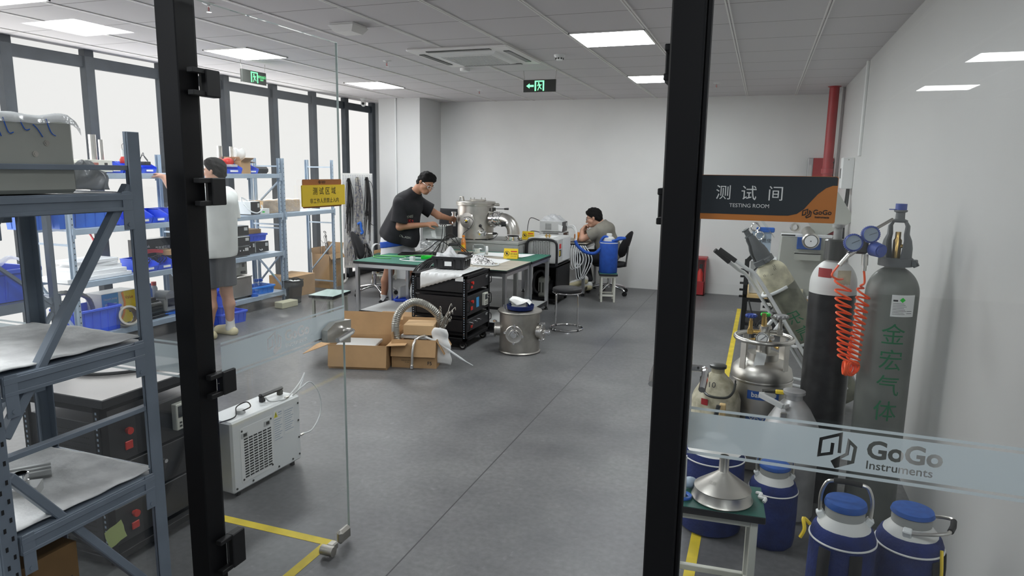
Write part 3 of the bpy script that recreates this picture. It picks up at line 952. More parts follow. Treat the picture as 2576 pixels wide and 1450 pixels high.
# ------------------------------------------------------------------ near shelf, in front of the glass
def near_shelf():
    x0, x1, y0, y1, Ht = -2.20, -1.711, 1.035, 1.53, 1.752
    t = Thing('storage_shelf', 'blue-grey steel shelf close to the camera with foam-covered boards and diagonal braces', 'shelf', (x0, y0, 0))
    L = x1-x0; D = y1-y0
    for x, sx in ((0, 1), (L, -1)):
        for y, sy in ((0, 1), (D, -1)):
            b = MB()
            b.box(x-.004 if sx > 0 else x-.004, x+.004, y-sy*.0, y+sy*.042, 0, Ht, .002)
            b.box(min(x, x+sx*.030), max(x, x+sx*.030), y-.002, y+.002, 0, Ht)
            b.box(min(x, x+sx*.012), max(x, x+sx*.012), y+sy*.040-.002, y+sy*.040+.002, 0, Ht)
            b.m = 1
            z = .10
            while z < Ht-.06 and y == 0:
                fx = x-sx*.0048
                b.box(fx-.0006, fx+.0006, y+sy*.010, y+sy*.016, z, z+.012)
                b.box(fx-.0006, fx+.0006, y+sy*.027, y+sy*.033, z+.022, z+.034); z += .05
            t.part('upright', b, ['rack_gray', 'black_matte'], smooth=0)
    for z in (1.580, 1.142, .722):
        b = MB(); b.box(.006, L-.006, .03, D-.03, z-.018, z-.002); t.part('shelf_board', b, 'rack_gray', smooth=0)
        for x, s in ((0.0, -1), (L, 1)):
            b = MB()
            b.box(x+s*.002-.006, x+s*.002+.006, .045, D-.045, z-.052, z, .002)
            b.box(x+s*.010-.003, x+s*.010+.003, .045, D-.045, z-.020, z-.004, .001); b.box(x+s*.010-.003, x+s*.010+.003, .045, D-.045, z-.050, z-.040, .001)
            t.part('side_rail', b, 'rack_gray', smooth=0)
            for y in (.062, D-.062):
                b = MB(); b.box(x+s*.0105-.002, x+s*.0105+.002, y-.016, y+.016, z-.105, z+.004, .001); b.cyl((x+s*.012, y, z-.090), (x+s*.015, y, z-.090), .006, seg=10)
                t.part('bracket', b, 'rack_gray', smooth=0)
        for y in (0.012, D-.012):
            b = MB(); b.box(.03, L-.03, y-.010, y+.010, z-.050, z, .002); t.part('beam', b, 'rack_gray', smooth=0)
    for x in (.014, L-.014):
        for z in (1.657, .937, .25):
            b = MB(); b.box(x-.012, x+.012, .02, D-.02, z-.014, z, .001); t.part('strut', b, 'rack_gray', smooth=0)
        for p, q in (((x, .46, 1.60), (x, .045, .985)), ((x, .045, .885), (x, .46, .31))):
            b = MB(); b.bar(p, q, .024, .030, (1, 0, 0), .003); t.part('brace', b, 'rack_gray', smooth=0)
    # shift struts and braces outward a touch on the visible side is inherent in x
    return t
near_shelf()

def foam_sheet(z, label, amp=.0022):
    b = MB(); rnd = random.Random(int(z*1000))
    ph = [rnd.uniform(0, 6) for _ in range(6)]
    def fn(u, v):
        x = -2.195+u*.476; y = 1.075+v*.425
        h = amp*(math.sin(9*u+3*v+ph[0])+.6*math.sin(23*v+4*u+ph[1])+.4*math.sin(31*u+17*v+ph[2]))+.008
        e = max(0, v-.93)/.07
        lift = .004*math.sin(3*u+ph[3])*max(0, 1-v*1.5)
        return (x, y if v < .93 else y, z+max(.003, h+lift))
    b.grid(46, 46, fn)
    return solo('foam_sheet', b, 'foam_gray', label, 'foam sheet', group=None, smooth=60, thick=.0035)
foam_sheet(1.145, 'wrinkled grey foam sheet lying on the middle board of the near shelf')
foam_sheet(.725, 'wrinkled pale foam sheet with metal parts on it on the lower near shelf board')

# pale casing wrapped in plastic on the top board
t = Thing('equipment_case', 'large grey rounded casing wrapped in torn plastic on the near shelf top board', 'equipment case', (-1.99, 1.20, 1.582))
t.part('body', MB().box(-.19, .255, -.15, .15, 0, .190, .010), 'gray_machine')
for y, z in ((.072, .128), (.040, .100)): t.part('plug', MB().lathe([(.0075, 0), (.0075, .002), (.004, .002), (.004, .003), (0, .003)], (.2545, y, z), (1, 0, 0), 16), 'steel_dull')
m = MB()
def wrapf(u, v):
    x = -.20+.475*u; y = -.165+.33*v
    e = max(0, abs(v-.5)*2-.86)/.14; f = max(0, u-.93)/.07
    z = .196+.008*abs(math.sin(7*u+5*v))+.003*math.sin(19*v+11*u)+.014*max(0, math.sin(5*v+1))*max(0, u-.4)
    z -= .022*e*e+.024*f*f
    return (min(x, .262), y, z)
m.grid(34, 30, wrapf)
t.part('plastic_wrap', m, 'clear_bag', smooth=70)
m = MB(); rnd = random.Random(3)
for k in range(6):
    y = -.10+.034*k+rnd.uniform(-.006, .006)
    p = [(.2605, y, .19-rnd.uniform(0, .02)), (.2612, y+.010, .175-rnd.uniform(0, .025)), (.2608, y+.022, .165-rnd.uniform(0, .03))]
    m.tube(spline(p, 4), .0014, 5)
t.part('tape_scrap', m, 'blue_crate')
t = MB()
def lump(u, v):
    a = 2*PI*u; th = v*PI*.52
    r = .062*(1+.16*math.sin(3*a+2)*math.sin(th)+.12*math.sin(7*a+5*v)+.10*math.sin(11*v+2*a))
    return (r*math.sin(th)*math.cos(a)*1.2, r*math.sin(th)*math.sin(a)*.75, .012+r*math.cos(th)*1.05)
t.grid(36, 18, lump)
solo('plastic_bag', t, 'clear_bag', 'crumpled clear plastic bag beside the grey casing on the near shelf', 'plastic bag', (-1.83, 1.445, 1.580), smooth=70, thick=.0006)
# metal parts on the lower foam sheet
t = Thing('rail_section', 'short grooved aluminium rail section lying on the lower foam sheet', 'rail', (-2.00, 1.29, .737), .95)
m = MB()
for k in range(3): m.box(-.07, .075, -.026+k*.018, -.014+k*.018, 0.0, .022+.004*k, .001)
m.box(-.07, .075, -.026, .034, 0, .008)
t.part('profile', m, 'light_gray', smooth=0)
m = MB(); m.box(-.085, -.045, -.03, .03, .006, .045, .003); t.part('end_block', m, 'light_gray', smooth=0)
t = Thing('bracket', 'small light metal bracket with a chromed coupling standing on it', 'bracket', (-1.905, 1.215, .737), .7)
t.part('plate', MB().box(-.075, .055, -.03, .03, .026, .031, .001), 'light_gray', smooth=0)
t.part('foot', MB().box(.030, .055, -.03, .03, 0, .026, .001), 'light_gray', smooth=0); t.part('foot', MB().box(-.075, -.05, -.03, .03, 0, .026, .001), 'light_gray', smooth=0)
m = MB(); m.lathe([(.012, 0), (.018, 0), (.018, .012), (.014, .014), (.014, .020), (.019, .022), (.019, .034), (.015, .036), (.015, .024)], (.012, .0, .031), seg=24)
t.part('coupling', m, 'chrome')
t = Thing('fitting', 'second small brassy coupling lying beside the light bracket', 'fitting', (-1.955, 1.165, .737))
t.part('body', MB().lathe([(.010, 0), (.016, 0), (.016, .020), (.010, .020), (.010, 0)], seg=20), 'brass')
# carton at the very bottom
t = carton('cardboard_box', 'brown cardboard box with a red band and black print under the near shelf', (-1.93, 1.165, .30), 0.0, .34, .20, .305, 'cardboard_dark', tape=True)
t.part('red_band', MB().box(-.1712, .1712, -.1012, .1012, .0, .13), 'red_paint')
m = MB(); put_text(m, '▲ 向上', .05, frame((.1722, 0.02, .19), (0, 1, 0), (0, 0, 1))); t.part('lettering', m, 'ink', smooth=0)
t = Thing('support_crate', 'dark crate under the brown box below the near shelf', 'crate', (-1.93, 1.165, 0))
t.part('body', MB().box(-.17, .17, -.10, .10, 0, .298, .004), 'black_matte')

# ------------------------------------------------------------------ second shelf unit, inside the room behind the black rack
t = steel_rack('storage_shelf', 'blue-grey steel shelf at the edge of the photo carrying a blue bin', (-4.12, 2.07, 0), 0.0, [0, .615], .48, 1.74, [.962], 'rack_gray', sides=True, board='rack_gray',
               braces=((.93, .44, 1.30, .03), (.88, .44, .30, .03)), w=.075)
t = crate('storage_bin', 'deep blue bin holding folded plastic, on the shelf at the photo edge', 'storage bin', (-3.80, 2.32, .964), 0, .52, .36, .165, 'blue_bin')
m = MB()
m.grid(26, 20, lambda u, v: (-.25+.50*u, -.17+.34*v, .172+.022*math.sin(6*u+3*v)+.015*math.sin(17*u*v+4)+.020*(u > .7)))
solo('plastic_sheet', m, 'clear_bag', 'crumpled plastic sheet piled on the deep blue bin at the photo edge', 'plastic sheet', (-3.80, 2.32, .964), smooth=70)

# ------------------------------------------------------------------ instrument racks on castors
def instrument_face(t, y0, y1, z0, z1, x, kind, holder):
    """black front panel with its controls, facing local +x; a part with sub-parts"""
    m = MB(); m.box(x, x+.004, y0, y1, z0, z1, .001)
    p = t.part('front_panel', m, 'black_plastic', smooth=0)
    W = y1-y0; Z = z1-z0
    def sub(name, mb, mm, sm=40): 
        o = link(name, mb, mm, sm); o.parent = p
    m = MB(); m.cyl((x+.004, y0+W*.22, z0+Z*.68), (x+.014, y0+W*.22, z0+Z*.68), .010, seg=16); m.cyl((x+.014, y0+W*.22, z0+Z*.68), (x+.026, y0+W*.22, z0+Z*.68), .015, seg=18)
    if kind in 'ab': sub('emergency_stop', m, 'red')
    m = MB(); m.box(x+.004, x+.010, y0+W*.19, y0+W*.26, z0+Z*.22, z0+Z*.42, .002); sub('rocker_switch', m, 'red')
    if kind == 'b':
        m = MB(); m.box(x+.004, x+.007, y0+W*.42, y0+W*.53, z0+Z*.25, z0+Z*.78, .001); sub('screen', m, 'screen_blue', 0)
    if kind == 'c':
        for k in range(3):
            m = MB(); m.cyl((x+.004, y0+W*(.22+.16*k), z0+Z*.62), (x+.024, y0+W*(.22+.16*k), z0+Z*.62), .009, seg=14); sub('knob', m, 'chrome')
    for yy in ((y0+.022, y1-.022) if holder else ()):
        m = MB(); m.tube(spline([(x+.003, yy, z0+Z*.22), (x+.028, yy, z0+Z*.24), (x+.034, yy, z0+Z*.5), (x+.028, yy, z0+Z*.76), (x+.003, yy, z0+Z*.78)], 5), .0045, 7); sub('grab_handle', m, 'black_matte')
    m = MB(); m.box(x+.0042, x+.0052, y1-.095, y1-.045, z0+Z*.80, z0+Z*.86); m.box(x+.0042, x+.0052, y1-.095, y1-.060, z0+Z*.70, z0+Z*.74); sub('caption', m, 'light_gray', 0)
    return p

def power_meter(t, x, yc, zc, s, parent):
    m = MB(); m.box(x, x+.030*s, yc-.045*s, yc+.045*s, zc-.060*s, zc+.060*s, .003)
    o = link('meter', m, 'cream_metal'); o.parent = t.o
    m = MB(); m.box(x+.030*s, x+.032*s, yc-.035*s, yc+.020*s, zc-.002*s, zc+.050*s); q = link('meter_screen', m, 'screen_dark', 0); q.parent = o
    m = MB()
    for i in range(3):
        for j in range(2): m.box(x+.030*s, x+.033*s, yc+(-.030+.022*i)*s, yc+(-.018+.022*i)*s, zc+(-.030-.016*j)*s, zc+(-.022-.016*j)*s, .001)
    q = link('meter_button', m, 'exit_dark', 0); q.parent = o
    for k in (.012, .040):
        m = MB(); m.cyl((x+.030*s, yc+.034*s, zc+k*s), (x+.040*s, yc+.034*s, zc+k*s), .0075*s, seg=14); q = link('meter_knob', m, 'chrome'); q.parent = o

def instrument_rack(name, label, loc, rz, W, D, Ht, boxes, top=None, foot=.09):
    """open black frame; front faces local +x; W along y, D along -x"""
    t = Thing(name, label, 'instrument rack', loc, rz)
    u = .034
    for x in (-D, -u):
        for y in (0, W-u):
            b = MB(); b.box(x, x+.004, y, y+u, foot, Ht) if x < -u else b.box(-.004, 0, y, y+u, foot, Ht)
            b.box(x, x+u, y, y+.004, foot, Ht) if y == 0 else b.box(x, x+u, W-.004, W, foot, Ht)
            b.m = 1
            z = foot+.03
            while z < Ht-.03:
                yy = -.0006 if y == 0 else W+.0006
                b.box(x+.012, x+.020, yy-.0006, yy+.0006, z, z+.010); z += .022
            t.part('post', b, ['black_steel', 'rack_light'], smooth=0)
    b = MB(); b.box(-D, 0, 0, W, Ht-.030, Ht, .002); t.part('top_plate', b, 'black_steel', smooth=0)
    b = MB(); b.box(-D, 0, 0, W, foot, foot+.030, .002); t.part('base_tray', b, 'black_steel', smooth=0)
    for (z0, z1, kind) in boxes:
        for y in (.004, W-.008):
            b = MB(); b.box(-D, -.006, y-.003, y+.003, z0-.028, z0-.004); b.box(-D, -.006, y-.003 if y > .1 else y-.003, y+.030 if y < .1 else y+.003, z0-.008, z0-.004)
            t.part('rail', b, 'black_steel', smooth=0)
            for x in (-D+.018, -.018): t.part('screw', MB().cyl((x, (-.001 if y < .1 else W+.001), z0-.016), (x, (-.004 if y < .1 else W+.004), z0-.016), .006, seg=10), 'chrome')
        b = MB(); b.m = 0; b.box(-D+.03, -.006, .012, W-.012, z0, z1, .002)
        b.m = 1
        n = 26
        for i in range(n):
            for j in range(5):
                x = -D+.08+(D-.16)*i/n; zz = z0+(z1-z0)*(.2+.14*j)
                b.box(x, x+.006, .0112, .0125, zz, zz+.005)
        t.part('instrument', b, ['black_plastic', 'black_matte'], smooth=0)
        p = instrument_face(t, .006, W-.006, z0, z1, -.006, kind, foot > .05)
        if kind == 'b': power_meter(t, -.002, W*.74, (z0+z1)/2+.01, 1.0, p)
    for x in (-D+.05, -.05):
        for y in (.05, W-.05):
            b = MB(); b.cyl((x, y-.011, .035), (x, y+.011, .035), .035, seg=20)
            b.box(x-.016, x+.016, y-.016, y-.012, .03, foot); b.box(x-.016, x+.016, y+.012, y+.016, .03, foot); b.box(x-.018, x+.018, y-.018, y+.018, foot-.012, foot)
            c = t.part('caster', b, 'black_matte')
            b = MB(); b.cyl((x, y-.0125, .035), (x, y+.0125, .035), .020, seg=18); o = link('hub', b, 'light_gray'); o.parent = c
    if top: 
        b = MB(); b.box(*top, .003); t.part('worktop', b, 'black_plastic')
    return t
# the one by the window glass, behind the near shelf (its worktop is pale and worn)
mat('worktop_gray', (0.36, 0.34, 0.33), 0.30, var=0.08, scale=3)
t = instrument_rack('instrument_rack', 'black instrument rack with pale worktop just behind the glass and the near shelf', (-2.40, 1.865, 0), 0.0, .53, .44, .715,
                    [(.455, .635, 'b'), (.275, .44, 'c'), (.105, .262, 'a')], foot=.035)
t.part('worktop', MB().box(-.445, .040, -.015, .56, .716, .750, .002), 'black_plastic')
t.part('worktop_surface', MB().box(-.443, .038, -.013, .558, .7495, .7525), 'worktop_gray')
m = MB(); m.box(-.0005, .0005, -.05, .05, -.05, .05)
o = solo('sticky_note', MB().add([(0.004+.004*((i+j) % 2), -.042+.028*i, -.042+.028*j) for j in range(4) for i in range(4)], [(j*4+i, j*4+i+1, j*4+i+5, j*4+i+4) for j in range(3) for i in range(3)]), 'postit',
         'yellow-green sticky note stuck on the black rack behind the near shelf', 'sticky note', (-2.398, 1.885, .165))
o.rotation_euler = (.22, 0, 0)
m = MB(); m.tube(spline([(-2.84, 2.20, .760), (-2.80, 2.08, .762), (-2.72, 2.05, .761), (-2.60, 2.12, .761), (-2.50, 2.26, .761), (-2.42, 2.40, .763)], 8), .008, 8)
solo('power_cable', m, 'cable_black', 'thick dark cable curving over the pale worktop of the near black rack', 'cable')

# ------------------------------------------------------------------ white chiller
t = Thing('water_chiller', 'white portable water chiller with slotted grille and black carrying handle', 'chiller', (-2.395, 2.555, 0.0), -.06)
W, Hh, D = .505, .405, .19
t.part('body', MB().box(-D, 0, 0, W, .025, Hh, .010), 'white_paint')
m = MB(); m.m = 0; m.box(0, .0012, .055, .285, .065, .355)
m.m = 1
for i in range(6):
    for j in range(15):
        m.box(.001, .0022, .080+i*.033, .080+i*.033+.026, .085+j*.0145, .085+j*.0145+.007)
t.part('grille', m, ['white_plastic', 'black_matte'], smooth=0)
m = MB()
for y, z in ((.068, .34), (.272, .34), (.068, .08), (.272, .08), (.02, .05), (.13, .05), (.32, .05), (.43, .05), (.485, .06), (.485, .16), (.485, .26), (.485, .36)):
    t.part('screw', MB().cyl((0, y, z), (.0035, y, z), .0055, seg=10), 'exit_dark')
for y, z in ((.085, .315), (.245, .325)):
    m = MB(); m.m = 0; m.box(.001, .003, y-.022, y+.022, z-.014, z+.014, .001); m.m = 1; m.box(.003, .004, y-.008, y+.014, z-.008, z+.008); t.part('latch', m, ['light_gray', 'exit_dark'], smooth=0)
m = MB(); m.m = 0; m.box(.0004, .001, .293, .36, .20, .372); m.box(.0004, .001, .372, .45, .215, .36)
m.m = 1
for c0, c1, zt in ((.298, .356, .318), (.377, .445, .345)):
    for k in range(10):
        m.box(.001, .0014, c0, c1-(k % 3)*.010, zt-k*.0125, zt-k*.0125+.0035)
m.box(.001, .0014, .33, .356, .352, .358); m.box(.001, .0014, .328, .356, .340, .343)
t.part('rating_plate', m, ['white_plastic', 'rack_light'], smooth=0)
m = MB(); m.m = 0; m.add([(.0016, .296, .333), (.0016, .325, .333), (.0016, .3105, .366)], [(0, 1, 2)]); m.m = 1; m.add([(.002, .308, .343), (.002, .313, .343), (.002, .312, .357), (.002, .309, .357)], [(0, 1, 2, 3)]); m.add([(.002, .308, .337), (.002, .313, .337), (.002, .313, .341), (.002, .308, .341)], [(0, 1, 2, 3)])
t.part('warning_triangle', m, ['warn_yellow', 'black_matte'], smooth=0)
m = MB(); m.box(-.105, -.080, .30, .33, Hh, Hh+.030, .004); m.box(-.105, -.080, .435, .465, Hh, Hh+.030, .004); m.box(-.108, -.077, .295, .470, Hh+.026, Hh+.048, .009)
t.part('handle', m, 'black_plastic')
m = MB(); m.lathe([(.0, .018), (.022, .018), (.024, .014), (.026, 0)], (-.07, .135, Hh)); t.part('filler_cap', m, 'light_gray')
for x in (-D+.03, -.03):
    for y in (.05, W-.05): t.part('foot', MB().cyl((x, y, 0), (x, y, .026), .014, seg=14), 'black_matte')
m = MB(); m.tube(spline([(-.06, .12, Hh+.012), (-.03, .165, Hh+.030), (-.06, .17, Hh+.05), (-.09, .13, Hh+.03), (-.04, .07, Hh+.006), (-.05, -.02, Hh+.004)], 8), .0032, 7)
solo('power_cable', m, 'cable_black', 'thin black cord looped round the filler cap on the white chiller', 'cable', (-2.395, 2.555, 0.0), -.06)
m = MB()
m.tube(spline([(-.03, .27, Hh+.05), (-.025, .30, Hh+.018), (-.01, .36, Hh+.008), (-.01, .42, Hh+.008), (-.03, .54, Hh+.05), (-.05, .61, Hh+.09)], 8), .0042, 8)
m.tube(spline([(-.05, .61, Hh+.09), (-.03, .55, Hh+.035), (-.02, .51, Hh+.012), (-.01, .46, Hh+.005)], 8), .0038, 8)
m.tube(spline([(-.01, .46, Hh+.006), (.0, .52, Hh+.035), (.0, .60, Hh+.045), (.01, .66, .36), (.01, .665, .25), (.005, .60, .17), (-.01, .535, .16)], 10), .0042, 8)
t2 = Thing('clear_tube', 'loops of milky clear plastic tubing attached to the end of the white chiller', 'tubing', (-2.395, 2.555, 0.0), -.06)
t2.part('tube', m, 'cable_white')
m = MB(); m.cyl((-.01, .507, .16), (-.01, .535, .16), .007, seg=12); m.cyl((-.01, .400, Hh+.009), (-.01, .425, Hh+.009), .007, seg=12); t2.part('connector', m, 'steel')
# ------------------------------------------------------------------ long shelving along the windows
SX0, SX1 = -5.47, -5.93
LV = (1.59, 1.118, .655, .175)
def SH(y, depth=0.0):            # point on the shelf: along the wall, metres back from the front edge
    return (SX0-.02-depth, y)
steel_rack('shelving_rack', 'long pale blue four-level shelving run standing along the frosted windows', (SX0, 4.15, 0), PI/2, [0, 1.36, 2.72], .46, 1.775, LV, 'rack_light',
           braces=((1.50, .03, 1.16, .43), (.98, .03, .98, .43), (.60, .43, .22, .03), (.10, .03, .10, .43)))
t = steel_rack('shelving_rack', 'empty end bay of pale blue shelving with one board beside the tall carton', (SX0-.004, 6.905, 0), PI/2, [0.02, 1.06], .44, 1.775, [1.118], 'rack_light',
           braces=((1.68, .03, 1.68, .41), (.93, .03, .93, .41), (.66, .03, .25, .41), (.12, .03, .12, .41)))

def instrument(name, label, cat, loc, rz, w, d, h, body, face, vents='', feet=True, group=None, knobs=0, label_plate=True):
    """cabinet instrument; face looks along local +x, w along y, d along -x"""
    t = Thing(name, label, cat, loc, rz, group)
    f = .008 if feet else 0
    t.part('body', MB().box(-d, 0, -w/2, w/2, f, h, .003), body)
    t.part('front_panel', MB().box(0, .004, -w/2+.003, w/2-.003, f+.003, h-.003), face)
    if 's' in vents:
        m = MB()
        for i in range(9):
            m.bar((-d*.55+i*d*.045, -w/2-.0008, h*.35), (-d*.50+i*d*.045, -w/2-.0008, h*.75), .001, .006, (0, 1, 0))
        t.part('vent', m, 'exit_dark', smooth=0)
    if 'h' in vents:
        m = MB()
        for k in range(3):
            for i in range(6): m.box(-d*.85, -d*.2, -w/2-.001, -w/2+.001, h*(.2+.25*k)+i*.006, h*(.2+.25*k)+i*.006+.003)
        t.part('vent', m, 'exit_dark', smooth=0)
    for k in range(knobs):
        t.part('knob', MB().cyl((.004, -w*.3+k*w*.18, h*.62), (.018, -w*.3+k*w*.18, h*.62), .008, seg=12), 'chrome')
    if label_plate:
        m = MB(); m.box(.004, .005, w*.22, w*.42, h*.55, h*.85); t.part('caption_plate', m, 'light_gray', smooth=0)
    return t

# --- top level
z = LV[0]
t = instrument('power_supply', 'beige power supply unit on the top shelf in front of two upright tubes', 'power supply', (-5.50, 4.47, z), 0, .30, .30, .115, 'cream_metal', 'cream_metal', 's', label_plate=False)
m = MB(); m.box(.004, .006, -.06, .01, .03, .09); t.part('panel_plate', m, 'lip'); m = MB(); m.box(.004, .006, .07, .10, .04, .09); t.part('socket', m, 'exit_dark')
t = instrument('power_supply', 'smaller beige unit partly behind the grey casing on the top shelf', 'power supply', (-5.52, 4.17, z), 0, .16, .28, .10, 'cream_metal', 'light_gray', 'h')
for (y, l) in ((5.02, 'blue scoop bin with cables at the end of the top shelf beside the reaching hand'), (4.84, 'blue scoop bin holding a grey adapter on the top shelf near the beige unit'), (4.66, 'blue scoop bin next to the beige power supply on the top shelf')):
    pick_bin('storage_bin', l, (-5.62, y, z), PI/2, .165, .24, .105, 'blue_bin', 'blue scoop bins on the top shelf')
m = MB(); m.tube(spline([(-5.56, 4.96, z+.10), (-5.55, 5.0, z+.19), (-5.60, 5.06, z+.15), (-5.58, 5.09, z+.10)], 6), .003, 6); m.tube(spline([(-5.58, 4.98, z+.10), (-5.6, 5.04, z+.17), (-5.57, 5.07, z+.12)], 6), .003, 6); m.box(-5.60, -5.53, 5.00, 5.07, z+.075, z+.11, .006)
solo('adapter', m, 'cable_black', 'black adapter with looped lead heaped in the top shelf bin by the hand', 'adapter')
t = Thing('flask', 'clear flask with wire loop on a red base above the top shelf bins', 'flask', (-5.60, 4.84, z+.09))
t.part('base', MB().lathe([(0, 0), (.04, 0), (.045, .03), (.03, .06), (0, .06)], seg=20), 'red'); t.part('bottle', MB().lathe([(.022, .06), (.026, .13), (.020, .13)], seg=20), 'bottle_clear'); t.part('wire', MB().tube(spline([(-.02, 0, .12), (-.02, 0, .17), (.02, 0, .175), (.025, 0, .10)], 6), .002, 6), 'cable_black')
for x, y, h, r, l in ((-5.72, 4.62, .34, .030, 'thick steel tube standing upright on the top shelf behind the beige unit'), (-5.74, 4.72, .30, .020, 'slim steel tube standing upright on the top shelf behind the beige unit'),
                   (-5.70, 6.15, .30, .027, 'thick steel tube rising behind the blue bins on the top shelf'), (-5.70, 6.33, .30, .021, 'slim steel tube rising behind the blue bins on the top shelf')):
    m = MB(); m.lathe([(r*.85, 0), (r, 0), (r, h), (r*.85, h), (r*.85, 0)], seg=20)
    solo('steel_tube', m, 'steel', l, 'tube', (x, y, z), group=None)
pick_bin('storage_bin', 'blue scoop bin full of grey parts at the head of the man by the post', (-5.62, 6.12, z), PI/2, .26, .27, .115, 'blue_bin')
pick_bin('storage_bin', 'blue scoop bin partly behind the open carton on the top shelf', (-5.64, 6.46, z), PI/2, .18, .25, .100, 'blue_bin')
m = MB(); m.ball((-5.66, 6.06, z+.12), (.07, .08, .05)); m.ball((-5.62, 6.18, z+.125), (.06, .07, .05)); solo('red_cloth', m, 'red', 'bright red cloth bundle heaped in the blue bin on the top shelf', 'cloth')
m = MB(); m.box(-5.60, -5.52, 6.12, 6.22, z+.07, z+.10, .004); solo('gray_adapter', m, 'light_gray', 'small grey adapter lying in the mouth of the top shelf bin', 'adapter')
carton('cardboard_box', 'small open cardboard box with papers on the top shelf between blue bins', (-5.62, 6.335, z), 0, .22, .15, .14, 'cardboard', False, (('r', 60, .07), ('l', 80, .08), ('b', 100, .10), ('f', 30, .05)))
m = MB(); m.grid(6, 8, lambda u, v: (-5.60+.05*math.sin(3*v), 6.24+.15*u, z+.13+.15*v+.01*math.sin(8*u))); solo('paper_leaflet', m, 'paper', 'printed leaflet standing in the small open carton on the top shelf', 'leaflet', thick=.001)
m = MB(); m.box(-5.74, -5.58, 6.58, 6.82, z, z+.08, .025); solo('black_case', m, 'black_plastic', 'flat black case at the far end of the top shelf', 'case')
# --- second level
z = LV[1]
crate('storage_crate', 'large bright blue ribbed crate on the second shelf behind the near shelf post', 'crate', (-5.72, 4.36, z), PI/2, .52, .36, .215, 'blue_crate')
crate('storage_crate', 'second bright blue crate tucked at the very start of the second shelf', 'crate', (-5.74, 3.98, z+.002), PI/2, .20, .30, .20, 'blue_crate')
for y, l in ((4.74, 'blue scoop bin beside the big crate on the second shelf'), (4.92, 'blue scoop bin in the middle of the second shelf behind the brace'), (5.10, 'blue scoop bin with white tag on the second shelf'), (5.28, 'blue scoop bin nearest the black post on the second shelf')):
    pick_bin('storage_bin', l, (-5.62, y, z), PI/2, .172, .26, .125, 'blue_bin', 'blue scoop bins on the second shelf')
t = instrument('vacuum_gauge_unit', 'white instrument with black front and looped white hose on the second shelf', 'instrument', (-5.52, 6.27, z), 0, .15, .36, .155, 'white_paint', 'black_plastic')
# turned so that its long vented side faces the room
t.o.rotation_euler = (0, 0, -.04); t.o.location = (-5.50, 6.445, z)
m = MB()
for i in range(9): m.bar((-.28+i*.010, -.0762, .05), (-.275+i*.010, -.0762, .11), .001, .005, (0, 1, 0))
t.part('vent', m, 'exit_dark', smooth=0)
m = MB(); m.tube(spline([(-5.60, 6.44, z+.16), (-5.62, 6.36, z+.195), (-5.58, 6.345, z+.12), (-5.50, 6.36, z+.05), (-5.47, 6.44, z+.025), (-5.475, 6.53, z+.06), (-5.50, 6.55, z+.11)], 8), .008, 8)
solo('white_hose', m, 'cable_white', 'white hose looped over the instrument on the second shelf', 'hose')
m = MB(); m.lathe([(.022, 0), (.028, 0), (.022, .20), (.018, .20)], seg=18); solo('paper_tube', m, 'gas_white', 'pale tapered tube standing beside the white instrument on the second shelf', 'tube', (-5.60, 6.0, z))
t = carton('carton_box', 'small white carton on the second shelf in front of wrapped box', (-5.57, 6.635, z), 0, .10, .15, .065, 'gas_white', tape=False)
m = MB(); m.box(.0505, .052, -.05, -.01, .02, .035); t.part('print', m, 'green_plastic', smooth=0)
t = carton('wrapped_box', 'long cardboard box wrapped in clear film on the second shelf across both bays', (-5.72, 7.06, z), 0, .22, .70, .145, 'cardboard_light', tape=False)
m = MB(); m.grid(30, 12, lambda u, v: (.118+.006*math.sin(20*u+9*v), -.36+.72*u, .15*v+.002+.006*math.sin(30*v+7*u))); m.grid(30, 10, lambda u, v: (-.12+.24*v, -.36+.72*u, .153+.006*math.sin(25*u+11*v)))
t.part('film_wrap', m, 'haze_film', smooth=70)
m = MB(); m.box(-5.60, -5.53, 6.00, 6.11, z, z+.015, .004); solo('blue_clip', m, 'blue_plastic', 'small blue plastic clip on the second shelf beside the standing man', 'clip')
m = MB(); m.tube(spline([(-5.88, 4.62, z-.02), (-5.84, 4.62, z-.10), (-5.84, 4.66, z-.17), (-5.84, 4.74, z-.15), (-5.84, 4.74, z-.05), (-5.88, 4.68, z-.01)], 8, True), .008, 7, closed=True); m.tube(spline([(-5.86, 4.60, z-.03), (-5.82, 4.63, z-.14), (-5.82, 4.70, z-.18), (-5.82, 4.76, z-.10), (-5.86, 4.70, z-.02)], 8, True), .007, 7, closed=True)
solo('hose_coil', m, 'red_tube', 'coil of pinkish red hose hanging behind the foam boards', 'hose')
# --- third level
z = LV[2]
for i, (w, d, h, y, x, l) in enumerate(((.66, .38, .035, 4.42, -5.70, 'widest white foam board at the bottom of the foam stack'), (.52, .34, .040, 4.45, -5.70, 'thick white foam block second from the bottom of the foam stack'),
                          (.44, .30, .035, 4.46, -5.70, 'white foam board in the middle of the foam stack'), (.36, .28, .030, 4.46, -5.69, 'smaller white foam board near the top of the foam stack'), (.42, .30, .030, 4.43, -5.69, 'topmost white foam board of the stack on the third shelf'))):
    m = MB(); m.box(-d/2, d/2, -w/2, w/2, 0, h, .003)
    solo('foam_board', m, 'foam_white', l, 'foam board', (x, y, z+[0, .035, .075, .110, .140][i]), .04*(-1)**i, 'white foam boards on the third shelf')
for y, l in ((4.93, 'blue scoop bin of dark leads on the third shelf behind the near post'), (5.13, 'blue scoop bin of red and dark tubing on the third shelf'), (5.32, 'blue scoop bin by the black door post on the third shelf')):
    pick_bin('storage_bin', l, (-5.62, y, z), PI/2, .19, .27, .12, 'blue_bin', 'blue scoop bins on the third shelf')
m = MB(); rnd = random.Random(5)
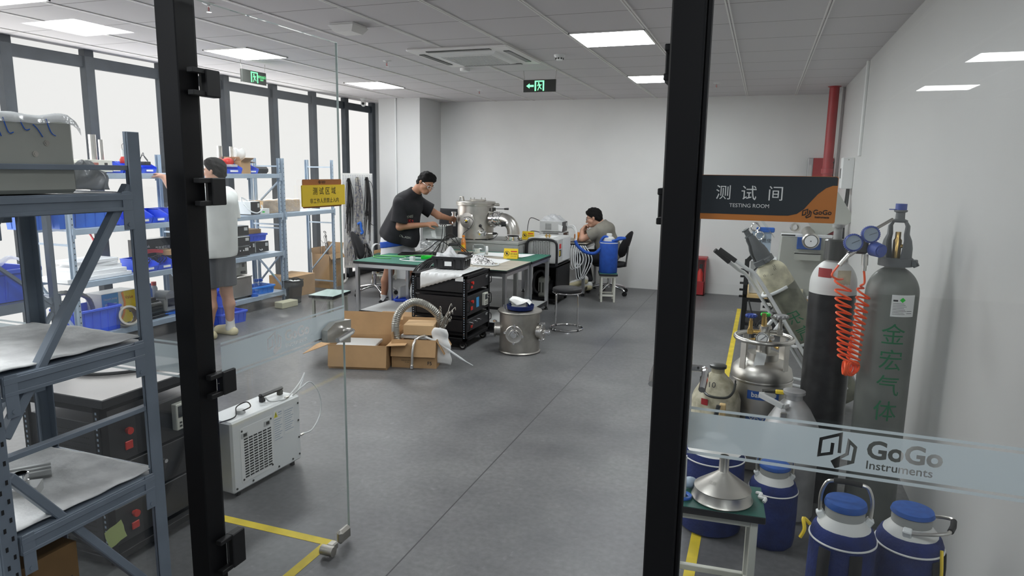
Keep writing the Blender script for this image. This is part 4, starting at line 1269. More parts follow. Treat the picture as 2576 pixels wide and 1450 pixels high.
for k in range(6):
    y = 4.95+.04*k; m.tube(spline([(-5.60, y-.05, z+.06), (-5.55, y-.02, z+.12+rnd.uniform(-.02, .02)), (-5.56, y+.05, z+.10), (-5.62, y+.06, z+.05)], 6), .004, 6)
solo('lead_bundle', m, 'cable_black', 'tangle of black leads in the third shelf bin', 'cables')
m = MB()
for k in range(3): m.tube(spline([(-5.68, 4.98, z+.14+.02*k), (-5.62, 5.08, z+.165+.012*k), (-5.60, 5.20, z+.15+.01*k), (-5.62, 5.30, z+.12)], 6), .007, 7)
solo('red_tubing', m, 'red_tube', 'red tubing lying across the bins on the third shelf', 'tubing')
t = carton('product_box', 'black printed carton with white lettering standing behind the third shelf bins', (-5.76, 5.20, z), 0, .12, .42, .285, 'black_plastic', tape=False)
m = MB(); put_text(m, 'Prok', .040, frame((.0612, -.10, .215), (0, 1, 0), (0, 0, 1))); put_text(m, '气体减压阀', .036, frame((.0612, .09, .19), (0, 1, 0), (0, 0, 1))); put_text(m, '气体减压阀', .016, frame((.0612, -.10, .17), (0, 1, 0), (0, 0, 1)))
t.part('lettering', m, 'white_plastic', smooth=0)
t = carton('cardboard_box', 'small tilted cardboard lid lying on the third shelf bins', (-5.62, 5.27, z+.125), .3, .14, .16, .05, 'cardboard', tape=False)
for k, (hh, l, kn) in enumerate(((.118, 'bottom black-fronted instrument of the stack of three', 4), (.112, 'middle black-fronted instrument of the stack of three', 0), (.120, 'top black-fronted instrument of the stack of three, with dark display', 0))):
    t = instrument('instrument', l, 'instrument', (-5.60+(.012 if k == 1 else 0), 6.21-.04*0, z+[0, .119, .232][k]), -.05, .26, .33, hh, 'white_paint', 'black_plastic', 's', knobs=0, group='stacked instruments on the third shelf')
    t.o.location = (-5.505+(.012 if k == 1 else 0), 6.185, z+[0, .119, .232][k])
    if kn:
        for q in range(3): t.part('knob', MB().cyl((.004, -.08+q*.05, .075), (.020, -.08+q*.05, .075), .008, seg=12), 'chrome')
    if k == 2: t.part('screen', MB().box(.004, .006, -.10, -.03, .04, .10), 'screen_dark', smooth=0)
t = instrument('control_box', 'small grey instrument with black front beside the stack of three', 'instrument', (-5.60, 6.46, z), -.12, .11, .22, .145, 'gray_machine', 'black_plastic', '', knobs=1)
t.part('cap', MB().lathe([(0, .02), (.028, .02), (.03, 0)], (-.06, 0, .145), seg=18), 'exit_dark')
t = instrument('control_box', 'wide black-fronted box with white handle under the blue tray', 'instrument', (-5.60, 6.65, z), -.12, .20, .22, .135, 'light_gray', 'black_plastic', '')
t.part('handle', MB().tube(spline([(.004, -.05, .045), (.018, -.045, .035), (.018, -.015, .035), (.004, -.01, .045)], 5), .004, 6), 'white_plastic')
crate('storage_tray', 'shallow blue tray resting on the two small instruments on the third shelf', 'tray', (-5.68, 6.56, z+.148), PI/2-.1, .30, .22, .085, 'blue_bin')
carton('cardboard_box', 'flat cardboard box resting on the shallow blue tray', (-5.70, 6.52, z+.236), -.1, .20, .24, .050, 'cardboard', tape=False)
t = Thing('white_jar', 'small white jar in front of the stacked instruments on the third shelf', 'jar', (-5.53, 6.02, z)); t.part('body', MB().lathe([(0, 0), (.035, 0), (.035, .045), (.02, .05), (.02, .06)], seg=20), 'white_plastic'); t.part('lid', MB().lathe([(.023, .058), (.023, .075), (0, .075)], seg=20), 'light_gray')
# --- bottom level
z = LV[3]
t = crate('storage_crate', 'big bright blue crate with corrugated hose on the bottom shelf', 'crate', (-5.66, 4.37, z), PI/2, .42, .36, .225, 'blue_bin')
m = MB(); m.tube(spline([(-5.62, 3.86, z+.26), (-5.60, 4.00, z+.38), (-5.60, 4.18, z+.385), (-5.62, 4.36, z+.31), (-5.66, 4.44, z+.16)], 10), .022, 10, rib=.12)
m.tube(spline([(-5.72, 3.96, z+.22), (-5.70, 4.08, z+.30), (-5.70, 4.25, z+.26), (-5.70, 4.36, z+.12)], 10), .020, 10, rib=.12)
solo('corrugated_hose', m, 'hose_gray', 'grey corrugated hose arching into the blue crate on the bottom shelf', 'hose')
t = carton('product_box', 'blue and yellow vacuum pump carton standing on the bottom shelf', (-5.74, 4.70, z), 0, .20, .38, .31, 'gas_white', tape=False)
m = MB(); m.box(.1005, .1015, -.187, -.015, .004, .306); t.part('blue_face', m, 'screen_blue', smooth=0)
m = MB(); m.prism([(-.015, .004), (.187, .004), (.187, .306), (.03, .306), (.055, .20), (.04, .10)], 0, .001, frame((.1005, 0, 0), (0, 1, 0), (0, 0, 1))); t.part('yellow_face', m, 'yellow', smooth=0)
m = MB(); m.prism(ribbon([(-.015, .01), (.035, .10), (.05, .20), (.028, .30)], .022), 0.0012, .002, frame((.1005, 0, 0), (0, 1, 0), (0, 0, 1))); t.part('stripe', m, 'orange', smooth=0)
m = MB(); put_text(m, 'Vacuum pump', .030, frame((.1022, -.10, .255), (0, 1, 0), (0, 0, 1)), sx=.82); put_text(m, '真空泵', .045, frame((.1022, -.10, .195), (0, 1, 0), (0, 0, 1))); put_text(m, 'FULL OIL', .018, frame((.1022, -.10, .12), (0, 1, 0), (0, 0, 1))); put_text(m, 'POWER', .018, frame((.1022, -.10, .09), (0, 1, 0), (0, 0, 1))); t.part('lettering', m, 'white_plastic', smooth=0)
m = MB(); put_text(m, 'Value', .045, frame((.1032, .10, .245), (0, 1, 0), (0, 0, 1)), sx=.9); t.part('brand_mark', m, 'red_paint', smooth=0)
m = MB(); m.tube(spline([(.103, .10, .10), (.118, .10, .135), (.118, .155, .135), (.103, .155, .10)], 6), .006, 6); t.part('carry_handle', m, 'black_plastic')
m = MB(); m.lathe([(.070, 0), (.092, 0), (.092, .012), (.080, .014), (.080, .10), (.092, .102), (.092, .115), (.074, .115), (.074, .0)], seg=32)
o = solo('pipe_flange', m, 'steel_satin', 'short wide steel pipe lying on its side at the front of the bottom shelf', 'pipe', (-5.52, 4.64, z+.093)); o.rotation_euler = (0, PI/2-.25, -.35)
t = Thing('vacuum_pump', 'dark grey motor of a vacuum pump on the bottom shelf beside the black post', 'pump', (-5.60, 5.01, z), .1)
m = MB(); m.cyl((0, -.11, .10), (0, .07, .10), .078, seg=26); 
for i in range(18):
    a = 2*PI*i/18; m.obox((.080*math.cos(a), -.02, .10+.080*math.sin(a)), (.008, .15, .004), Matrix.Rotation(-a, 3, 'Y'))
t.part('motor', m, 'exit_dark'); t.part('fan_cover', MB().lathe([(0, .0), (.07, 0), (.082, .02), (.082, .05)], (0, -.12, .10), (0, 1, 0), 26), 'black_plastic'); t.part('base', MB().box(-.07, .07, -.10, .15, 0, .028, .003), 'black_plastic'); t.part('terminal_box', MB().box(-.04, .04, -.06, .03, .165, .205, .006), 'black_plastic')
t = Thing('vacuum_pump', 'grey pump with dark plate and red bottle on the bottom shelf by the black post', 'pump', (-5.66, 5.24, z), .1)
t.part('body', MB().box(-.06, .08, -.09, .07, .02, .17, .02), 'gray_paint'); t.part('dome', MB().cyl((-.06, -.01, .17), (.08, -.01, .17), .068, seg=24), 'gray_paint'); t.part('name_plate', MB().box(.081, .083, -.06, .045, .08, .16), 'exit_dark', smooth=0); t.part('base', MB().box(-.08, .10, -.11, .09, 0, .02), 'blue_plastic')
for x, y, c, l in ((-5.76, 5.06, 'blue_plastic', 'blue bottle behind the pump motor, first of two'), (-5.76, 5.14, 'blue_plastic', 'second blue bottle behind the pump motor'), (-5.80, 5.24, 'light_gray', 'grey bottle with red cap behind the pumps')):
    t = Thing('oil_bottle', l, 'bottle', (x, y, z)); t.part('body', MB().lathe([(0, 0), (.033, 0), (.033, .25), (.022, .275), (.022, .28)], seg=18), c); t.part('cap', MB().lathe([(.024, .278), (.024, .315), (0, .315)], seg=16), 'red' if c == 'light_gray' else 'blue_plastic')
carton('cardboard_box', 'small brown box on the bottom shelf between motor and bottles', (-5.74, 4.96, z), 0, .10, .09, .25, 'cardboard', tape=False)
m = MB(); m.tube(spline([(-5.52, 5.10, z+.03), (-5.50, 5.25, z+.012), (-5.52, 5.40, z+.02), (-5.56, 5.46, z+.03)], 8), .006, 7); solo('blue_hose', m, 'blue_plastic', 'thin blue hose running along the bottom shelf', 'hose')
t = instrument('heater_unit', 'grey vented instrument standing on the steel bath on the bottom shelf', 'instrument', (-5.62, 6.28, z+.285), -.10, .21, .17, .165, 'gray_machine', 'gray_machine', 'h', label_plate=False)
t.o.rotation_euler = (0, 0, -.08); t.o.location = (-5.54, 6.19, z+.262)
t.part('socket', MB().box(.004, .010, .03, .06, .10, .14), 'exit_dark'); t.part('plug', MB().box(.004, .03, .0, .06, .03, .055, .006), 'black_plastic'); t.part('caption_plate', MB().box(.004, .006, -.07, -.02, .10, .145), 'light_gray', smooth=0)
t = Thing('water_bath', 'stainless steel water bath box with a black handle on the bottom shelf', 'water bath', (-5.66, 6.12, z), -.06)
t.part('body', MB().box(-.15, .15, -.24, .22, .022, .235, .006), 'steel_satin'); t.part('lid', MB().box(-.155, .155, -.245, .225, .237, .258, .004), 'steel_satin')
for y in (-.20, .18): t.part('foot', MB().box(.09, .135, y-.02, y+.02, 0, .022), 'black_matte')
t.part('handle', MB().tube(spline([(.10, -.21, .258), (.10, -.20, .285), (.10, -.13, .285), (.10, -.12, .258)], 5), .009, 8), 'black_plastic')
m = MB()
for i in range(8): m.box(-.10, .10, -.2412, -.2395, .06+i*.014, .067+i*.014)
t.part('vent', m, 'exit_dark', smooth=0)
crate('storage_tray', 'cyan blue tray of lab bottles at the end of the bottom shelf', 'tray', (-5.62, 6.54, z), PI/2-.12, .36, .24, .095, 'cyan_bin')
for x, y, hh in ((-5.58, 6.42, .10), (-5.64, 6.56, .135), (-5.64, 6.64, .13)):
    t = Thing('lab_bottle', {.10: 'squat lab bottle with blue cap at the front of the cyan tray', .135: 'taller lab bottle with blue cap in the cyan tray', .13: 'lab bottle with blue cap at the far end of the cyan tray'}[hh], 'bottle', (x, y, z+.006), 0)
    t.part('body', MB().lathe([(0, 0), (.034, 0), (.034, hh*.75), (.022, hh*.9), (.022, hh)], seg=20), 'bottle_clear'); t.part('cap', MB().lathe([(.026, hh-.008), (.026, hh+.024), (0, hh+.024)], seg=18), 'blue_plastic')
m = MB(); m.lathe([(0, .08), (.04, .09), (.055, .105), (.052, .11)], (-5.58, 6.60, z), seg=20); solo('glass_dish', m, 'bottle_clear', 'shallow glass dish lying on the cyan tray', 'dish')
m = MB(); m.cyl((0, 0, 0), (0, 0, .035), .045, seg=20); solo('blue_coil', m, 'blue_plastic', 'flat blue disc lying on the bottom shelf under the steel bath edge', 'disc', (-5.50, 6.36, z))

# ------------------------------------------------------------------ on the floor by the shelving
t = crate('storage_bin', 'bright blue bin on the floor at the base of the shelving', 'storage bin', (-5.35, 5.74, 0), PI/2-.15, .34, .26, .13, 'blue_bin')
t = crate('storage_bin', 'blue bin set askew on top of the floor bin', 'storage bin', (-5.36, 5.66, .115), PI/2+.2, .26, .22, .11, 'blue_bin')
t = pick_bin('storage_bin', 'blue scoop bin tilted on top of the stacked floor bins', (-5.38, 5.64, .22), PI/2+.5, .20, .22, .12, 'blue_bin')
t = pick_bin('storage_bin', 'upper blue scoop bin leaning out from the stacked floor bins', (-5.40, 5.60, .34), PI/2+.4, .18, .20, .10, 'blue_bin')
t = Thing('waste_basket', 'black wire mesh waste basket full of paper beside the shelving', 'waste basket', (-5.44, 6.98, 0))
t.part('base', MB().lathe([(0, .004), (.098, .004), (.098, .012), (0, .012)], seg=30), 'black_steel'); t.part('mesh_body', MB().lathe([(.095, .01), (.125, .275)], seg=40), 'mesh_black'); t.part('rim', MB().lathe([(.121, .265), (.130, .265), (.130, .285), (.121, .285), (.121, .265)], seg=40), 'black_steel')
m = MB(); rnd = random.Random(11)
for k in range(9):
    a = rnd.uniform(0, 6.28); r = rnd.uniform(0, .075); c = (r*math.cos(a), r*math.sin(a), .22+rnd.uniform(0, .04)); 
    m.ball(c, (.045, .035, .025), 7, 5, Matrix.Rotation(a, 3, 'X'))
solo('waste_paper', m, 'white_cloth', 'crumpled white paper heaped inside the mesh waste basket', 'paper', (-5.44, 6.98, 0), smooth=20, kind='stuff')
m = MB(); m.tube(spline([(.13*math.cos(a*PI/10), .13*math.sin(a*PI/10), .283+.012*math.sin(a*1.3)) for a in range(20)], 2, True), .006, 6, closed=True); m.lathe([(.128, .285), (.134, .25), (.130, .20)], seg=30)
solo('bin_liner', m, 'mesh_black', 'dark bin liner folded over the basket rim', 'bin liner', (-5.44, 6.98, 0))
m = MB(); m.box(-.065, .065, -.13, .13, 0, .075, .006); solo('foam_block', m, 'foam_yellow', 'yellowish foam block lying on the floor before the waste basket', 'foam block', (-5.33, 6.71, 0), -.12)
t = carton('cardboard_box', 'worn cardboard box on the floor behind the waste basket', (-5.82, 7.45, 0), -.05, .40, .46, .27, 'cardboard')
carton('cardboard_box', 'tall open cardboard box holding long wires behind the end bay', (-5.76, 8.19, 0), .0, .28, .34, .48, 'cardboard', False, (('b', 12, .14), ('r', 150, .08), ('l', 20, .08)))
m = MB(); rnd = random.Random(8)
for k in range(9):
    x, y = -5.76+rnd.uniform(-.09, .09), 8.18+rnd.uniform(-.10, .10); h = rnd.uniform(.58, .80); dx, dy = rnd.uniform(-.14, .08), rnd.uniform(-.10, .10)
    m.tube(spline([(x, y, .30), (x+dx*.5, y+dy*.5, h-.08), (x+dx, y+dy, h), (x+dx+.025, y+dy, h+.01), (x+dx+.035, y+dy, h-.02)], 5), .003, 5)
solo('wire_bundle', m, 'cable_black', 'bundle of bent stiff wires sticking out of the tall open box', 'wires')

# board hung thick with cables
t = Thing('cable_board', 'upright white slotted board hung thick with cables beside the windows', 'cable board', (-5.60, 8.78, 0), .48)
t.part('board', MB().box(-.24, .20, .0, .02, .20, 1.60, .003), 'gas_white')
m = MB()
for i in range(13):
    for j in range(64):
        m.box(-.225+.034*i, -.205+.034*i, -.002, .0, .24+.021*j, .249+.021*j)
t.part('slots', m, 'slot_gray', smooth=0)
for s in (-.22, .18):
    m = MB(); m.bar((s, .01, .0), (s, .01, .22), .03, .02); m.bar((s, -.22, .012), (s, .22, .012), .03, .02, (0, 0, 1)); t.part('stand_leg', m, 'gas_white')
def cable_hank(x, label, n, mt, z0, zl, spread, seed, r=.004):
    m = MB(); rnd = random.Random(seed)
    for k in range(n):
        a = rnd.uniform(-spread, spread); zb = z0-zl*rnd.uniform(.45, 1.0); w = rnd.uniform(.01, .05)
        y = -.02-rnd.uniform(0, .05)
        m.tube(spline([(x+a*.3-w*.3, y, z0-.02), (x+a*.3, y-.015, z0+rnd.uniform(0, .03)), (x+a*.5+w*.3, y-.01, z0-.03), (x+a+w*.6, y-.01, (z0+zb)/2), (x+a+rnd.uniform(-.02, .02), y-.005, zb)], 6), r, 5)
    t2 = solo('cable_hank', m, mt, label, 'cables', (-5.60, 8.78, 0), .48, 'cables on the slotted board')
cable_hank(-.14, 'black cable hank at the window edge of the slotted board', 26, 'cable_black', 1.50, .85, .05, 1)
cable_hank(-.02, 'pale mixed cable hank in the middle of the slotted board', 24, 'cable_mix', 1.52, .9, .06, 2)
cable_hank(.12, 'thick black cable hank at the column edge of the slotted board', 26, 'cable_black', 1.52, .95, .05, 3)
cable_hank(-.05, 'tangle of coloured leads low on the slotted board', 26, 'cable_mix', .72, .45, .14, 4)
cable_hank(.08, 'dark lead tangle at the bottom of the slotted board', 20, 'cable_black', .55, .40, .10, 6)
m = MB(); m.tube(spline([(.14, -.04, 1.50), (.20, -.05, 1.42), (.26, -.06, 1.0), (.22, -.06, .85), (.15, -.05, .9), (.12, -.04, 1.1)], 8), .004, 6); solo('cable_hank', m, 'cable_black', 'single long cable loop hanging off the side of the slotted board', 'cables', (-5.60, 8.78, 0), .48, 'cables on the slotted board')
m = MB(); m.tube(spline([(-.02, -.06, .86), (.02, -.07, .88), (.03, -.07, .80), (.05, -.07, .74), (.02, -.07, .72)], 6), .018, 8); solo('blue_cable_coil', m, 'blue_plastic', 'bright blue coiled lead hanging low on the slotted board', 'cables', (-5.60, 8.78, 0), .48)
m = MB()
for k in range(7): m.tube(spline([(.10+.14+.075*math.cos(a*PI/6)+.004*k, -.05-.006*k, .46+.11*math.sin(a*PI/6)) for a in range(12)], 3, True), .005, 5, closed=True)
solo('cable_coil', m, 'cable_white', 'coil of cream cable beside the swivel chair backrest', 'cables', (-5.60, 8.78, 0), .48)
carton('cardboard_box', 'cardboard box standing against the back wall beside the column', (-5.72, 9.72, 0), 0, .34, .26, .36, 'cardboard')
# ------------------------------------------------------------------ work tables in the middle of the room
def alu_table(name, label, x0, x1, y0, y1, h, top, shelf=True, cover=None, legs=((0, 0), (1, 0), (0, 1), (1, 1))):
    t = Thing(name, label, 'work table', (x0, y0, 0))
    L, D = x1-x0, y1-y0
    t.part('tabletop', MB().box(0, L, 0, D, h-.030, h-.002, .003), 'black_plastic')
    t.part('top_surface', MB().box(.001, L-.001, .001, D-.001, h-.003, h), top, smooth=0)
    for i, j in legs:
        x = .035 if i == 0 else L-.035; y = .035 if j == 0 else D-.035
        m = MB()
        m.box(x-.020, x+.020, y-.020, y+.020, .04, h-.030, .003)
        for s in (-1, 1):
            m.box(x-.004, x+.004, y+s*.0205-.0012, y+s*.0205+.0012, .04, h-.03); m.box(x+s*.0205-.0012, x+s*.0205+.0012, y-.004, y+.004, .04, h-.03)
        p = t.part('leg', m, 'aluminium', smooth=0)
        m = MB(); m.lathe([(0, 0), (.024, 0), (.024, .008), (.012, .016), (.010, .042), (0, .042)], (x, y, 0), seg=18); o = link('foot', m, 'black_matte'); o.parent = p
    for y in (.035, D-.035):
        m = MB(); m.box(.055, L-.055, y-.018, y+.018, h-.070, h-.030, .002); m.box(.055, L-.055, y-.0195, y+.0195, h-.054, h-.046); t.part('apron', m, 'aluminium', smooth=0)
    for x in (.035, L-.035):
        m = MB(); m.box(x-.018, x+.018, .055, D-.055, h-.070, h-.030, .002); m.box(x-.0195, x+.0195, .055, D-.055, h-.054, h-.046); t.part('apron', m, 'aluminium', smooth=0)
    if shelf:
        m = MB(); m.box(.02, L-.02, .06, D-.06, .085, .105); t.part('lower_shelf', m, 'light_gray', smooth=0)
        m = MB(); m.box(.02, L-.02, .055, .062, .075, .110); m.box(L-.025, L-.015, .06, D-.06, .075, .110); t.part('shelf_edge', m, 'black_plastic', smooth=0)
    return t
TZ = .67
t = alu_table('work_table', 'front aluminium work table with green mat, beside the black rack', -4.17, -2.37, 6.39, 7.17, TZ, 'green_mat')
t = alu_table('work_table', 'rear aluminium work table carrying the chargers, bottle and yellow sign', -3.98, -2.36, 7.18, 7.90, TZ, 'green_mat')
# beige covers lying on the green tops
m = MB(); m.box(-2.98, -2.372, 6.395, 7.165, TZ, TZ+.002); solo('table_cover', m, 'beige_mat', 'beige worn cover on the corner of the front work table behind the black rack', 'table cover', smooth=0)
m = MB(); m.box(-3.97, -2.70, 7.185, 7.80, TZ, TZ+.002); solo('table_cover', m, 'beige_mat', 'beige cover spread along the rear work table under the chargers', 'table cover', smooth=0)
m = MB(); m.grid(14, 10, lambda u, v: (-3.20+.62*u+.05*v, 7.40+.36*v+.05*u, TZ+.003+.004*math.sin(5*u+3*v)**2)); solo('paper_sheet', m, 'paper', 'large white sheet of paper spread under the yellow sign and glass jar', 'paper', smooth=60)
m = MB(); m.grid(10, 8, lambda u, v: (-2.98+.36*u, 6.92+.32*v-.05*u, TZ+.003+.003*math.sin(6*u)**2)); solo('paper_sheet', m, 'paper', 'white sheet of paper sticking out from under the crumpled foil', 'paper', smooth=60)

def warn_sign(loc, rz, label, s=1.0):
    t = Thing('table_sign', label, 'warning sign', loc, rz)
    w, h = .165*s, .118*s
    m = MB(); M0 = frame((0, 0, 0), (1, 0, 0), (0, .28, .96)); M1 = frame((0, .068*s, 0), (1, 0, 0), (0, -.28, .96))
    m.prism([(-w/2, 0), (w/2, 0), (w/2, h), (-w/2, h)], -.001, .001, M0); m.prism([(-w/2, 0), (w/2, 0), (w/2, h), (-w/2, h)], -.001, .001, M1)
    t.part('folded_card', m, 'yellow_sign', smooth=0)
    M = M0 @ Matrix.Translation((0, 0, .0016))
    m = MB(); m.add([M @ Vector((-.045*s+.030*s*math.cos(a*PI/12), h*.5+.030*s*math.sin(a*PI/12), 0)) for a in range(24)]+[M @ Vector((-.045*s+.025*s*math.cos(a*PI/12), h*.5+.025*s*math.sin(a*PI/12), 0)) for a in range(24)],
          [(a, (a+1) % 24, 24+(a+1) % 24, 24+a) for a in range(24)])
    m.add([M @ Vector((x*s, h*.5+y*s, 0)) for x, y in ((-.056, -.012), (-.036, -.012), (-.033, .002), (-.039, .012), (-.042, .016), (-.048, .017), (-.054, .012), (-.058, .0))], [tuple(range(8))])
    m.add([M @ Vector((x*s, h*.5+y*s, .0003)) for x, y in ((-.066, .014), (-.063, .018), (-.024, -.014), (-.027, -.018))], [(3, 2, 1, 0)])
    put_text(m, '请勿触摸', .021*s, M @ Matrix.Translation((.036*s, h*.48, 0))); put_text(m, 'DO NOT TOUCH', .0085*s, M @ Matrix.Translation((.036*s, h*.26, 0)), bold=.0003)
    t.part('pictogram', m, 'ink', smooth=0)
    m = MB(); m.add([M @ Vector((x*s, y*s+h*.5, .0)) for x, y in ((.0, .020), (.072, .020), (.072, .033), (.0, .033))], [(0, 1, 2, 3)]); put_text(m, 'WARNING', .0085*s, M @ Matrix.Translation((.036*s, h*.5+.0265*s, .0006)))
    t.part('red_band', m, 'red', smooth=0)
warn_sign((-2.665, 7.30, TZ+.003), .12, 'yellow do-not-touch sign standing at the front of the work table')
warn_sign((-2.79, 8.28, .802), .15, 'yellow do-not-touch sign partly hidden beside the steel elbow pipe', .92)

# laptop
t = Thing('laptop', 'closed black laptop on the green mat in front of the standing man', 'laptop', (-3.80, 7.13, TZ+.001), .30)
t.part('base', MB().box(-.18, .18, -.125, .125, 0, .012, .004), 'black_plastic'); t.part('lid', MB().box(-.18, .18, -.125, .125, .013, .022, .004), 'black_steel')
# chargers / instruments by the man
t = Thing('instrument', 'grey instrument with perforated side and taped note, upper of two on the table', 'instrument', (-3.72, 7.58, TZ+.155), .12)
t.part('body', MB().box(-.15, .14, -.13, .13, .012, .175, .006), 'light_gray'); t.part('front_panel', MB().box(.14, .150, -.125, .125, .016, .171), 'black_plastic')
m = MB()
for i in range(9):
    for j in range(8): m.obox((.02+.011*i, -.1305, .055+.011*j), (.006, .001, .005))
t.part('vent', m, 'exit_dark', smooth=0); t.part('note', MB().prism([(-.03, .04), (.03, .02), (.01, .115), (-.045, .11)], 0, .0008, frame((0, -.132, 0), (1, 0, 0), (0, 0, 1))), 'paper', smooth=0)
for x in (-.11, .10): t.part('foot', MB().cyl((x, -.10, 0), (x, -.10, .013), .012, seg=12), 'black_matte')
t = Thing('instrument', 'lower instrument of the pair on the table, wrapped in clear film', 'instrument', (-3.72, 7.57, TZ+.003), .12)
t.part('body', MB().box(-.17, .14, -.14, .13, .010, .140, .006), 'light_gray')
m = MB(); m.grid(20, 12, lambda u, v: (-.178+.325*u, -.146-.006*math.sin(17*u+9*v), .004+.145*v)); m.grid(20, 12, lambda u, v: (-.178+.325*u, -.146+.28*v, .147+.005*math.sin(14*u+11*v)))
t.part('film_wrap', m, 'haze_film', smooth=70)
m = MB()
for k in range(3): m.tube(spline([(-3.62+.03*k, 7.44, TZ+.335), (-3.60+.03*k, 7.42, TZ+.36), (-3.57+.03*k, 7.40, TZ+.30), (-3.58+.04*k, 7.36, TZ+.12), (-3.60+.05*k, 7.32, TZ+.03)], 6), .004, 6)
solo('signal_lead', m, 'cable_black', 'black leads hanging down the front of the grey instruments', 'cables')
m = MB()
for k, (a, b) in enumerate(((-3.60, 7.30), (-3.48, 7.34), (-3.40, 7.26))):
    m.tube(spline([(a-.18, b-.05, TZ+.012), (a-.08, b-.02, TZ+.08+.06*k), (a+.02, b, TZ+.16+.05*k), (a+.12, b, TZ+.14), (a+.22, b+.02, TZ+.05), (a+.26, b, TZ+.012)], 7), .0055, 7)
m.box(-3.42, -3.30, 7.24, 7.32, TZ+.12, TZ+.15, .006); m.box(-3.34, -3.16, 7.32, 7.40, TZ+.004, TZ+.04, .006); m.box(-3.62, -3.44, 7.22, 7.28, TZ+.004, TZ+.035, .006)
solo('power_lead', m, 'cable_black', 'snarl of black power leads and adapters between laptop and black bin', 'cables')
# green tray, cables
t = Thing('parts_tray', 'bright green parts tray among the leads on the green mat', 'tray', (-3.47, 6.93, TZ+.002), .2)
m = MB(); open_shell(m, .24, .15, .028, .006, .006); t.part('body', m, 'green_plastic')
m = MB(); m.tube(spline([(-4.12+.20*math.cos(a*PI/8)+.18, 6.78+.10*math.sin(a*PI/8), TZ+.008+.003*math.sin(a)) for a in range(14)], 4), .006, 7); m.tube(spline([(-4.10, 6.86, TZ+.01), (-3.85, 6.92, TZ+.012), (-3.65, 6.92, TZ+.03), (-3.50, 6.94, TZ+.035)], 6), .005, 6)
solo('green_cable', m, 'green_cable', 'pale green cable coiled on the green mat beside the laptop', 'cable')
m = MB(); m.tube(spline([(-3.52, 6.86, TZ+.008), (-3.70, 6.80, TZ+.008), (-3.74, 6.66, TZ+.008), (-3.58, 6.58, TZ+.008), (-3.35, 6.62, TZ+.008)], 8), .0055, 7); m.box(-3.62, -3.57, 6.66, 6.71, TZ+.002, TZ+.045, .004)
solo('white_cable', m, 'cable_white', 'white cable and plug curled on the green mat near the rack', 'cable')
m = MB(); rnd = random.Random(21)
for k in range(16):
    a = rnd.uniform(-.06, .06); b = rnd.uniform(0, .10)
    m.tube(spline([(-3.10+a, 6.55+b, TZ+.02), (-3.20+a, 6.40+b*.5, TZ+.05+b*.3), (-3.30+a*1.4, 6.33-.02*(k % 3), TZ-.04), (-3.34+a*1.6, 6.31, .50-rnd.uniform(0, .10)), (-3.22+a, 6.31, .42-rnd.uniform(0, .06))], 7), .0055, 6)
solo('lead_bundle', m, 'cable_black', 'bundle of black leads spilling over the table edge beside the rack', 'cables')
m = MB(); rnd = random.Random(22)
for k in range(5):
    a = rnd.uniform(-.05, .05)
    m.tube(spline([(-3.12+a, 6.60, TZ+.03), (-3.22+a, 6.42, TZ+.05), (-3.33+a, 6.32, .55), (-3.36+a, 6.30, .40-.03*k), (-3.24, 6.30, .34-.04*k)], 7), .005, 6)
solo('lead_bundle', m, 'cable_white', 'white leads drooping among the black ones beside the rack', 'cables')
# bottle, jar, foil
t = Thing('drink_bottle', 'orange soft drink bottle standing on the rear work table', 'bottle', (-3.44, 7.72, TZ+.003))
t.part('body', MB().lathe([(0, .002), (.028, .002), (.031, .02), (.030, .09), (.031, .10), (.031, .13), (.016, .165), (.013, .172)], seg=22), 'orange'); t.part('neck', MB().lathe([(.0312, .105), (.0312, .135), (.018, .166), (.0145, .172), (.0145, .185)], seg=22), 'bottle_clear'); t.part('cap', MB().lathe([(.017, .178), (.017, .20), (0, .20)], seg=18), 'orange'); t.part('sticker', MB().lathe([(.0316, .045), (.0316, .085)], seg=22, a0=-2.6, a1=-.6), 'yellow_sign')
t = Thing('glass_jar', 'round glass jar lying on its side near the yellow sign', 'jar', (-3.07, 7.33, TZ+.075), .3)
m = MB(); m.lathe([(0, -.075), (.055, -.072), (.075, -.055), (.078, .02), (.070, .055), (.050, .070), (.050, .085)], (0, 0, 0), (1, .2, 0), 30); t.part('body', m, 'bottle_clear')
m = MB(); m.lathe([(.052, .078), (.052, .105), (0, .105)], (0, 0, 0), (1, .2, 0), 26); t.part('lid', m, 'white_plastic'); t.part('paper_label', MB().box(-.04, .02, -.0795, -.0785, -.02, .03), 'cream_metal', smooth=0)
m = MB(); rnd = random.Random(4)
def foilf(u, v):
    a = 2*PI*u; r = v
    h = (1-r*r)*.075*(1+.5*math.sin(5*a)*r)+.018*(rnd.random()-.3)*(1-r)
    return (.24*r*math.cos(a)+.02*(rnd.random()-.5), .13*r*math.sin(a)+.02*(rnd.random()-.5), max(.002, h))
m.grid(70, 22, foilf); solo('aluminium_foil', m, 'foil', 'heap of crumpled shiny aluminium foil behind the black bin', 'foil', (-2.88, 6.80, TZ+.004), -.25, smooth=0)
m = MB(); m.tube(spline([(-2.84, 6.62, TZ+.010), (-2.66, 6.60, TZ+.012), (-2.58, 6.68, TZ+.012), (-2.62, 6.80, TZ+.012)], 8), .009, 8); solo('white_cable', m, 'cable_white', 'thick white cable curling from under the foil heap', 'cable')

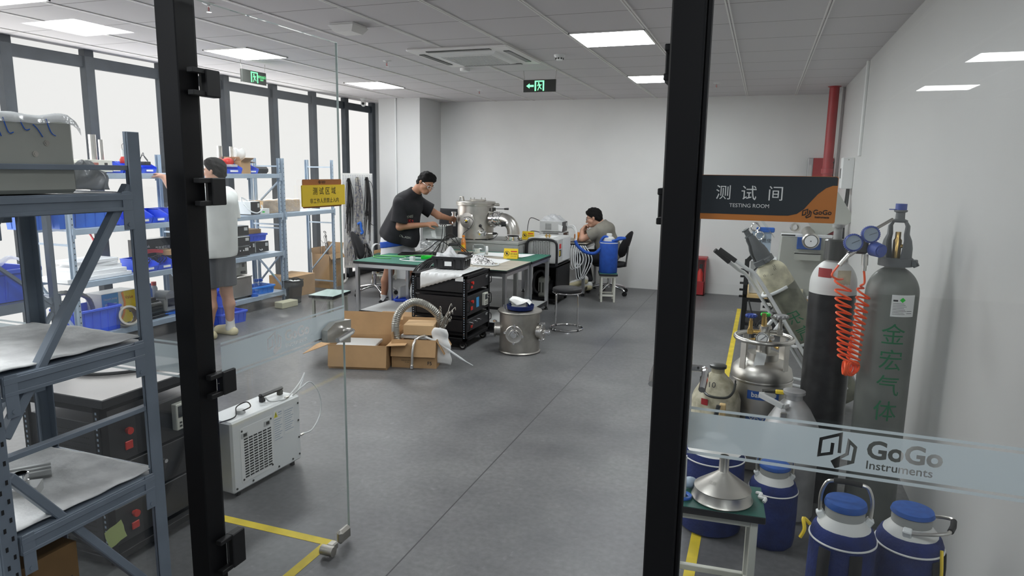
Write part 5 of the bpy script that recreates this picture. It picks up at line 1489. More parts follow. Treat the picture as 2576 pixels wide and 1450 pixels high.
# ------------------------------------------------------------------ grey steel bench with the vacuum chamber
t = Thing('steel_bench', 'grey steel bench with drawer fronts under the vacuum chamber', 'bench', (-3.72, 7.93, 0))
t.part('body', MB().box(0, .92, 0, .62, .52, .765, .004), 'gray_paint'); t.part('top_plate', MB().box(-.012, .932, -.012, .632, .765, .80, .004), 'gray_paint')
for x0, x1 in ((.05, .86),):
    t.part('drawer', MB().box(x0, x1, -.006, .0, .58, .735, .003), 'gray_paint')
t.part('side_panel', MB().box(.92, .926, .06, .56, .58, .735, .003), 'gray_paint')
for x in (.03, .89):
    for y in (.03, .59): t.part('leg', MB().box(x-.025, x+.025, y-.025, y+.025, 0, .52, .003), 'gray_paint')
CX, CY, CZ = -3.455, 8.14, .80
t = Thing('vacuum_chamber', 'stainless steel vacuum chamber with big elbow pipe on the grey bench', 'vacuum chamber', (CX, CY, CZ))
m = MB(); m.lathe([(0, .012), (.232, .012), (.232, .425)], seg=56); t.part('vessel', m, 'steel_satin')
for a in (PI*1.25, PI*1.6, PI*1.9, .5, 1.5, 2.5):
    t.part('foot', MB().cyl((.2*math.cos(a), .2*math.sin(a), 0), (.2*math.cos(a), .2*math.sin(a), .014), .014, seg=10), 'steel')
m = MB(); m.lathe([(.225, .425), (.252, .425), (.254, .432), (.254, .448), (.250, .452), (.254, .456), (.254, .472), (.248, .478), (0, .482)], seg=56); t.part('lid', m, 'steel_satin')
m = MB(); m.lathe([(.10, .482), (.105, .484), (.105, .500), (.0, .502)], (0.02, .02, 0), seg=36)
wp = t.part('sight_port', m, 'steel_satin')
for a in range(6):
    b = MB(); b.cyl((.02+.092*math.cos(a*PI/3+.4), .02+.092*math.sin(a*PI/3+.4), .50), (.02+.092*math.cos(a*PI/3+.4), .02+.092*math.sin(a*PI/3+.4), .522), .006, seg=8); o = link('bolt', b, 'steel_dull'); o.parent = wp
m = MB(); m.bar((-.20, -.06, .478), (-.185, -.055, .535), .03, .008); m.bar((-.13, -.09, .478), (-.145, -.085, .535), .03, .008); m.bar((-.19, -.057, .532), (-.14, -.087, .532), .03, .008); t.part('lid_handle', m, 'steel_dull')
m = MB(); m.obox((.25, .02, .445), (.10, .05, .03), None, .004); m.cyl((.27, -.02, .44), (.33, -.01, .44), .014, seg=12); t.part('hinge', m, 'steel_dull')
fd = Vector((.30, -.954, 0))    # the way the front port faces
def port(t, d, z, r0, r1, L, name='port', mt='steel'):
    d = Vector(d).normalized(); c = Vector((0, 0, z))+d*.205
    m = MB(); m.lathe([(r0, 0), (r0, L), (r1, L), (r1, L+.014), (0, L+.016)], c, d, 36)
    return t.part(name, m, mt), c+d*(L+.016), d
p, c, d_ = port(t, (-.02, -1, 0), .245, .070, .098, .045, 'front_port')
ux = d_.cross(Vector((0, 0, 1))).normalized()
for a in (.6, 2.4, 4.5):
    b = MB(); q = c+ux*(.098*math.cos(a))+Vector((0, 0, .098*math.sin(a))); b.cyl(q-d_*.025, q+d_*.012, .010, seg=10); o = link('clamp', b, 'chrome'); o.parent = p
b = MB(); b.lathe([(.034, 0), (.034, .012), (.028, .022), (0, .024)], c, d_, 22); o = link('flange', b, 'chrome'); o.parent = p
b = MB(); b.ball(c+d_*.026, (.016, .008, .012)); o = link('yellow_tag', b, 'yellow'); o.parent = p
b = MB(); b.tube(spline([c+d_*.03+ux*.03+Vector((0, 0, .04)), c+d_*.03-ux*.04+Vector((0, 0, .045)), c+d_*.02-ux*.095, c+d_*.02-ux*.06+Vector((0, 0, -.08)), c+d_*.02+Vector((0, 0, -.13)), c+d_*.03+ux*.04+Vector((0, 0, -.17)), c+d_*.03+ux*.035+Vector((0, 0, -.245))], 7), .0035, 6); o = link('cable', b, 'cable_black'); o.parent = p
# left port with valve near the man's hand
p, c, d_ = port(t, (-1, -.25, 0), .25, .035, .050, .02, 'left_port')
b = MB(); b.lathe([(.03, 0), (.03, .05), (.04, .05), (.04, .08), (.0, .082)], c, d_, 20); b.lathe([(.025, -.07), (.025, .07), (.032, .07), (.032, .085), (0, .086)], c+d_*.045, (0, 0, 1), 18); b.lathe([(.022, -.10), (.022, -.07)], c+d_*.045, (0, 0, 1), 18); o = link('valve', b, 'chrome'); o.parent = p
# small valve low on the front
p, c, d_ = port(t, (.62, -.78, 0), .095, .034, .044, .015, 'small_port')
b = MB(); b.lathe([(.038, 0), (.038, .028), (.0, .030)], c, d_, 22); b.lathe([(.030, 0), (.030, .05), (.036, .05), (.036, .06), (0, .06)], c+d_*.01, (.8, -.4, -.1), 18); o = link('valve_body', b, 'chrome'); o.parent = p
b = MB(); b.ball(c+Vector((-.0, -.01, .085)), .020); b.tube([c+Vector((-.05, 0, .075)), c+Vector((0, -.01, .083)), c+Vector((.05, -.01, .03))], .006, 7); o = link('valve_lever', b, 'black_plastic'); o.parent = p
p, c, d_ = port(t, (.80, -.60, 0), .08, .012, .014, .03, 'gauge_port')
b = MB(); b.cyl(c, c+Vector((.10, .0, .006)), .016, seg=16); o = link('gauge', b, 'steel'); o.parent = p
b = MB(); b.cyl(c+Vector((.10, 0, .006)), c+Vector((.15, 0, .010)), .019, .012, 14); b.tube(spline([c+Vector((.15, 0, .01)), c+Vector((.165, -.005, .0)), c+Vector((.12, -.03, -.05)), c+Vector((.02, -.05, -.078)), c+Vector((-.03, -.05, -.08))], 7), .004, 6); o = link('gauge_cable', b, 'cable_black'); o.parent = p
# gate valve and elbow
e = Vector((1, -.12, 0)).normalized(); c0 = Vector((0, 0, .265))+e*.20
m = MB(); m.lathe([(.075, 0), (.075, .03), (.098, .03), (.098, .045), (.104, .047), (.104, .085), (.098, .087), (.085, .095), (.085, .12), (.094, .12), (.094, .138), (.084, .14), (.084, .155), (.094, .155), (.094, .172), (.080, .174), (.080, .19)], c0, e, 40)
t.part('gate_valve', m, 'chrome')
m = MB()
for k in range(10):
    a = 2*PI*k/10; u1 = Vector((0, 0, 1)); u2 = e.cross(u1); q = c0+e*.066+u1*(.105*math.cos(a))+u2*(.105*math.sin(a)); m.obox(q, (.034, .018, .014), None, .003)
t.part('clamp_ring', m, 'steel_dull')
m = MB(); q = c0+e*.066+Vector((0, 0, .11)); m.cyl(q-Vector((0, 0, .02)), q+Vector((0, 0, .03)), .022, seg=16); t.part('valve_neck', m, 'exit_dark')
m = MB(); m.cyl(q+Vector((.01, 0, .015)), q+Vector((.15, -.01, .018)), .005, seg=8); m.cyl(q+Vector((.145, -.01, .018)), q+Vector((.20, -.014, .020)), .012, .014, 12); t.part('lever', m, 'black_plastic')
rE = .155; pc = c0+e*.19
pts = [pc+e*(rE*math.sin(a*PI/28))+Vector((0, 0, -rE+rE*math.cos(a*PI/28))) for a in range(15)]
bot = pts[-1]
m = MB(); m.tube(pts+[bot-Vector((0, 0, .03))], .078, 32, cap=False); t.part('elbow_pipe', m, 'steel')
m = MB(); m.lathe([(.080, .010), (.095, .010), (.095, .028), (.084, .030), (.084, .044), (.095, .046), (.095, .060), (.078, .062)], (bot.x, bot.y, 0), seg=36); m.lathe([(0, .0), (.118, .0), (.118, .012), (.09, .014)], (bot.x, bot.y, 0), seg=4, a0=.4, a1=.4+2*PI); t.part('base_flange', m, 'chrome')
m = MB()
for s in (-1, 1): m.cyl((bot.x+s*.10, bot.y, .015), (bot.x+s*.10, bot.y, .055), .010, seg=10); m.obox((bot.x+s*.10, bot.y, .045), (.02, .03, .018), None, .004)
t.part('flange_clamp', m, 'steel')
q = pts[5]+Vector((0, -.075, -.03)); m = MB(); m.lathe([(.030, 0), (.030, .05), (.034, .05), (.034, .062), (0, .063)], q, (-.9, -.3, -.05), 18); t.part('black_valve', m, 'black_plastic'); m = MB(); m.lathe([(.026, 0), (.026, .03), (.034, .03), (.034, .045), (0, .046)], q, (.9, -.25, .1), 18); t.part('side_flange', m, 'chrome')
# ------------------------------------------------------------------ compressor on its black cart
t = Thing('compressor', 'grey helium compressor cabinet with black tube frame and vent grille', 'compressor', (-2.755, 8.16, .51))
W, D, Hh = .405, .60, .33
t.part('body', MB().box(0, W, 0, D, .012, Hh, .014), 'light_gray')
m = MB(); m.m = 0; m.box(.06, .315, -.004, 0, .045, .30, .003); m.m = 1
for i in range(10):
    for j in range(15): m.box(.078+.0235*i, .078+.0235*i+.013, -.006, -.0035, .06+.0155*j+(.007 if i % 2 else 0), .06+.0155*j+.009+(.007 if i % 2 else 0))
t.part('vent_grille', m, ['light_gray', 'exit_dark'], smooth=0)
m = MB(); m.tube(spline([(.005, -.03, -.01), (.005, -.03, .20), (.02, -.03, .285), (.08, -.03, .315), (.20, -.03, .318), (.32, -.03, .315), (.385, -.03, .285), (.400, -.03, .20), (.400, -.03, -.01)], 8), .016, 12); t.part('tube_frame', m, 'black_plastic')
m = MB(); m.box(W, W+.002, .06, .14, .20, .26); t.part('red_label', m, 'red', smooth=0)
m = MB(); m.box(W, W+.002, .05, .15, .10, .185); t.part('warning_label', m, 'ink', smooth=0)
m = MB(); m.box(W+.002, W+.003, .06, .10, .11, .175); t.part('label_patch', m, 'yellow', smooth=0)
m = MB(); m.box(W, W+.003, .22, .58, .03, .31); t.part('data_sheet', m, 'white_paint', smooth=0)
m = MB(); m.box(.12, .30, .12, .40, Hh, Hh+.0015); t.part('top_sheet', m, 'paper', smooth=0)
m = MB(); m.cyl((.22, .10, Hh), (.22, .10, Hh+.05), .008, seg=10); m.cyl((.255, .12, Hh), (.255, .12, Hh+.045), .008, seg=10); m.box(.20, .275, .085, .13, Hh+.018, Hh+.030, .004); t.part('fitting', m, 'brass')
t = Thing('equipment_cart', 'black equipment cart carrying the grey compressor', 'cart', (-2.755, 8.16, 0))
t.part('side_panel', MB().box(.385, .405, 0, .60, .07, .50, .004), 'black_matte'); t.part('side_panel', MB().box(0, .02, .25, .60, .07, .50, .004), 'black_matte'); t.part('back_panel', MB().box(.02, .385, .58, .60, .07, .50), 'black_matte')
t.part('top_frame', MB().box(0, .405, 0, .60, .475, .508, .004), 'black_steel'); t.part('base', MB().box(0, .405, 0, .60, .055, .075, .003), 'black_steel')
for x in (.04, .365):
    for y in (.05, .55):
        m = MB(); m.cyl((x-.012, y, .028), (x+.012, y, .028), .028, seg=18); t.part('caster', m, 'black_matte')
t = Thing('vacuum_pump', 'grey ribbed pump motor with black hose inside the equipment cart', 'pump', (-2.56, 8.32, .077), .1)
m = MB(); m.box(-.07, .06, -.08, .10, 0, .25, .012); t.part('housing', m, 'gray_machine')
m = MB()
for i in range(3):
    m.box(-.055+.04*i, -.038+.04*i, -.0815, -.0795, .06, .19)
for i in range(6): m.box(-.065+.020*i, -.055+.020*i, -.0815, -.0795, .012, .024)
t.part('vent', m, 'exit_dark', smooth=0)
m = MB(); m.cyl((.07, -.02, .12), (.12, -.02, .12), .09, seg=22); 
for i in range(7): m.lathe([(.095, .0), (.098, .004), (.095, .008)], (.07+.007*i, -.02, .12), (1, 0, 0), 22)
t.part('cooling_fins', m, 'black_plastic')
m = MB(); m.tube(spline([(.02, -.05, .27), (-.02, -.07, .345), (-.10, -.09, .30), (-.125, -.10, .18), (-.11, -.10, .09), (-.06, -.09, .05)], 9), .020, 10); t.part('hose', m, 'black_plastic')

# ------------------------------------------------------------------ second black rack, on castors, in front of the table
t = instrument_rack('instrument_rack', 'black instrument rack on castors standing before the work table', (-2.50, 5.67, 0), 0.0, .59, .56, .705,
                    [(.545, .665, 'a'), (.325, .505, 'b'), (.17, .285, 'c')], foot=.085)
t = crate('parts_bin', 'black ribbed plastic bin with white label on top of the black rack', 'storage bin', (-2.80, 6.02, .728), .12, .33, .26, .115, 'black_plastic', label_plate=True)
t.part('grip', MB().box(-.055, .055, -.1345, -.128, .075, .105, .003), 'black_plastic')
m = MB(); m.grid(30, 22, lambda u, v: (-.15+.32*u, -.11+.23*v, .09+.075*math.exp(-((u-.35)**2+(v-.5)**2)*7)*(1+.4*math.sin(13*u+5*v))+.012*math.sin(21*v+8*u)))
solo('plastic_bag', m, 'clear_bag', 'crinkled clear plastic bag heaped in the black ribbed bin', 'plastic bag', (-2.80, 6.02, .728), .12, smooth=70)
m = MB()
def bubble(u, v):
    x = -2.96+.42*u; y = 5.66+.56*v-.10*(1-u)
    z = .712+.006*abs(math.sin(30*u))
    over = max(0, 5.668-y)
    if over > 0: y = 5.668-min(over, .012); z -= over*1.4
    return (x, y, z)
m.grid(70, 26, bubble); solo('bubble_sheet', m, 'white_plastic', 'white ribbed foam sheet under the black bin draping over the rack edge', 'foam sheet', smooth=60, thick=.003)
m = MB(); m.box(-2.605, -2.525, 5.6625, 5.6645, .655, .70); solo('paper_label', m, 'paper', 'small white label stuck at the upper corner of the black rack', 'label', smooth=0)

# ------------------------------------------------------------------ steel vessel on the floor
VX, VY = -2.045, 5.885
t = Thing('steel_vessel', 'weathered steel drum vessel with flanged ports standing on the floor', 'vessel', (VX, VY, 0))
m = MB(); m.lathe([(0, .004), (.192, .004), (.197, .010), (.192, .016), (.188, .020), (.188, .375)], seg=56); t.part('shell', m, 'steel_dull')
m = MB(); m.lathe([(.184, .375), (.203, .376), (.207, .381), (.207, .390), (.203, .395), (0, .397)], seg=56); t.part('lid', m, 'steel_dull')
vd = Vector((.10, -.995, 0)).normalized()
def vport(d, z, r0, r1, L, name):
    d = Vector(d).normalized(); c = Vector((0, 0, z))+d*.175
    m = MB(); m.lathe([(r0, 0), (r0, L), (r1, L), (r1, L+.012), (r1-.006, L+.016), (r1-.02, L+.012), (0, L+.010)], c, d, 36)
    return t.part(name, m, 'steel'), c+d*(L+.014), d
p, c, d_ = vport(vd, .205, .075, .083, .035, 'front_port')
ux = d_.cross(Vector((0, 0, 1))).normalized()
b = MB(); b.lathe([(.022, 0), (.022, .012), (.030, .012), (.030, .022), (.018, .024), (0, .022)], c-d_*.006, d_, 24); o = link('center_flange', b, 'chrome'); o.parent = p
b = MB(); b.tube(spline([c+d_*.012-ux*.045+Vector((0, 0, -.008)), c+d_*.014-ux*.02+Vector((0, 0, .028)), c+d_*.014+ux*.02+Vector((0, 0, .028)), c+d_*.012+ux*.045+Vector((0, 0, -.008))], 7), .005, 6); o = link('wing_clamp', b, 'chrome'); o.parent = p
for a in (.15, 1.65, 3.3, 4.7):
    b = MB(); q = c+ux*(.083*math.cos(a))+Vector((0, 0, .083*math.sin(a))); b.obox(q, (.022, .026, .022), None, .004); o = link('claw_clamp', b, 'chrome'); o.parent = p
for a in (1.15, 1.62):
    b = MB(); b.tube([c-d_*.002+ux*(.03*math.cos(a))+Vector((0, 0, .03*math.sin(a))), c-d_*.002+ux*(.078*math.cos(a))+Vector((0, 0, .078*math.sin(a)))], .0025, 6); o = link('spoke', b, 'chrome'); o.parent = p
p, c, d_ = vport((-.96, -.28, 0), .205, .062, .074, .045, 'left_port')
b = MB(); b.cyl(c+Vector((0, -.02, -.05)), c+Vector((-.035, -.03, -.05)), .008, seg=10); b.obox(c+Vector((.0, 0, .075)), (.03, .03, .02), None, .004); o = link('claw_clamp', b, 'chrome'); o.parent = p
p, c, d_ = vport((.97, -.05, 0), .205, .062, .074, .040, 'right_port')
b = MB(); b.cyl(c, c+d_*.055, .020, seg=20); b.lathe([(.020, .055), (.028, .055), (.028, .066), (.016, .067), (.016, .05)], c, d_, 20); o = link('stub_pipe', b, 'chrome'); o.parent = p
for dz, dy in ((.075, 0), (-.075, 0)):
    b = MB(); b.obox(c+Vector((-.01, dy, dz)), (.055, .03, .022), None, .004); b.cyl(c+Vector((.0, dy-.015, dz+.012)), c+Vector((.0, dy-.015, dz-.03 if dz > 0 else dz+.03)), .006, seg=8); o = link('claw_clamp', b, 'chrome'); o.parent = p
# face-shield-like blue tray with a cloth on the lid
t = Thing('visor_helmet', 'dark blue face shield with clear band resting on the steel vessel lid', 'face shield', (VX+.01, VY-.02, .398), .15)
m = MB(); m.lathe([(.112, .004), (.122, .010), (.128, .045), (.126, .048), (.116, .014), (.0, .008)], seg=30); t.part('visor', m, 'blue_fabric')
m = MB(); m.lathe([(.115, .02), (.116, .075), (.108, .105)], seg=24, a0=PI*.2, a1=PI*1.25); t.part('clear_band', m, 'bottle_clear')
m = MB(); m.tube([(-.135, -.05, .0), (-.14, -.05, .05), (-.155, -.02, .05), (-.15, -.02, .005)], .006, 6); t.part('buckle', m, 'chrome')
t = Thing('meter_box', 'small cream meter box sitting in the blue face shield', 'meter box', (VX+.005, VY-.03, .410), .15)
t.part('body', MB().box(-.068, .068, -.045, .045, 0, .040, .004), 'cream_metal'); t.part('lid', MB().box(-.070, .070, -.047, .047, .042, .072, .006), 'cream_metal')
m = MB()
def towel(u, v):
    x = -.085+.19*u; y = -.058+.13*v
    z = .088+.010*math.sin(5*u+1)+.004*math.sin(14*v+3*u)
    if v < .16: z -= .055*(1-abs(u-.38)*2.2)*(1-v/.16) if abs(u-.38) < .45 else 0
    if u > .86: z -= .03*(u-.86)/.14
    return (x, y, z)
m.grid(34, 26, towel); solo('white_towel', m, 'white_cloth', 'folded white cloth draped over the cream meter box on the vessel', 'towel', (VX+.005, VY-.03, .405), .15, smooth=70, thick=.005)

# ------------------------------------------------------------------ cardboard boxes on the floor
t = carton('cardboard_box', 'wide open cardboard box with grey sheet and folded-out flaps', (-3.155, 4.98, 0), .28, .50, .42, .205, 'cardboard', False, (('f', 172, .185), ('b', 6, .20), ('l', 112, .24), ('r', 86, .16)))
m = MB(); m.box(-.225, .12, -.16, .17, .150, .175, .004); solo('metal_sheet', m, 'light_gray', 'flat grey metal sheet lying inside the wide open cardboard box', 'sheet', (-3.155, 4.98, 0), .28)
t = carton('cardboard_box', 'cardboard box marked F5 stuffed with hoses and packing', (-2.725, 5.165, 0), .26, .385, .36, .245, 'cardboard', False, (('f', 163, .145), ('r', 150, .14), ('b', 25, .12), ('l', 8, .05)))
m = MB(); put_text(m, 'F5', .042, frame((.135, -.1815, .045), (1, 0, 0), (0, 0, 1)), bold=.0006); put_text(m, '注意 ELECTRONIC', .012, frame((-.06, -.1815, .065), (1, 0, 0), (0, 0, 1))); put_text(m, 'No. 2040', .009, frame((-.06, -.1815, .048), (1, 0, 0), (0, 0, 1)))
t.part('lettering', m, 'ink', smooth=0)
m = MB(); m.box(-.13, .13, -.11, .11, 0, .085, .002); solo('cardboard_box', m, 'cardboard_light', 'flat closed cardboard box resting on top of the F5 box', 'cardboard box', (-2.72, 5.20, .262), .28)
m = MB(); m.box(-.12, .12, -.10, .10, 0, .028, .004); solo('white_tray', m, 'light_gray', 'pale grey slab sticking out beneath the flat box in the F5 box', 'panel', (-2.74, 5.18, .228), .10)
m = MB(); pts = spline([(-2.87, 5.04, .21), (-2.885, 5.05, .35), (-2.86, 5.10, .465), (-2.78, 5.17, .53), (-2.68, 5.23, .50), (-2.60, 5.29, .41), (-2.565, 5.32, .30)], 16); m.tube(pts, .036, 14, rib=.10)
solo('corrugated_hose', m, 'hose_gray', 'thick grey corrugated hose arching over the F5 cardboard box', 'hose')
m = MB(); pts = spline([(-2.62, 5.16, .262), (-2.66, 5.04, .255), (-2.672, 4.985, .22), (-2.672, 4.955, .15), (-2.672, 4.945, .06), (-2.674, 4.945, .03)], 12); m.tube(pts, .013, 10, rib=.10)
t = Thing('bellows_hose', 'slim silver bellows hose hanging down the front of the F5 box', 'hose', (0, 0, 0)); t.part('bellows', m, 'steel')
t.part('end_fitting', MB().cyl((-2.674, 4.945, .035), (-2.674, 4.945, .008), .016, seg=14), 'chrome')
m = MB(); rnd = random.Random(12)
for k in range(16):
    x, y = -2.545+rnd.uniform(-.04, .04), 5.24+rnd.uniform(-.05, .05); dx, dy = rnd.uniform(.03, .14), rnd.uniform(-.08, .04); h = rnd.uniform(.40, .52)
    m.tube(spline([(x-.02, y, .24), (x+dx*.5, y+dy*.5, h-.08), (x+dx, y+dy, h), (x+dx+.014, y+dy-.01, h+.006), (x+dx+.018, y+dy-.012, h-.012)], 4), .0032, 5)
solo('hook_bundle', m, 'steel_dull', 'bundle of thin hooked wire rods poking out of the F5 box', 'wires')
m = MB()
def bagf(u, v):
    a = PI*(.15+1.25*u); r = .085+.03*v+.014*math.sin(9*u+4*v)+.010*math.sin(17*v)
    return (-2.50+r*math.cos(a)*.9+.03*v, 5.14-r*math.sin(a)*.7*(1-.3*v), .33-.31*v+.02*math.sin(6*u))
m.grid(26, 24, bagf); solo('plastic_bag', m, 'white_cloth', 'white plastic bag hanging over the corner of the F5 box', 'plastic bag', smooth=70, thick=.002)
m = MB(); m.tube(spline([(-2.62, 5.10, .245), (-2.50, 5.08, .22), (-2.40, 5.10, .15), (-2.30, 5.15, .08), (-2.24, 5.18, .03)], 8), [.010]*26+[.004]*7, 8) if False else m.tube([(-2.62, 5.10, .248), (-2.55, 5.085, .238), (-2.47, 5.085, .205), (-2.39, 5.10, .15), (-2.31, 5.14, .085), (-2.27, 5.16, .055), (-2.22, 5.19, .02)], [.010, .010, .010, .010, .010, .005, .004], 8)
solo('white_tube', m, 'cable_white', 'white flexible tube drooping from the F5 box to the floor', 'tube')
carton('cardboard_box', 'open cardboard box behind the hoses with flaps up under the table', (-3.12, 5.50, 0), .25, .44, .26, .25, 'cardboard', False, (('b', 70, .14), ('f', 80, .10)))
# blue bin with paper under the table
crate('storage_bin', 'blue bin with a sheet of paper below the front work table', 'storage bin', (-3.92, 7.22, 0), .3, .34, .25, .14, 'blue_bin')
m = MB(); m.grid(10, 8, lambda u, v: (-.14+.24*u, -.02+.03*math.sin(4*u)+.03*v, .12+.14*v+.02*math.sin(5*u))); solo('paper_sheet', m, 'paper', 'printed sheet of paper standing in the blue bin under the table', 'paper', (-3.92, 7.22, 0), .3, smooth=60, thick=.001)
m = MB()
for k in range(4): m.tube(spline([(.10+.01*k, -.05, .05), (.14+.01*k, -.04, .17), (.19, .02, .13-.02*k), (.17, .05, .05)], 6), .004, 6)
solo('lead_bundle', m, 'cable_mix', 'dark blue leads stuffed at the end of the blue bin under the table', 'cables', (-3.92, 7.22, 0), .3)

# ------------------------------------------------------------------ stools and chairs
def square_stool(name, label, loc, rz, w, d, h, top, legm):
    t = Thing(name, label, 'stool', loc, rz)
    t.part('seat', MB().box(-w/2, w/2, -d/2, d/2, h-.028, h-.001, .002), 'black_plastic'); t.part('seat_surface', MB().box(-w/2+.001, w/2-.001, -d/2+.001, d/2-.001, h-.002, h), top, smooth=0)
    lw = .026; a, b = w/2-.035, d/2-.035
    for x in (-a, a):
        for y in (-b, b): t.part('leg', MB().box(x-lw/2, x+lw/2, y-lw/2, y+lw/2, 0, h-.028, .002), legm)
    for y in (-b, b):
        t.part('stretcher', MB().box(-a+lw/2, a-lw/2, y-.011, y+.011, .075, .099, .002), legm); t.part('apron', MB().box(-a+lw/2, a-lw/2, y-.011, y+.011, h-.058, h-.028, .002), legm)
    for x in (-a, a):
        t.part('stretcher', MB().box(x-.011, x+.011, -b+lw/2, b-lw/2, .075, .099, .002), legm); t.part('apron', MB().box(x-.011, x+.011, -b+lw/2, b-lw/2, h-.058, h-.028, .002), legm)
    return t
square_stool('square_stool', 'pale green topped square stool seen through the open glass door', (-4.05, 5.78, 0), .10, .27, .37, .42, 'pale_green_top', 'gray_machine')
square_stool('square_stool', 'white framed square stool carrying the blue insulated flask', (-1.835, 8.76, 0), .28, .235, .30, .375, 'green_top', 'cream_metal')
square_stool('square_stool', 'green topped square stool behind the standing man near the column', (-5.30, 9.0, 0), .2, .32, .28, .40, 'green_top', 'cream_metal')
t = Thing('round_stool', 'round black cushioned stool with chrome legs beside the steel vessel', 'stool', (-1.885, 6.95, 0))
m = MB(); m.lathe([(0, .402), (.140, .402), (.156, .412), (.160, .428), (.154, .444), (.138, .451), (0, .454)], seg=40); t.part('seat', m, 'black_plastic')
m = MB(); m.tube([(.150*math.cos(a*PI/18), .150*math.sin(a*PI/18), .400) for a in range(36)], .007, 8, closed=True); t.part('seat_ring', m, 'chrome')
m = MB(); m.tube([(.172*math.cos(a*PI/18), .172*math.sin(a*PI/18), .012) for a in range(36)], .0075, 8, closed=True); t.part('foot_ring', m, 'chrome')
for k in range(4):
    a = PI/4+k*PI/2+.25; c, s = math.cos(a), math.sin(a)
    m = MB(); m.tube(spline([(.135*c, .135*s, .398), (.158*c, .158*s, .385), (.163*c, .163*s, .36), (.168*c, .168*s, .10), (.172*c, .172*s, .014)], 6), .0075, 8); p = t.part('leg', m, 'chrome')
    m = MB(); m.cyl((.172*c, .172*s, 0), (.172*c, .172*s, .022), .011, seg=12); o = link('foot', m, 'black_matte'); o.parent = p
def swivel(label, loc, rz, back=True, sz=.40, arm=False, name='office_chair'):
    t = Thing(name, label, 'office chair', loc, rz)
    for k in range(5):
        a = 2*PI*k/5+.3; c, s = math.cos(a), math.sin(a)
        m = MB(); m.tube(spline([(.02*c, .02*s, .125), (.12*c, .12*s, .115), (.24*c, .24*s, .085), (.275*c, .275*s, .06)], 6), [.020]*6+[.018]*6+[.015]*7, 10); p = t.part('base_leg', m, 'chrome')
        m = MB(); m.cyl((.28*c-.02*s, .28*s+.02*c, .028), (.28*c-.004*s, .28*s+.004*c, .028), .028, seg=16); m.cyl((.28*c+.004*s, .28*s-.004*c, .028), (.28*c+.02*s, .28*s-.02*c, .028), .028, seg=16); m.cyl((.28*c, .28*s, .03), (.28*c, .28*s, .07), .008, seg=8); o = link('caster', m, 'black_matte'); o.parent = p
    m = MB(); m.cyl((0, 0, .09), (0, 0, sz-.11), .028, seg=18); m.cyl((0, 0, sz-.11), (0, 0, sz-.045), .016, seg=14); m.cyl((0, 0, sz-.16), (0, 0, sz-.11), .033, seg=18); t.part('gas_column', m, 'chrome')
    m = MB(); m.box(-.09, .09, -.07, .07, sz-.055, sz-.04, .004); m.cyl((.05, -.06, sz-.06), (.16, -.12, sz-.065), .006, seg=8); t.part('tilt_plate', m, 'black_plastic')
    m = MB()
    def seatf(rr, z): return [(rr*1.0*math.copysign(abs(math.cos(q))**.7, math.cos(q)), rr*.95*math.copysign(abs(math.sin(q))**.7, math.sin(q)), z) for q in [2*PI*i/32 for i in range(32)]]
    rings = [seatf(.10, sz-.04), seatf(.205, sz-.04), seatf(.222, sz-.022), seatf(.222, sz), seatf(.205, sz+.014), seatf(.10, sz+.018), seatf(.001, sz+.016)]
    vs = [p for r in rings for p in r]; fs = []
    for k in range(len(rings)-1):
        for i in range(32): fs.append((k*32+i, k*32+(i+1) % 32, (k+1)*32+(i+1) % 32, (k+1)*32+i))
    m.add(vs, fs); t.part('seat', m, 'black_fabric', smooth=60)
    if back:
        m = MB(); m.bar((-.12, 0, sz-.05), (-.235, 0, sz-.03), .05, .012); m.bar((-.235, 0, sz-.035), (-.262, 0, sz+.25), .045, .010, (1, 0, 0)); t.part('back_bar', m, 'black_plastic')
        m = MB()
        for sgn, off in ((1, .0), (-1, .040)):
            pass
        vs = []; fs = []; n = 28
        prof = [(0, .0), (.6, -.004), (.92, .004), (1.0, .022), (.92, .038), (.6, .046), (0, .048)]
        for rr, dx in prof:
            for i in range(n):
                q = 2*PI*i/n; yy = .165*rr*math.copysign(abs(math.cos(q))**.8, math.cos(q))*(1-.18*math.sin(q)); zz = .185*rr*math.sin(q)
                vs.append((-.262+dx-.035*(yy/.165)**2*-1-.06*(zz/.185), yy, sz+.275+zz))
        for k in range(len(prof)-1):
            for i in range(n): fs.append((k*n+i, k*n+(i+1) % n, (k+1)*n+(i+1) % n, (k+1)*n+i))
        m.add(vs, fs); t.part('backrest', m, 'black_fabric', smooth=60)
    return t
swivel('low black swivel chair with rounded backrest beside the green work table', (-4.80, 7.86, 0), 0.25, True, .385)
swivel('black office chair the seated man is sitting on, chrome base', (-1.93, 9.30, 0), PI-.15, True, .43)
t = Thing('office_chair', 'black mesh-backed office chair hidden behind the steel chamber and the standing man', 'office chair', (-4.03, 8.88, 0), PI/2+.1)
m = MB(); m.grid(16, 14, lambda u, v: (-.22+.02*math.cos(3*v)+.05*(2*u-1)**2, (-.24+.48*u)*(1-.15*v*v), .52+.62*v)); t.part('mesh_back', m, 'black_fabric', smooth=60, thick=.012)
t.part('seat', MB().box(-.22, .24, -.23, .23, .40, .46, .03), 'black_fabric'); t.part('gas_column', MB().cyl((0, 0, .08), (0, 0, .40), .028), 'black_plastic')
for k in range(5):
    a = 2*PI*k/5; t.part('base_leg', MB().bar((0, 0, .09), (.28*math.cos(a), .28*math.sin(a), .05), .04, .03), 'black_plastic'); t.part('caster', MB().cyl((.28*math.cos(a)-.02, .28*math.sin(a), .027), (.28*math.cos(a)+.02, .28*math.sin(a), .027), .027, seg=14), 'black_matte')
t.part('back_stem', MB().bar((-.20, 0, .42), (-.235, 0, .70), .06, .02, (1, 0, 0)), 'black_plastic')

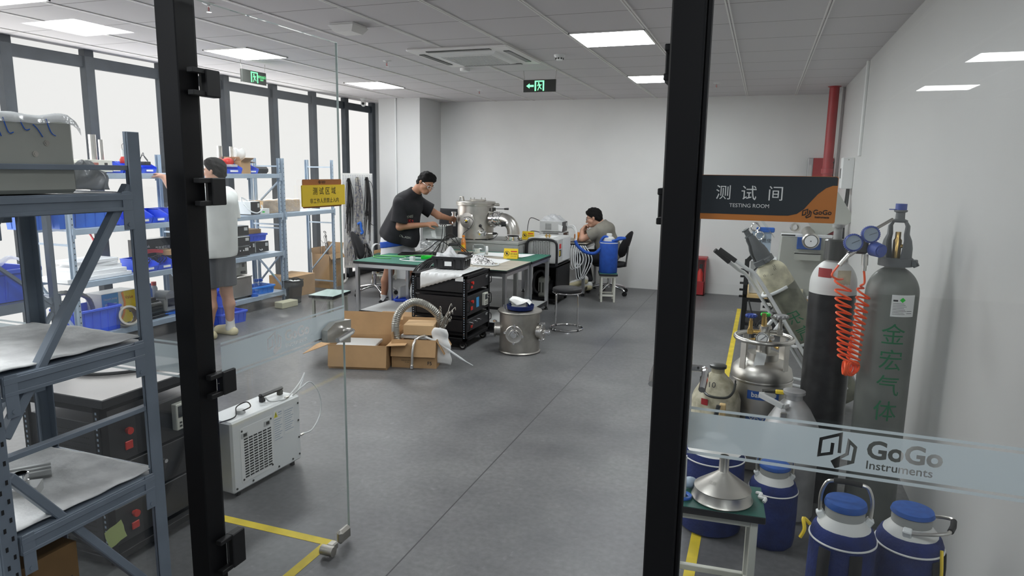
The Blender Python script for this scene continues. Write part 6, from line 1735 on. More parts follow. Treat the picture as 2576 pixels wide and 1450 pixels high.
# ------------------------------------------------------------------ desk of the seated man
t = alu_table('desk', 'light desk by the back wall where the man rests his elbows', -3.10, -2.17, 8.90, 9.66, .72, 'beige_mat', shelf=True)
t = instrument('instrument', 'lower grey instrument of the pair on the desk by the back wall', 'instrument', (-2.52, 9.12, .722), .0, .26, .34, .125, 'light_gray', 'black_plastic', 'h')
t = instrument('instrument', 'upper grey instrument with taped note on the desk by the back wall', 'instrument', (-2.54, 9.12, .848), .0, .25, .32, .145, 'light_gray', 'black_plastic', '')
m = MB()
for i in range(8):
    for j in range(8): m.obox((-.235+.011*i, -.1258, .035+.011*j), (.006, .001, .006))
t.part('vent', m, 'exit_dark', smooth=0); t.part('note', MB().prism([(-.05, .03), (.0, .01), (.01, .09), (-.055, .11)], 0, .0008, frame((0, -.1265, 0), (1, 0, 0), (0, 0, 1))), 'paper', smooth=0); t.part('knob', MB().cyl((-.06, 0, .145), (-.06, 0, .175), .03, seg=16), 'black_plastic')
m = MB()
m.grid(30, 24, lambda u, v: (-2.86+.30*u+.015*math.sin(20*v), 9.03+.22*v, .993+.075*math.sin(PI*u)**.5*math.sin(PI*v)**.5*(1+.3*math.sin(17*u+12*v))))
solo('bubble_wrap', m, 'clear_bag', 'wad of clear bubble wrap on the upper instrument on the desk', 'bubble wrap', smooth=60)
t = Thing('orange_bag', 'orange item on the desk behind the white hoses', 'bag', (-2.40, 9.36, .722)); t.part('body', MB().box(-.05, .05, -.08, .08, 0, .11, .03), 'orange')
m = MB(); m.ball((-2.30, 9.30, .742), (.055, .035, .020)); solo('computer_mouse', m, 'black_plastic', 'dark computer mouse on the desk before the seated man', 'mouse')
m = MB(); m.box(-2.42, -2.24, 8.98, 9.14, .722, .734, .004); solo('phone_slab', m, 'black_plastic', 'flat black tablet on the desk edge before the seated man', 'tablet')
m = MB(); m.tube(spline([(-2.86, 8.98, 1.0), (-3.0, 9.02, 1.03), (-3.05, 9.05, .92), (-3.04, 9.0, .76), (-2.98, 8.95, .73)], 7), .005, 6); m.tube(spline([(-2.86, 9.0, .84), (-2.98, 9.0, .85), (-3.02, 8.98, .80), (-2.96, 8.95, .73)], 7), .005, 6)
solo('power_lead', m, 'cable_black', 'black leads arching from the stacked instruments on the desk', 'cables')
m = MB(); rnd = random.Random(9)
m.tube(spline([(-2.50, 9.10, .93), (-2.40, 9.08, .94), (-2.34, 9.03, .85), (-2.33, 8.98, .72), (-2.33, 8.92, .60)], 8), .008, 7)
m.tube(spline([(-2.50, 9.14, .905), (-2.42, 9.12, .91), (-2.36, 9.06, .82), (-2.35, 8.96, .68)], 8), .008, 7)
for k in range(6):
    x = -2.36+.03*k; z0 = .40-.04*k+.05*(k % 3)
    m.tube(spline([(x-.02, 8.86, .70), (x-.03, 8.83, .58), (x, 8.81, z0), (x+.05, 8.82, z0-.01), (x+.09+.01*k, 8.84, .52), (x+.03, 8.86, .70)], 8), .007, 7)
solo('hose_bundle', m, 'cable_white', 'loops of white hose hanging off the desk edge beside the seated man', 'hoses')
m = MB(); m.box(-2.24, -2.22, 8.98, 9.03, .14, .24, .004); solo('blue_clip', m, 'blue_plastic', 'small blue object at the foot of the desk beside the shoe', 'clip')
# insulated flask on the stool
t = Thing('insulated_flask', 'blue insulated flask with white cap and blue strap on the small stool', 'flask', (-1.835, 8.76, .376), .2)
m = MB(); m.lathe([(0, 0), (.112, 0), (.118, .012), (.118, .385), (.110, .405), (.07, .415)], seg=36); t.part('jacket', m, 'blue_bright_fabric')
m = MB(); m.lathe([(.1185, .388), (.120, .392), (.1185, .396)], seg=36); t.part('piping', m, 'white_plastic')
m = MB(); m.lathe([(.075, .412), (.070, .45), (.045, .47), (.038, .47)], seg=28); t.part('neck', m, 'light_gray'); t.part('cap', MB().lathe([(.036, .465), (.036, .505), (.030, .51), (0, .51)], seg=22), 'gas_white')
m = MB(); m.tube(spline([(-.11, -.02, .38), (-.09, -.02, .44), (-.04, -.03, .47), (.04, -.05, .42), (.12, -.05, .44), (.20, -.02, .455), (.12, .03, .45), (.09, .03, .40)], 8), .018, 8); t.part('strap', m, 'blue_bright_fabric')
m = MB(); m.tube(spline([(-.10, -.04, .32), (-.18, -.04, .25), (-.30, -.02, .26), (-.40, 0, .33), (-.44, .02, .40)], 8), .022, 8); t.part('shoulder_strap', m, 'blue_bright_fabric')
# ------------------------------------------------------------------ gas cylinders beside the right wall
def gas_cylinder(name, label, loc, r, hb, body, shoulder, zs, guard=True, guard_mat='cap_gray'):
    """body to height hb with domed shoulder; colour changes at zs"""
    t = Thing(name, label, 'gas cylinder', loc)
    dome = [(r*math.cos(a*PI/24), hb-.13+.13*math.sin(a*PI/24)) for a in range(0, 10)]
    prof = [(r*.88, 0), (r, .03), (r, zs)]
    m = MB(); m.lathe(prof, seg=44); t.part('body', m, body)
    m = MB(); m.lathe([(r, zs), (r, hb-.13)]+dome[1:]+[(.045, hb+.01), (.045, hb+.03)], seg=44); t.part('shoulder', m, shoulder)
    return t

def valve_guard(t, z0, m='cap_gray', h=.19, R=None):
    """tulip-shaped open guard cap with two windows"""
    M = R if R is not None else Matrix.Identity(4)
    b = MB(); b.M = M
    b.lathe([(.052, z0-.03), (.072, z0-.03), (.072, z0+.005), (.066, z0+.01)], seg=28)
    n = 30
    for w in (0, 1):
        a0 = -1.15+w*PI; a1 = 1.15+w*PI
        prof = [(.064, z0), (.064, z0+h*.30), (.058, z0+h*.50), (.046, z0+h*.66), (.045, z0+h*.88), (.030, z0+h*1.02)]
        vs = []; fs = []
        k = 14
        for (r, z) in prof:
            sh = max(0.52, 1-abs((z-z0)/h-.05)*.55)
            for i in range(k+1):
                a = (a0+a1)/2+(a1-a0)/2*sh*(2*i/k-1)
                vs.append((r*math.cos(a), r*math.sin(a), z))
        for (r, z) in prof:
            sh = max(0.52, 1-abs((z-z0)/h-.05)*.55)
            for i in range(k+1):
                a = (a0+a1)/2+(a1-a0)/2*sh*(2*i/k-1)
                vs.append(((r-.009)*math.cos(a), (r-.009)*math.sin(a), z))
        N = len(prof)*(k+1)
        for q in range(len(prof)-1):
            for i in range(k):
                o = q*(k+1)+i
                fs.append((o, o+1, o+k+2, o+k+1)); fs.append((N+o+k+1, N+o+k+2, N+o+1, N+o))
            for e in (0, k):
                o = q*(k+1)+e; fs.append((o, o+k+1, N+o+k+1, N+o))
        b.add(vs, fs)
    b.lathe([(.030, z0+h*.97), (.034, z0+h*1.02), (.020, z0+h*1.06), (.019, z0+h*1.22), (.028, z0+h*1.25), (.028, z0+h*1.29), (.016, z0+h*1.30)], seg=22)
    p = t.part('valve_guard', b, m)
    c = MB(); c.M = M
    c.cyl((.072, 0, z0-.024), (.092, 0, z0-.012), .012, seg=10); c.obox((.078, 0, z0-.012), (.02, .05, .03), None, .004); o = link('clamp_lug', c, m); o.parent = p
    c = MB(); c.M = M; c.lathe([(.018, z0), (.018, z0+h*.5), (.012, z0+h*.55), (.012, z0+h*.72), (0, z0+h*.72)], seg=16); c.cyl((0, 0, z0+h*.35), (.045, 0, z0+h*.35), .009, seg=10); t.part('valve', c, 'brass')

GX, GY = .597, 3.55
t = gas_cylinder('gas_cylinder', 'tall grey gas cylinder with green Chinese lettering against the right wall', (GX, GY, 0), .112, 1.255, 'gas_gray', 'gas_gray', 1.0)
valve_guard(t, 1.285, h=.175, R=Matrix.Rotation(-.35, 4, 'Z'))
m = MB(); m.lathe([(.021, 1.285+.175*1.28), (.024, 1.285+.175*1.28), (.024, 1.285+.175*1.28+.030), (0, 1.285+.175*1.28+.031)], seg=20); m.obox((-.035, -.012, 1.513), (.03, .005, .004)); t.part('valve_cap', m, 'cap_blue')
def wrap_text(m, body, size, z, ang, r, cyl_axis=None, vertical=True, step=.09, gap=True):
    """lettering bent round the body of a cylinder, centred on angle ang (radians, from +x)"""
    for i, ch in enumerate(body):
        vs, fs = bend_mesh(ch, size, 0.0)
        out = []
        for v in vs:
            a = ang+v[0]/r; out.append((r*math.cos(a), r*math.sin(a), z-i*step+v[1]))
        m.add(out, fs)
fa = math.atan2(-GY, -GX)
m = MB(); wrap_text(m, '金宏气体', .105, .955, fa+.22, .1132, step=.122); t.part('stencil', m, 'green_ink', smooth=0)
def wrap_patch(m, a0, a1, z0, z1, r, n=8):
    vs = []
    for z in (z0, z1):
        for i in range(n+1):
            a = a0+(a1-a0)*i/n; vs.append((r*math.cos(a), r*math.sin(a), z))
    m.add(vs, [(i, i+1, n+2+i, n+1+i) for i in range(n)])
m = MB(); wrap_patch(m, fa+.02, fa+.95, 1.035, 1.135, .1128); lb = t.part('label', m, 'paper', smooth=60)
m = MB()
for k in range(8): wrap_patch(m, fa+.08, fa+.50+.05*(k % 3), 1.095-.007*k, 1.0965-.007*k, .1132, 5)
wrap_patch(m, fa+.08, fa+.25, 1.105, 1.113, .1132, 4); wrap_patch(m, fa+.62, fa+.85, 1.05, 1.052, .1132); wrap_patch(m, fa+.62, fa+.85, 1.06, 1.062, .1132)
o = link('label_print', m, 'ink', 0); o.parent = lb
m = MB(); c = fa+.42
m.add([(.1134*math.cos(c+dx), .1134*math.sin(c+dx), 1.112+dz) for dx, dz in ((0, .012), (.11, 0), (0, -.012), (-.11, 0))], [(0, 1, 2, 3)]); o = link('label_diamond', m, 'green_plastic', 0); o.parent = lb

BX, BY = .362, 3.715
t = gas_cylinder('gas_cylinder', 'black gas cylinder with white shoulder standing beside the grey one', (BX, BY, 0), .109, 1.255, 'gas_black', 'gas_white', 1.085)
m = MB(); m.lathe([(.050, 1.25), (.056, 1.25), (.056, 1.345), (.050, 1.352), (0, 1.352)], seg=24); t.part('neck_ring', m, 'exit_dark')
m = MB(); m.lathe([(.020, 1.35), (.020, 1.41), (.028, 1.41), (.028, 1.425), (0, 1.428)], seg=18); t.part('valve', m, 'gray_paint')
fb = math.atan2(-BY, -BX)
m = MB(); wrap_patch(m, fb-.75, fb-.10, 1.17, 1.215, .1035); t.part('red_patch', m, 'red_paint', smooth=60)
m = MB(); wrap_patch(m, fb+.15, fb+.75, 1.13, 1.21, .1080); t.part('label', m, 'gas_cream', smooth=60)
# regulator between the two cylinders, with orange coil hoses
t = Thing('gas_regulator', 'dark blue twin-gauge gas regulator between the black and grey cylinders', 'regulator', (.438, 3.47, 1.36))
m = MB(); m.box(-.030, .030, -.02, .05, -.05, .025, .010); m.cyl((0, .02, -.01), (0, .19, -.005), .014, seg=14); t.part('body', m, 'black_plastic')
def gauge(c, r, d=(0.05, -1, .1)):
    d = Vector(d).normalized(); c = Vector(c)
    m = MB(); m.lathe([(0, -.02), (r*.92, -.02), (r, -.012), (r, .012), (r*.9, .016), (r*.86, .010)], c, d, 32)
    for k in range(28):
        a = 2*PI*k/28; R = rot_to(d); m.obox(c+R @ Vector((r*math.cos(a), r*math.sin(a), 0)), (.006, .006, .022), R)
    p = t.part('gauge', m, 'cap_blue')
    m = MB(); m.lathe([(r*.86, .010), (0, .0105)], c, d, 28); o = link('dial', m, 'rack_light'); o.parent = p
    m = MB(); R = rot_to(d); u = c+d*.012; m.bar(u-R @ Vector((.2*r, .1*r, 0)), u+R @ Vector((.6*r, .35*r, 0)), .004, .001); o = link('needle', m, 'ink', 0); o.parent = p
gauge((-.037, -.035, .002), .038); gauge((.030, -.030, .042), .036, (.15, -1, .05))
m = MB(); m.cyl((.05, -.02, -.022), (.075, -.06, -.028), .034, .030, 24); m.cyl((.075, -.06, -.028), (.079, -.066, -.029), .024, seg=20); t.part('adjust_knob', m, 'cap_blue')
m = MB(); m.cyl((-.045, -.02, -.05), (-.085, -.03, -.105), .010, seg=12); m.cyl((-.02, -.01, -.03), (-.05, -.022, -.055), .014, seg=12); m.cyl((.018, -.02, -.05), (.020, -.022, -.10), .014, seg=12); m.cyl((.020, -.022, -.10), (.020, -.022, -.125), .009, seg=12); t.part('outlet', m, 'steel')
m = MB(); m.cyl((.03, 0, .05), (.125, .05, .11), .007, seg=8); t.part('valve_key', m, 'steel_dull')
t = Thing('coil_hose', 'bright orange coiled air hose hanging in front of the black gas cylinder', 'coil hose', (0, 0, 0))
def coil(start, cx, cy, z0, z1, r, turns, lead):
    pts = [Vector(p) for p in lead]
    n = int(turns*16)
    out = spline(lead, 8)
    for i in range(n+1):
        f = i/n; a = 2*PI*turns*f+PI*.5
        z = z0+(z1-z0)*(f**.82)
        rr = r*(1-.12*math.sin(PI*f))
        out.append(Vector((cx[0]+(cx[1]-cx[0])*f+rr*math.cos(a), cy+rr*.55*math.sin(a), z-.010*math.cos(a))))
    m = MB(); m.tube(out, .0048, 8)
    return m
t.part('coil', coil(None, (.378, .425), 3.47, 1.185, .795, .036, 12, [(.35, 3.44, 1.255), (.325, 3.43, 1.21), (.352, 3.44, 1.19), (.378, 3.49, 1.185)]), 'orange_hose')
t.part('coil', coil(None, (.468, .452), 3.465, 1.15, .795, .028, 13, [(.458, 3.448, 1.235), (.465, 3.45, 1.18), (.45, 3.45, 1.165), (.468, 3.48, 1.15)]), 'orange_hose')
m = MB()
for k in range(8):
    a0 = -.5+k*.13; o_ = -.021+.006*k
    m.tube([(.437+o_+.034*math.cos(q*PI/8)*math.cos(1.1-a0), 3.465+.034*math.cos(q*PI/8)*math.sin(1.1-a0), .768+.006*math.sin(k*2)+.030*math.sin(q*PI/8)) for q in range(16)], .0048, 7, closed=True)
t.part('coil_end', m, 'orange_hose')

# leaning cylinder on its white trolley
t = Thing('gas_cylinder', 'green-grey gas cylinder leaning diagonally on a white trolley', 'gas cylinder', (0.051, 5.192, 1.038))
ax = Vector((.483, .04, -.746)).normalized()
u = ax.cross(Vector((0, 1, 0))).normalized(); v = ax.cross(u)
M = Matrix(((u.x, v.x, -ax.x, 0), (u.y, v.y, -ax.y, 0), (u.z, v.z, -ax.z, 0), (0, 0, 0, 1)))
m = MB(); m.M = M; m.lathe([(.100, -1.13), (.112, -1.10), (.112, -.20)], seg=44); t.part('body', m, 'gas_green_gray')
m = MB(); m.M = M; m.lathe([(.112, -.20), (.112, -.10)]+[(.112*math.cos(a*PI/24), -.10+.11*math.sin(a*PI/24)) for a in range(1, 10)]+[(.045, .02)], seg=44); t.part('shoulder', m, 'gas_cream')
valve_guard(t, .035, h=.19, R=M @ Matrix.Rotation(1.2, 4, 'Z'))
m = MB(); m.M = M; rnd = random.Random(2); va = math.atan2(-1*v.y+0, -1*u.y)
for i, ch in enumerate('乐气体化'):
    vs, fs = bend_mesh(ch, .105, 0.0)
    m.add([(.1126*math.cos(va+.1+p[0]/.1126), .1126*math.sin(va+.1+p[0]/.1126), -.42-.125*i+p[1]) for p in vs], fs)
t.part('stencil', m, 'green_ink', smooth=0)
m = MB(); m.M = M; put = [(-.5, -.06), (-.2, -.09), (.0, -.12)]
for a, z in ((va-.5, -.03), (va-.1, -.08), (va+.35, -.06)):
    for k in range(4): wrap_patch(m, a+.05*k, a+.05*k+.025, z-.02*(k % 2)-.012, z-.02*(k % 2)+.006, .1035+.008*(-z/.1), 2)
t.part('scuff_marks', m, 'ink', smooth=0)
t = Thing('cylinder_trolley', 'white two-wheeled gas cylinder trolley tipped back under the leaning cylinder', 'trolley', (0, 0, 0))
def tp(s, side, off):          # along the axis from the shoulder, sideways, off the cylinder's surface
    return Vector((0.051, 5.192, 1.038))+ax*s+tv*side+tu*off
sgn = 1
_l = -u if u.x > 0 else u; _f = -v if v.y > 0 else v
tu = _l*math.cos(.40)+_f*math.sin(.40); tv = _f*math.cos(.40)-_l*math.sin(.40)
for sd in (-.085, .085):
    m = MB(); m.tube(spline([tp(-.15, sd*.8, sgn*.205), tp(-.05, sd, sgn*.165), tp(.06, sd, sgn*.128), tp(.5, sd, sgn*.126), tp(1.14, sd, sgn*.126)], 8), .013, 10); p = t.part('side_rail', m, 'white_paint')
    m = MB(); m.tube([tp(-.15, sd*.8, sgn*.205)-(tp(-.05, sd, sgn*.165)-tp(-.15, sd*.8, sgn*.205))*1.1, tp(-.13, sd*.82, sgn*.198)], .017, 12); o = link('grip', m, 'gripblack'); o.parent = p
for s in (.20, .62, 1.02):
    m = MB(); m.tube([tp(s, .13*math.cos(a*PI/12), sgn*(.126-.126+.128*math.sin(a*PI/12)*1.02)) for a in range(0, 13)], .012, 8); t.part('hoop', m, 'white_paint')
m = MB(); m.tube([tp(.40, -.09, sgn*.14), tp(.42, -.09, sgn*.20), Vector((.045, 5.10, .30)), Vector((.03, 5.10, .035))], .014, 8); m.tube([tp(.40, .09, sgn*.14), tp(.42, .09, sgn*.20), Vector((.045, 5.28, .30)), Vector((.03, 5.28, .035))], .014, 8); m.tube([Vector((.03, 5.10, .035)), Vector((.03, 5.28, .035))], .012, 8); t.part('prop_leg', m, 'white_paint')
m = MB(); m.tube([Vector((.03, 5.10, .22)), Vector((.50, 5.10, .16))], .011, 8); m.tube([Vector((.03, 5.28, .22)), Vector((.50, 5.28, .16))], .011, 8); t.part('brace', m, 'white_paint')
for y in (5.02, 5.36):
    m = MB(); m.lathe([(.045, -.020), (.085, -.022), (.095, -.012), (.095, .012), (.085, .022), (.045, .020)], (.46, y, .0955), (0, 1, 0), 28); p = t.part('wheel', m, 'black_matte')
    m = MB(); m.lathe([(0, -.018), (.045, -.018), (.045, .018), (0, .018)], (.46, y, .0955), (0, 1, 0), 20); o = link('hub', m, 'yellow'); o.parent = p
t.part('axle', MB().cyl((.46, 5.02, .0955), (.46, 5.36, .0955), .010, seg=10), 'steel_dull')
m = MB(); A, B = tp(.36, -.085, sgn*.13), tp(.42, -.10, -sgn*.07)
for k in range(14):
    f = k/13; q = A.lerp(B, f)+Vector((0, -.035*math.sin(PI*f)-.012, -.05*math.sin(PI*f))); d = (B-A).normalized(); R = rot_to(d)
    w = R @ (Vector((1, 0, 0)) if k % 2 else Vector((0, 1, 0)))
    m.tube([q+d*(.017*math.cos(a*PI/4))+w*(.008*math.sin(a*PI/4)) for a in range(8)], .0026, 5, closed=True)
solo('chain', m, 'steel', 'thin steel chain slung across the leaning gas cylinder', 'chain')

# ------------------------------------------------------------------ dewars on the floor
t = Thing('liquid_nitrogen_dewar', 'large stainless self-pressurising dewar with round guard ring and gauge', 'dewar', (.066, 4.06, 0))
m = MB(); m.lathe([(.155, .0), (.170, .012), (.170, .50), (.166, .515), (.170, .53), (.160, .575), (.125, .61), (.085, .622), (.085, .66), (0, .662)], seg=56); t.part('body', m, 'steel_satin')
m = MB(); m.lathe([(.171, .508), (.1735, .515), (.171, .522)], seg=56); t.part('weld_ring', m, 'steel')
m = MB(); m.tube([(.155*math.cos(a*PI/20), .155*math.sin(a*PI/20), .745) for a in range(40)], .014, 12, closed=True); t.part('guard_ring', m, 'steel')
for a in (-.62, -2.35, .8, 2.3):
    c, s = math.cos(a), math.sin(a); m = MB(); m.obox((.150*c, .150*s, .655), (.006, .04, .17), Matrix.Rotation(a, 3, 'Z')); t.part('guard_post', m, 'steel_satin')
m = MB(); m.lathe([(.040, .66), (.040, .735), (.055, .74), (.055, .75), (.03, .755), (.03, .80), (.036, .80), (.036, .815), (0, .818)], seg=24); t.part('neck', m, 'steel')
m = MB(); d = Vector((-.05, -1, .18)).normalized(); c = Vector((-.012, -.075, .755)); m.lathe([(0, -.022), (.036, -.02), (.038, 0), (.036, .006), (.033, .004)], c, d, 28); p = t.part('gauge', m, 'chrome')
m = MB(); m.lathe([(.033, .003), (0, .0035)], c, d, 24); o = link('dial', m, 'paper'); o.parent = p
m = MB(); R = rot_to(d); m.bar(c+d*.0045-R @ Vector((.010, .008, 0)), c+d*.0045+R @ Vector((.020, .016, 0)), .003, .0008); m.tube([c+d*.0042+R @ Vector((.027*math.cos(q*PI/10), .027*math.sin(q*PI/10), 0)) for q in range(-4, 15)], .0012, 4); o = link('dial_marks', m, 'ink', 0); o.parent = p
def handwheel(c, r, mt, stem):
    m = MB(); m.lathe([(0, -.006), (r*.5, -.006), (r, -.010), (r*1.02, 0), (r, .010), (r*.5, .004), (0, .006)], c, (0, 0, 1), 20)
    for k in range(10):
        a = 2*PI*k/10; m.ball((c[0]+r*math.cos(a), c[1]+r*math.sin(a), c[2]), (.008, .008, .010), 8, 6)
    p = t.part('handwheel', m, mt)
    m = MB(); m.cyl((c[0], c[1], c[2]-.10), (c[0], c[1], c[2]), .008, seg=10); m.lathe([(.014, -.10), (.016, -.085), (.011, -.06), (.011, -.03)], c, (0, 0, 1), 14); m.cyl((c[0], c[1], c[2]-.09), (0, 0, c[2]-.09), .011, seg=12); m.box(c[0]-.016, c[0]+.016, c[1]-.016, c[1]+.016, c[2]-.105, c[2]-.075, .004); o = link('valve_body', m, stem); o.parent = p
handwheel((-.078, -.01, .868), .026, 'cap_blue', 'brass'); handwheel((-.002, .035, .872), .020, 'green_plastic', 'brass'); handwheel((.080, -.005, .875), .034, 'silver_paint', 'steel_dull')
m = MB(); m.cyl((-.01, .0, .80), (-.01, .0, .885), .012, seg=14); m.cyl((-.04, -.05, .745), (-.085, -.07, .735), .010, seg=10); m.cyl((.03, -.05, .735), (.075, -.085, .71), .010, seg=10); t.part('fitting', m, 'brass')
fa = math.atan2(-4.06, -.066)
m = MB(); wrap_patch(m, fa-.40, fa+.62, .425, .475, .1708, 14); lb = t.part('name_plate', m, 'blue_lid', smooth=60)
m = MB(); wrap_patch(m, fa-.40, fa+.62, .285, .330, .1708, 14); lb2 = t.part('name_plate', m, 'blue_lid', smooth=60)
def bent(body, size, z, ang, r, bold=.0006):
    vs, fs = bend_mesh(body, size, bold); m = MB()
    m.add([(r*math.cos(ang+p[0]/r), r*math.sin(ang+p[0]/r), z+p[1]) for p in vs], fs); return m
o = link('lettering', bent('banagee', .040, .449, fa+.11, .1716), 'white_plastic', 0); o.parent = lb
o = link('lettering', bent('YDZ-30', .042, .308, fa+.11, .1716, .0003), 'light_gray', 0); o.parent = lb2
m = MB(); m.prism([(-.028, -.040), (.028, -.040), (.028, .040), (-.028, .040)], 0, .001, frame((-.015, -.107, .640), (1, .1, -.2), (.2, .35, 1))); p = t.part('hang_tag', m, 'paper', smooth=0)

def old_dewar(name, label, loc, r, hb, hn, rn, m, lid, lidm):
    t = Thing(name, label, 'dewar', loc)
    b = MB(); b.lathe([(r*.9, 0), (r, .015), (r, hb*.62), (r*1.012, hb*.635), (r, hb*.65), (r, hb-.035), (r*.93, hb-.005), (r*.62, hb+(hn-hb)*.45), (rn*1.25, hn-.045), (rn, hn-.035), (rn, hn-.008)], seg=48); t.part('body', b, m)
    b = MB(); b.lathe([(rn*.9, hn-.01), (rn*1.28, hn-.008), (rn*1.28, hn+.006), (rn*.9, hn+.010), (0, hn+.010)], seg=30); t.part('lid', b, lidm)
    return t
t = old_dewar('liquid_nitrogen_dewar', 'paint-stained cream dewar with black lid between post and steel dewar', (-.165, 3.86, 0), .132, .455, .605, .036, 'tan_paint', 0, 'exit_dark')
m = MB(); m.tube(spline([(-.085, -.07, .535), (-.07, -.115, .50), (-.03, -.155, .475), (.055, -.155, .475), (.09, -.12, .50), (.098, -.075, .535)], 6), .007, 8); t.part('handle', m, 'exit_dark')
for x in (-.085, .098): t.part('handle_lug', MB().obox((x, -.07, .53), (.008, .018, .05)), 'exit_dark')
m = MB(); put_text(m, '10', .045, frame((-.02, -.098, .522), (1, 0, 0), (0, .55, .83))); t.part('lettering', m, 'ink', smooth=0)
m = MB(); wrap_patch(m, -2.15, -1.85, .41, .445, .1335); t.part('red_stain', m, 'red_paint', smooth=60)
t = old_dewar('liquid_nitrogen_dewar', 'silver painted dewar with angular handle in front of the steel dewar', (.212, 3.46, 0), .128, .475, .625, .040, 'silver_paint', 0, 'silver_paint')
m = MB(); m.bar((-.085, .02, .59), (-.155, -.03, .60), .02, .022); m.bar((-.155, -.03, .60), (-.05, -.10, .575), .02, .022); m.bar((-.05, -.10, .575), (-.03, -.06, .57), .02, .02); t.part('handle', m, 'light_gray', smooth=0)
m = MB(); m.bar((-.14, .0, .607), (-.05, .04, .607), .03, .02); t.part('grip', m, 'exit_dark', smooth=0); t.part('yellow_tag', MB().box(-.085, -.045, -.005, .02, .605, .622, .003), 'yellow')
m = MB(); m.obox((-.045, -.098, .53), (.03, .01, .035), None, .004); t.part('handle_lug', m, 'steel_dull')
m = MB(); m.bar((-.30+.16, 3.60-3.46, .0), (-.29+.16, 3.60-3.46, .0), .01, .01)
# tool handles standing between the dewars
t = Thing('wooden_handle', 'pale wooden stick standing in front of the stained cream dewar', 'stick', (-.118, 3.60, 0)); t.part('shaft', MB().box(-.016, .016, -.016, .016, 0, .475, .004), 'pale_wood')
t = Thing('hand_tool', 'black-gripped tool with shiny tip leaning by the pale wooden stick', 'tool', (-.165, 3.56, 0)); t.part('grip', MB().cyl((.012, 0, .40), (.028, 0, .475), .011, seg=12), 'gripblack'); t.part('shaft', MB().cyl((-.02, 0, .0), (.014, 0, .41), .006, seg=8), 'steel')

def jacket_dewar(label, loc, rz, r, hj, hc, fold=0.0, straps=True, name='liquid_nitrogen_dewar', handle=True):
    """aluminium dewar in a padded blue jacket with a blue lid"""
    t = Thing(name, label, 'dewar', loc, rz, None)
    vs = []; fs = []; n = 48
    prof = [(r*.88, 0), (r*.98, .012), (r, .04), (r*1.01, hj*.5), (r, hj-.05), (r*.985, hj-.028), (r*.90, hj-.006), (r*.80, hj)]
    m = MB()
    for k, (rr, z) in enumerate(prof):
        for i in range(n):
            a = 2*PI*i/n; w = 1+.012*math.sin(5*a+3*z*20)+.008*math.sin(11*a+k)
            vs.append((rr*w*math.cos(a), rr*w*math.sin(a), z))
    for k in range(len(prof)-1):
        for i in range(n): fs.append((k*n+i, k*n+(i+1) % n, (k+1)*n+(i+1) % n, (k+1)*n+i))
    m.add(vs, fs); j = t.part('jacket', m, 'blue_fabric', smooth=70)
    m = MB(); m.tube([(r*1.005*math.cos(a*PI/24), r*1.005*math.sin(a*PI/24), hj-.040) for a in range(48)], .0032, 6, closed=True); o = link('piping', m, 'white_cloth'); o.parent = j
    m = MB(); m.lathe([(r*.82, hj-.004), (r*.80, hj+.004), (r*.60, hj+.026), (r*.58, hj+.034)], seg=44); t.part('collar', m, 'gas_white')
    m = MB(); m.lathe([(r*.56, hj+.026), (r*.60, hj+.030), (r*.60, hj+.062), (r*.56, hj+.064)], seg=40); t.part('neck_ring', m, 'gray_paint')
    m = MB(); m.lathe([(r*.58, hj+.056), (r*.64, hj+.060), (r*.65, hc-.014), (r*.61, hc-.002), (r*.4, hc+.001), (0, hc)], seg=44); t.part('lid', m, 'blue_lid')
    for s in (-1, 1):
        m = MB(); m.obox((s*r*.70, 0, hj+.020), (.022, .024, .032), Matrix.Rotation(s*.5, 3, 'Y'), .003); t.part('handle_lug', m, 'white_paint')
    if handle:
        hh = hc+.030-hj
        pts = [(-r*.74, 0, 0), (-r*.76, 0, hh*.55), (-r*.66, 0, hh*.88), (-r*.50, 0, hh+.002), (0, 0, hh+.006), (r*.50, 0, hh+.002), (r*.66, 0, hh*.88), (r*.76, 0, hh*.55), (r*.74, 0, 0)]
        Mh = Matrix.Translation((0, 0, hj+.022)) @ Matrix.Rotation(fold, 4, 'X')
        m = MB(); m.tube([Mh @ p for p in spline(pts, 5)], .0058, 8); hp = t.part('handle', m, 'steel')
        m = MB(); m.tube([Mh @ Vector(p) for p in ((-r*.42, 0, hh+.004), (0, 0, hh+.007), (r*.42, 0, hh+.004))], .0088, 10); o = link('grip', m, 'gripblack'); o.parent = hp
    if straps:
        for a in (-PI/2-.55, -PI/2+.35):
            m = MB(); c, s = math.cos(a), math.sin(a)
            q = []
            for k in range(12):
                z = hj-.05-(hj-.06)*k/11; rr = r*1.045+.004*math.sin(k)
                q.append((rr, z))
            w = .018
            tx = Vector((-s, c, 0))
            vs = []; fs = []
            for rr, z in q:
                b = Vector((rr*c, rr*s, z)); vs += [b-tx*w, b+tx*w]
            for k in range(11): fs.append((2*k, 2*k+1, 2*k+3, 2*k+2))
            m.add(vs, fs); t.part('strap', m, 'black_fabric', thick=.003)
    return t
t = jacket_dewar('blue jacketed dewar with upright black-gripped handle next to the right wall group', (.308, 2.20, 0), -.05, .094, .595, .676)
m = MB(); m.tube(spline([(-.095, -.01, .58), (-.115, -.02, .60), (-.11, -.03, .57), (-.12, -.03, .54)], 5), .006, 6); t.part('yellow_tie', m, 'yellow')
t = jacket_dewar('blue jacketed dewar with handle folded over towards the right wall', (.505, 2.275, 0), 1.25, .094, .575, .650, fold=1.30)
m = MB(); m.tube(spline([(-.04, -.09, .56), (-.055, -.097, .50), (-.05, -.10, .43)], 5), .005, 6); t.part('yellow_tie', m, 'yellow')
t = jacket_dewar('blue jacketed dewar without straps standing behind the green topped stool', (.139, 3.14, 0), .1, .104, .300, .378, straps=False)
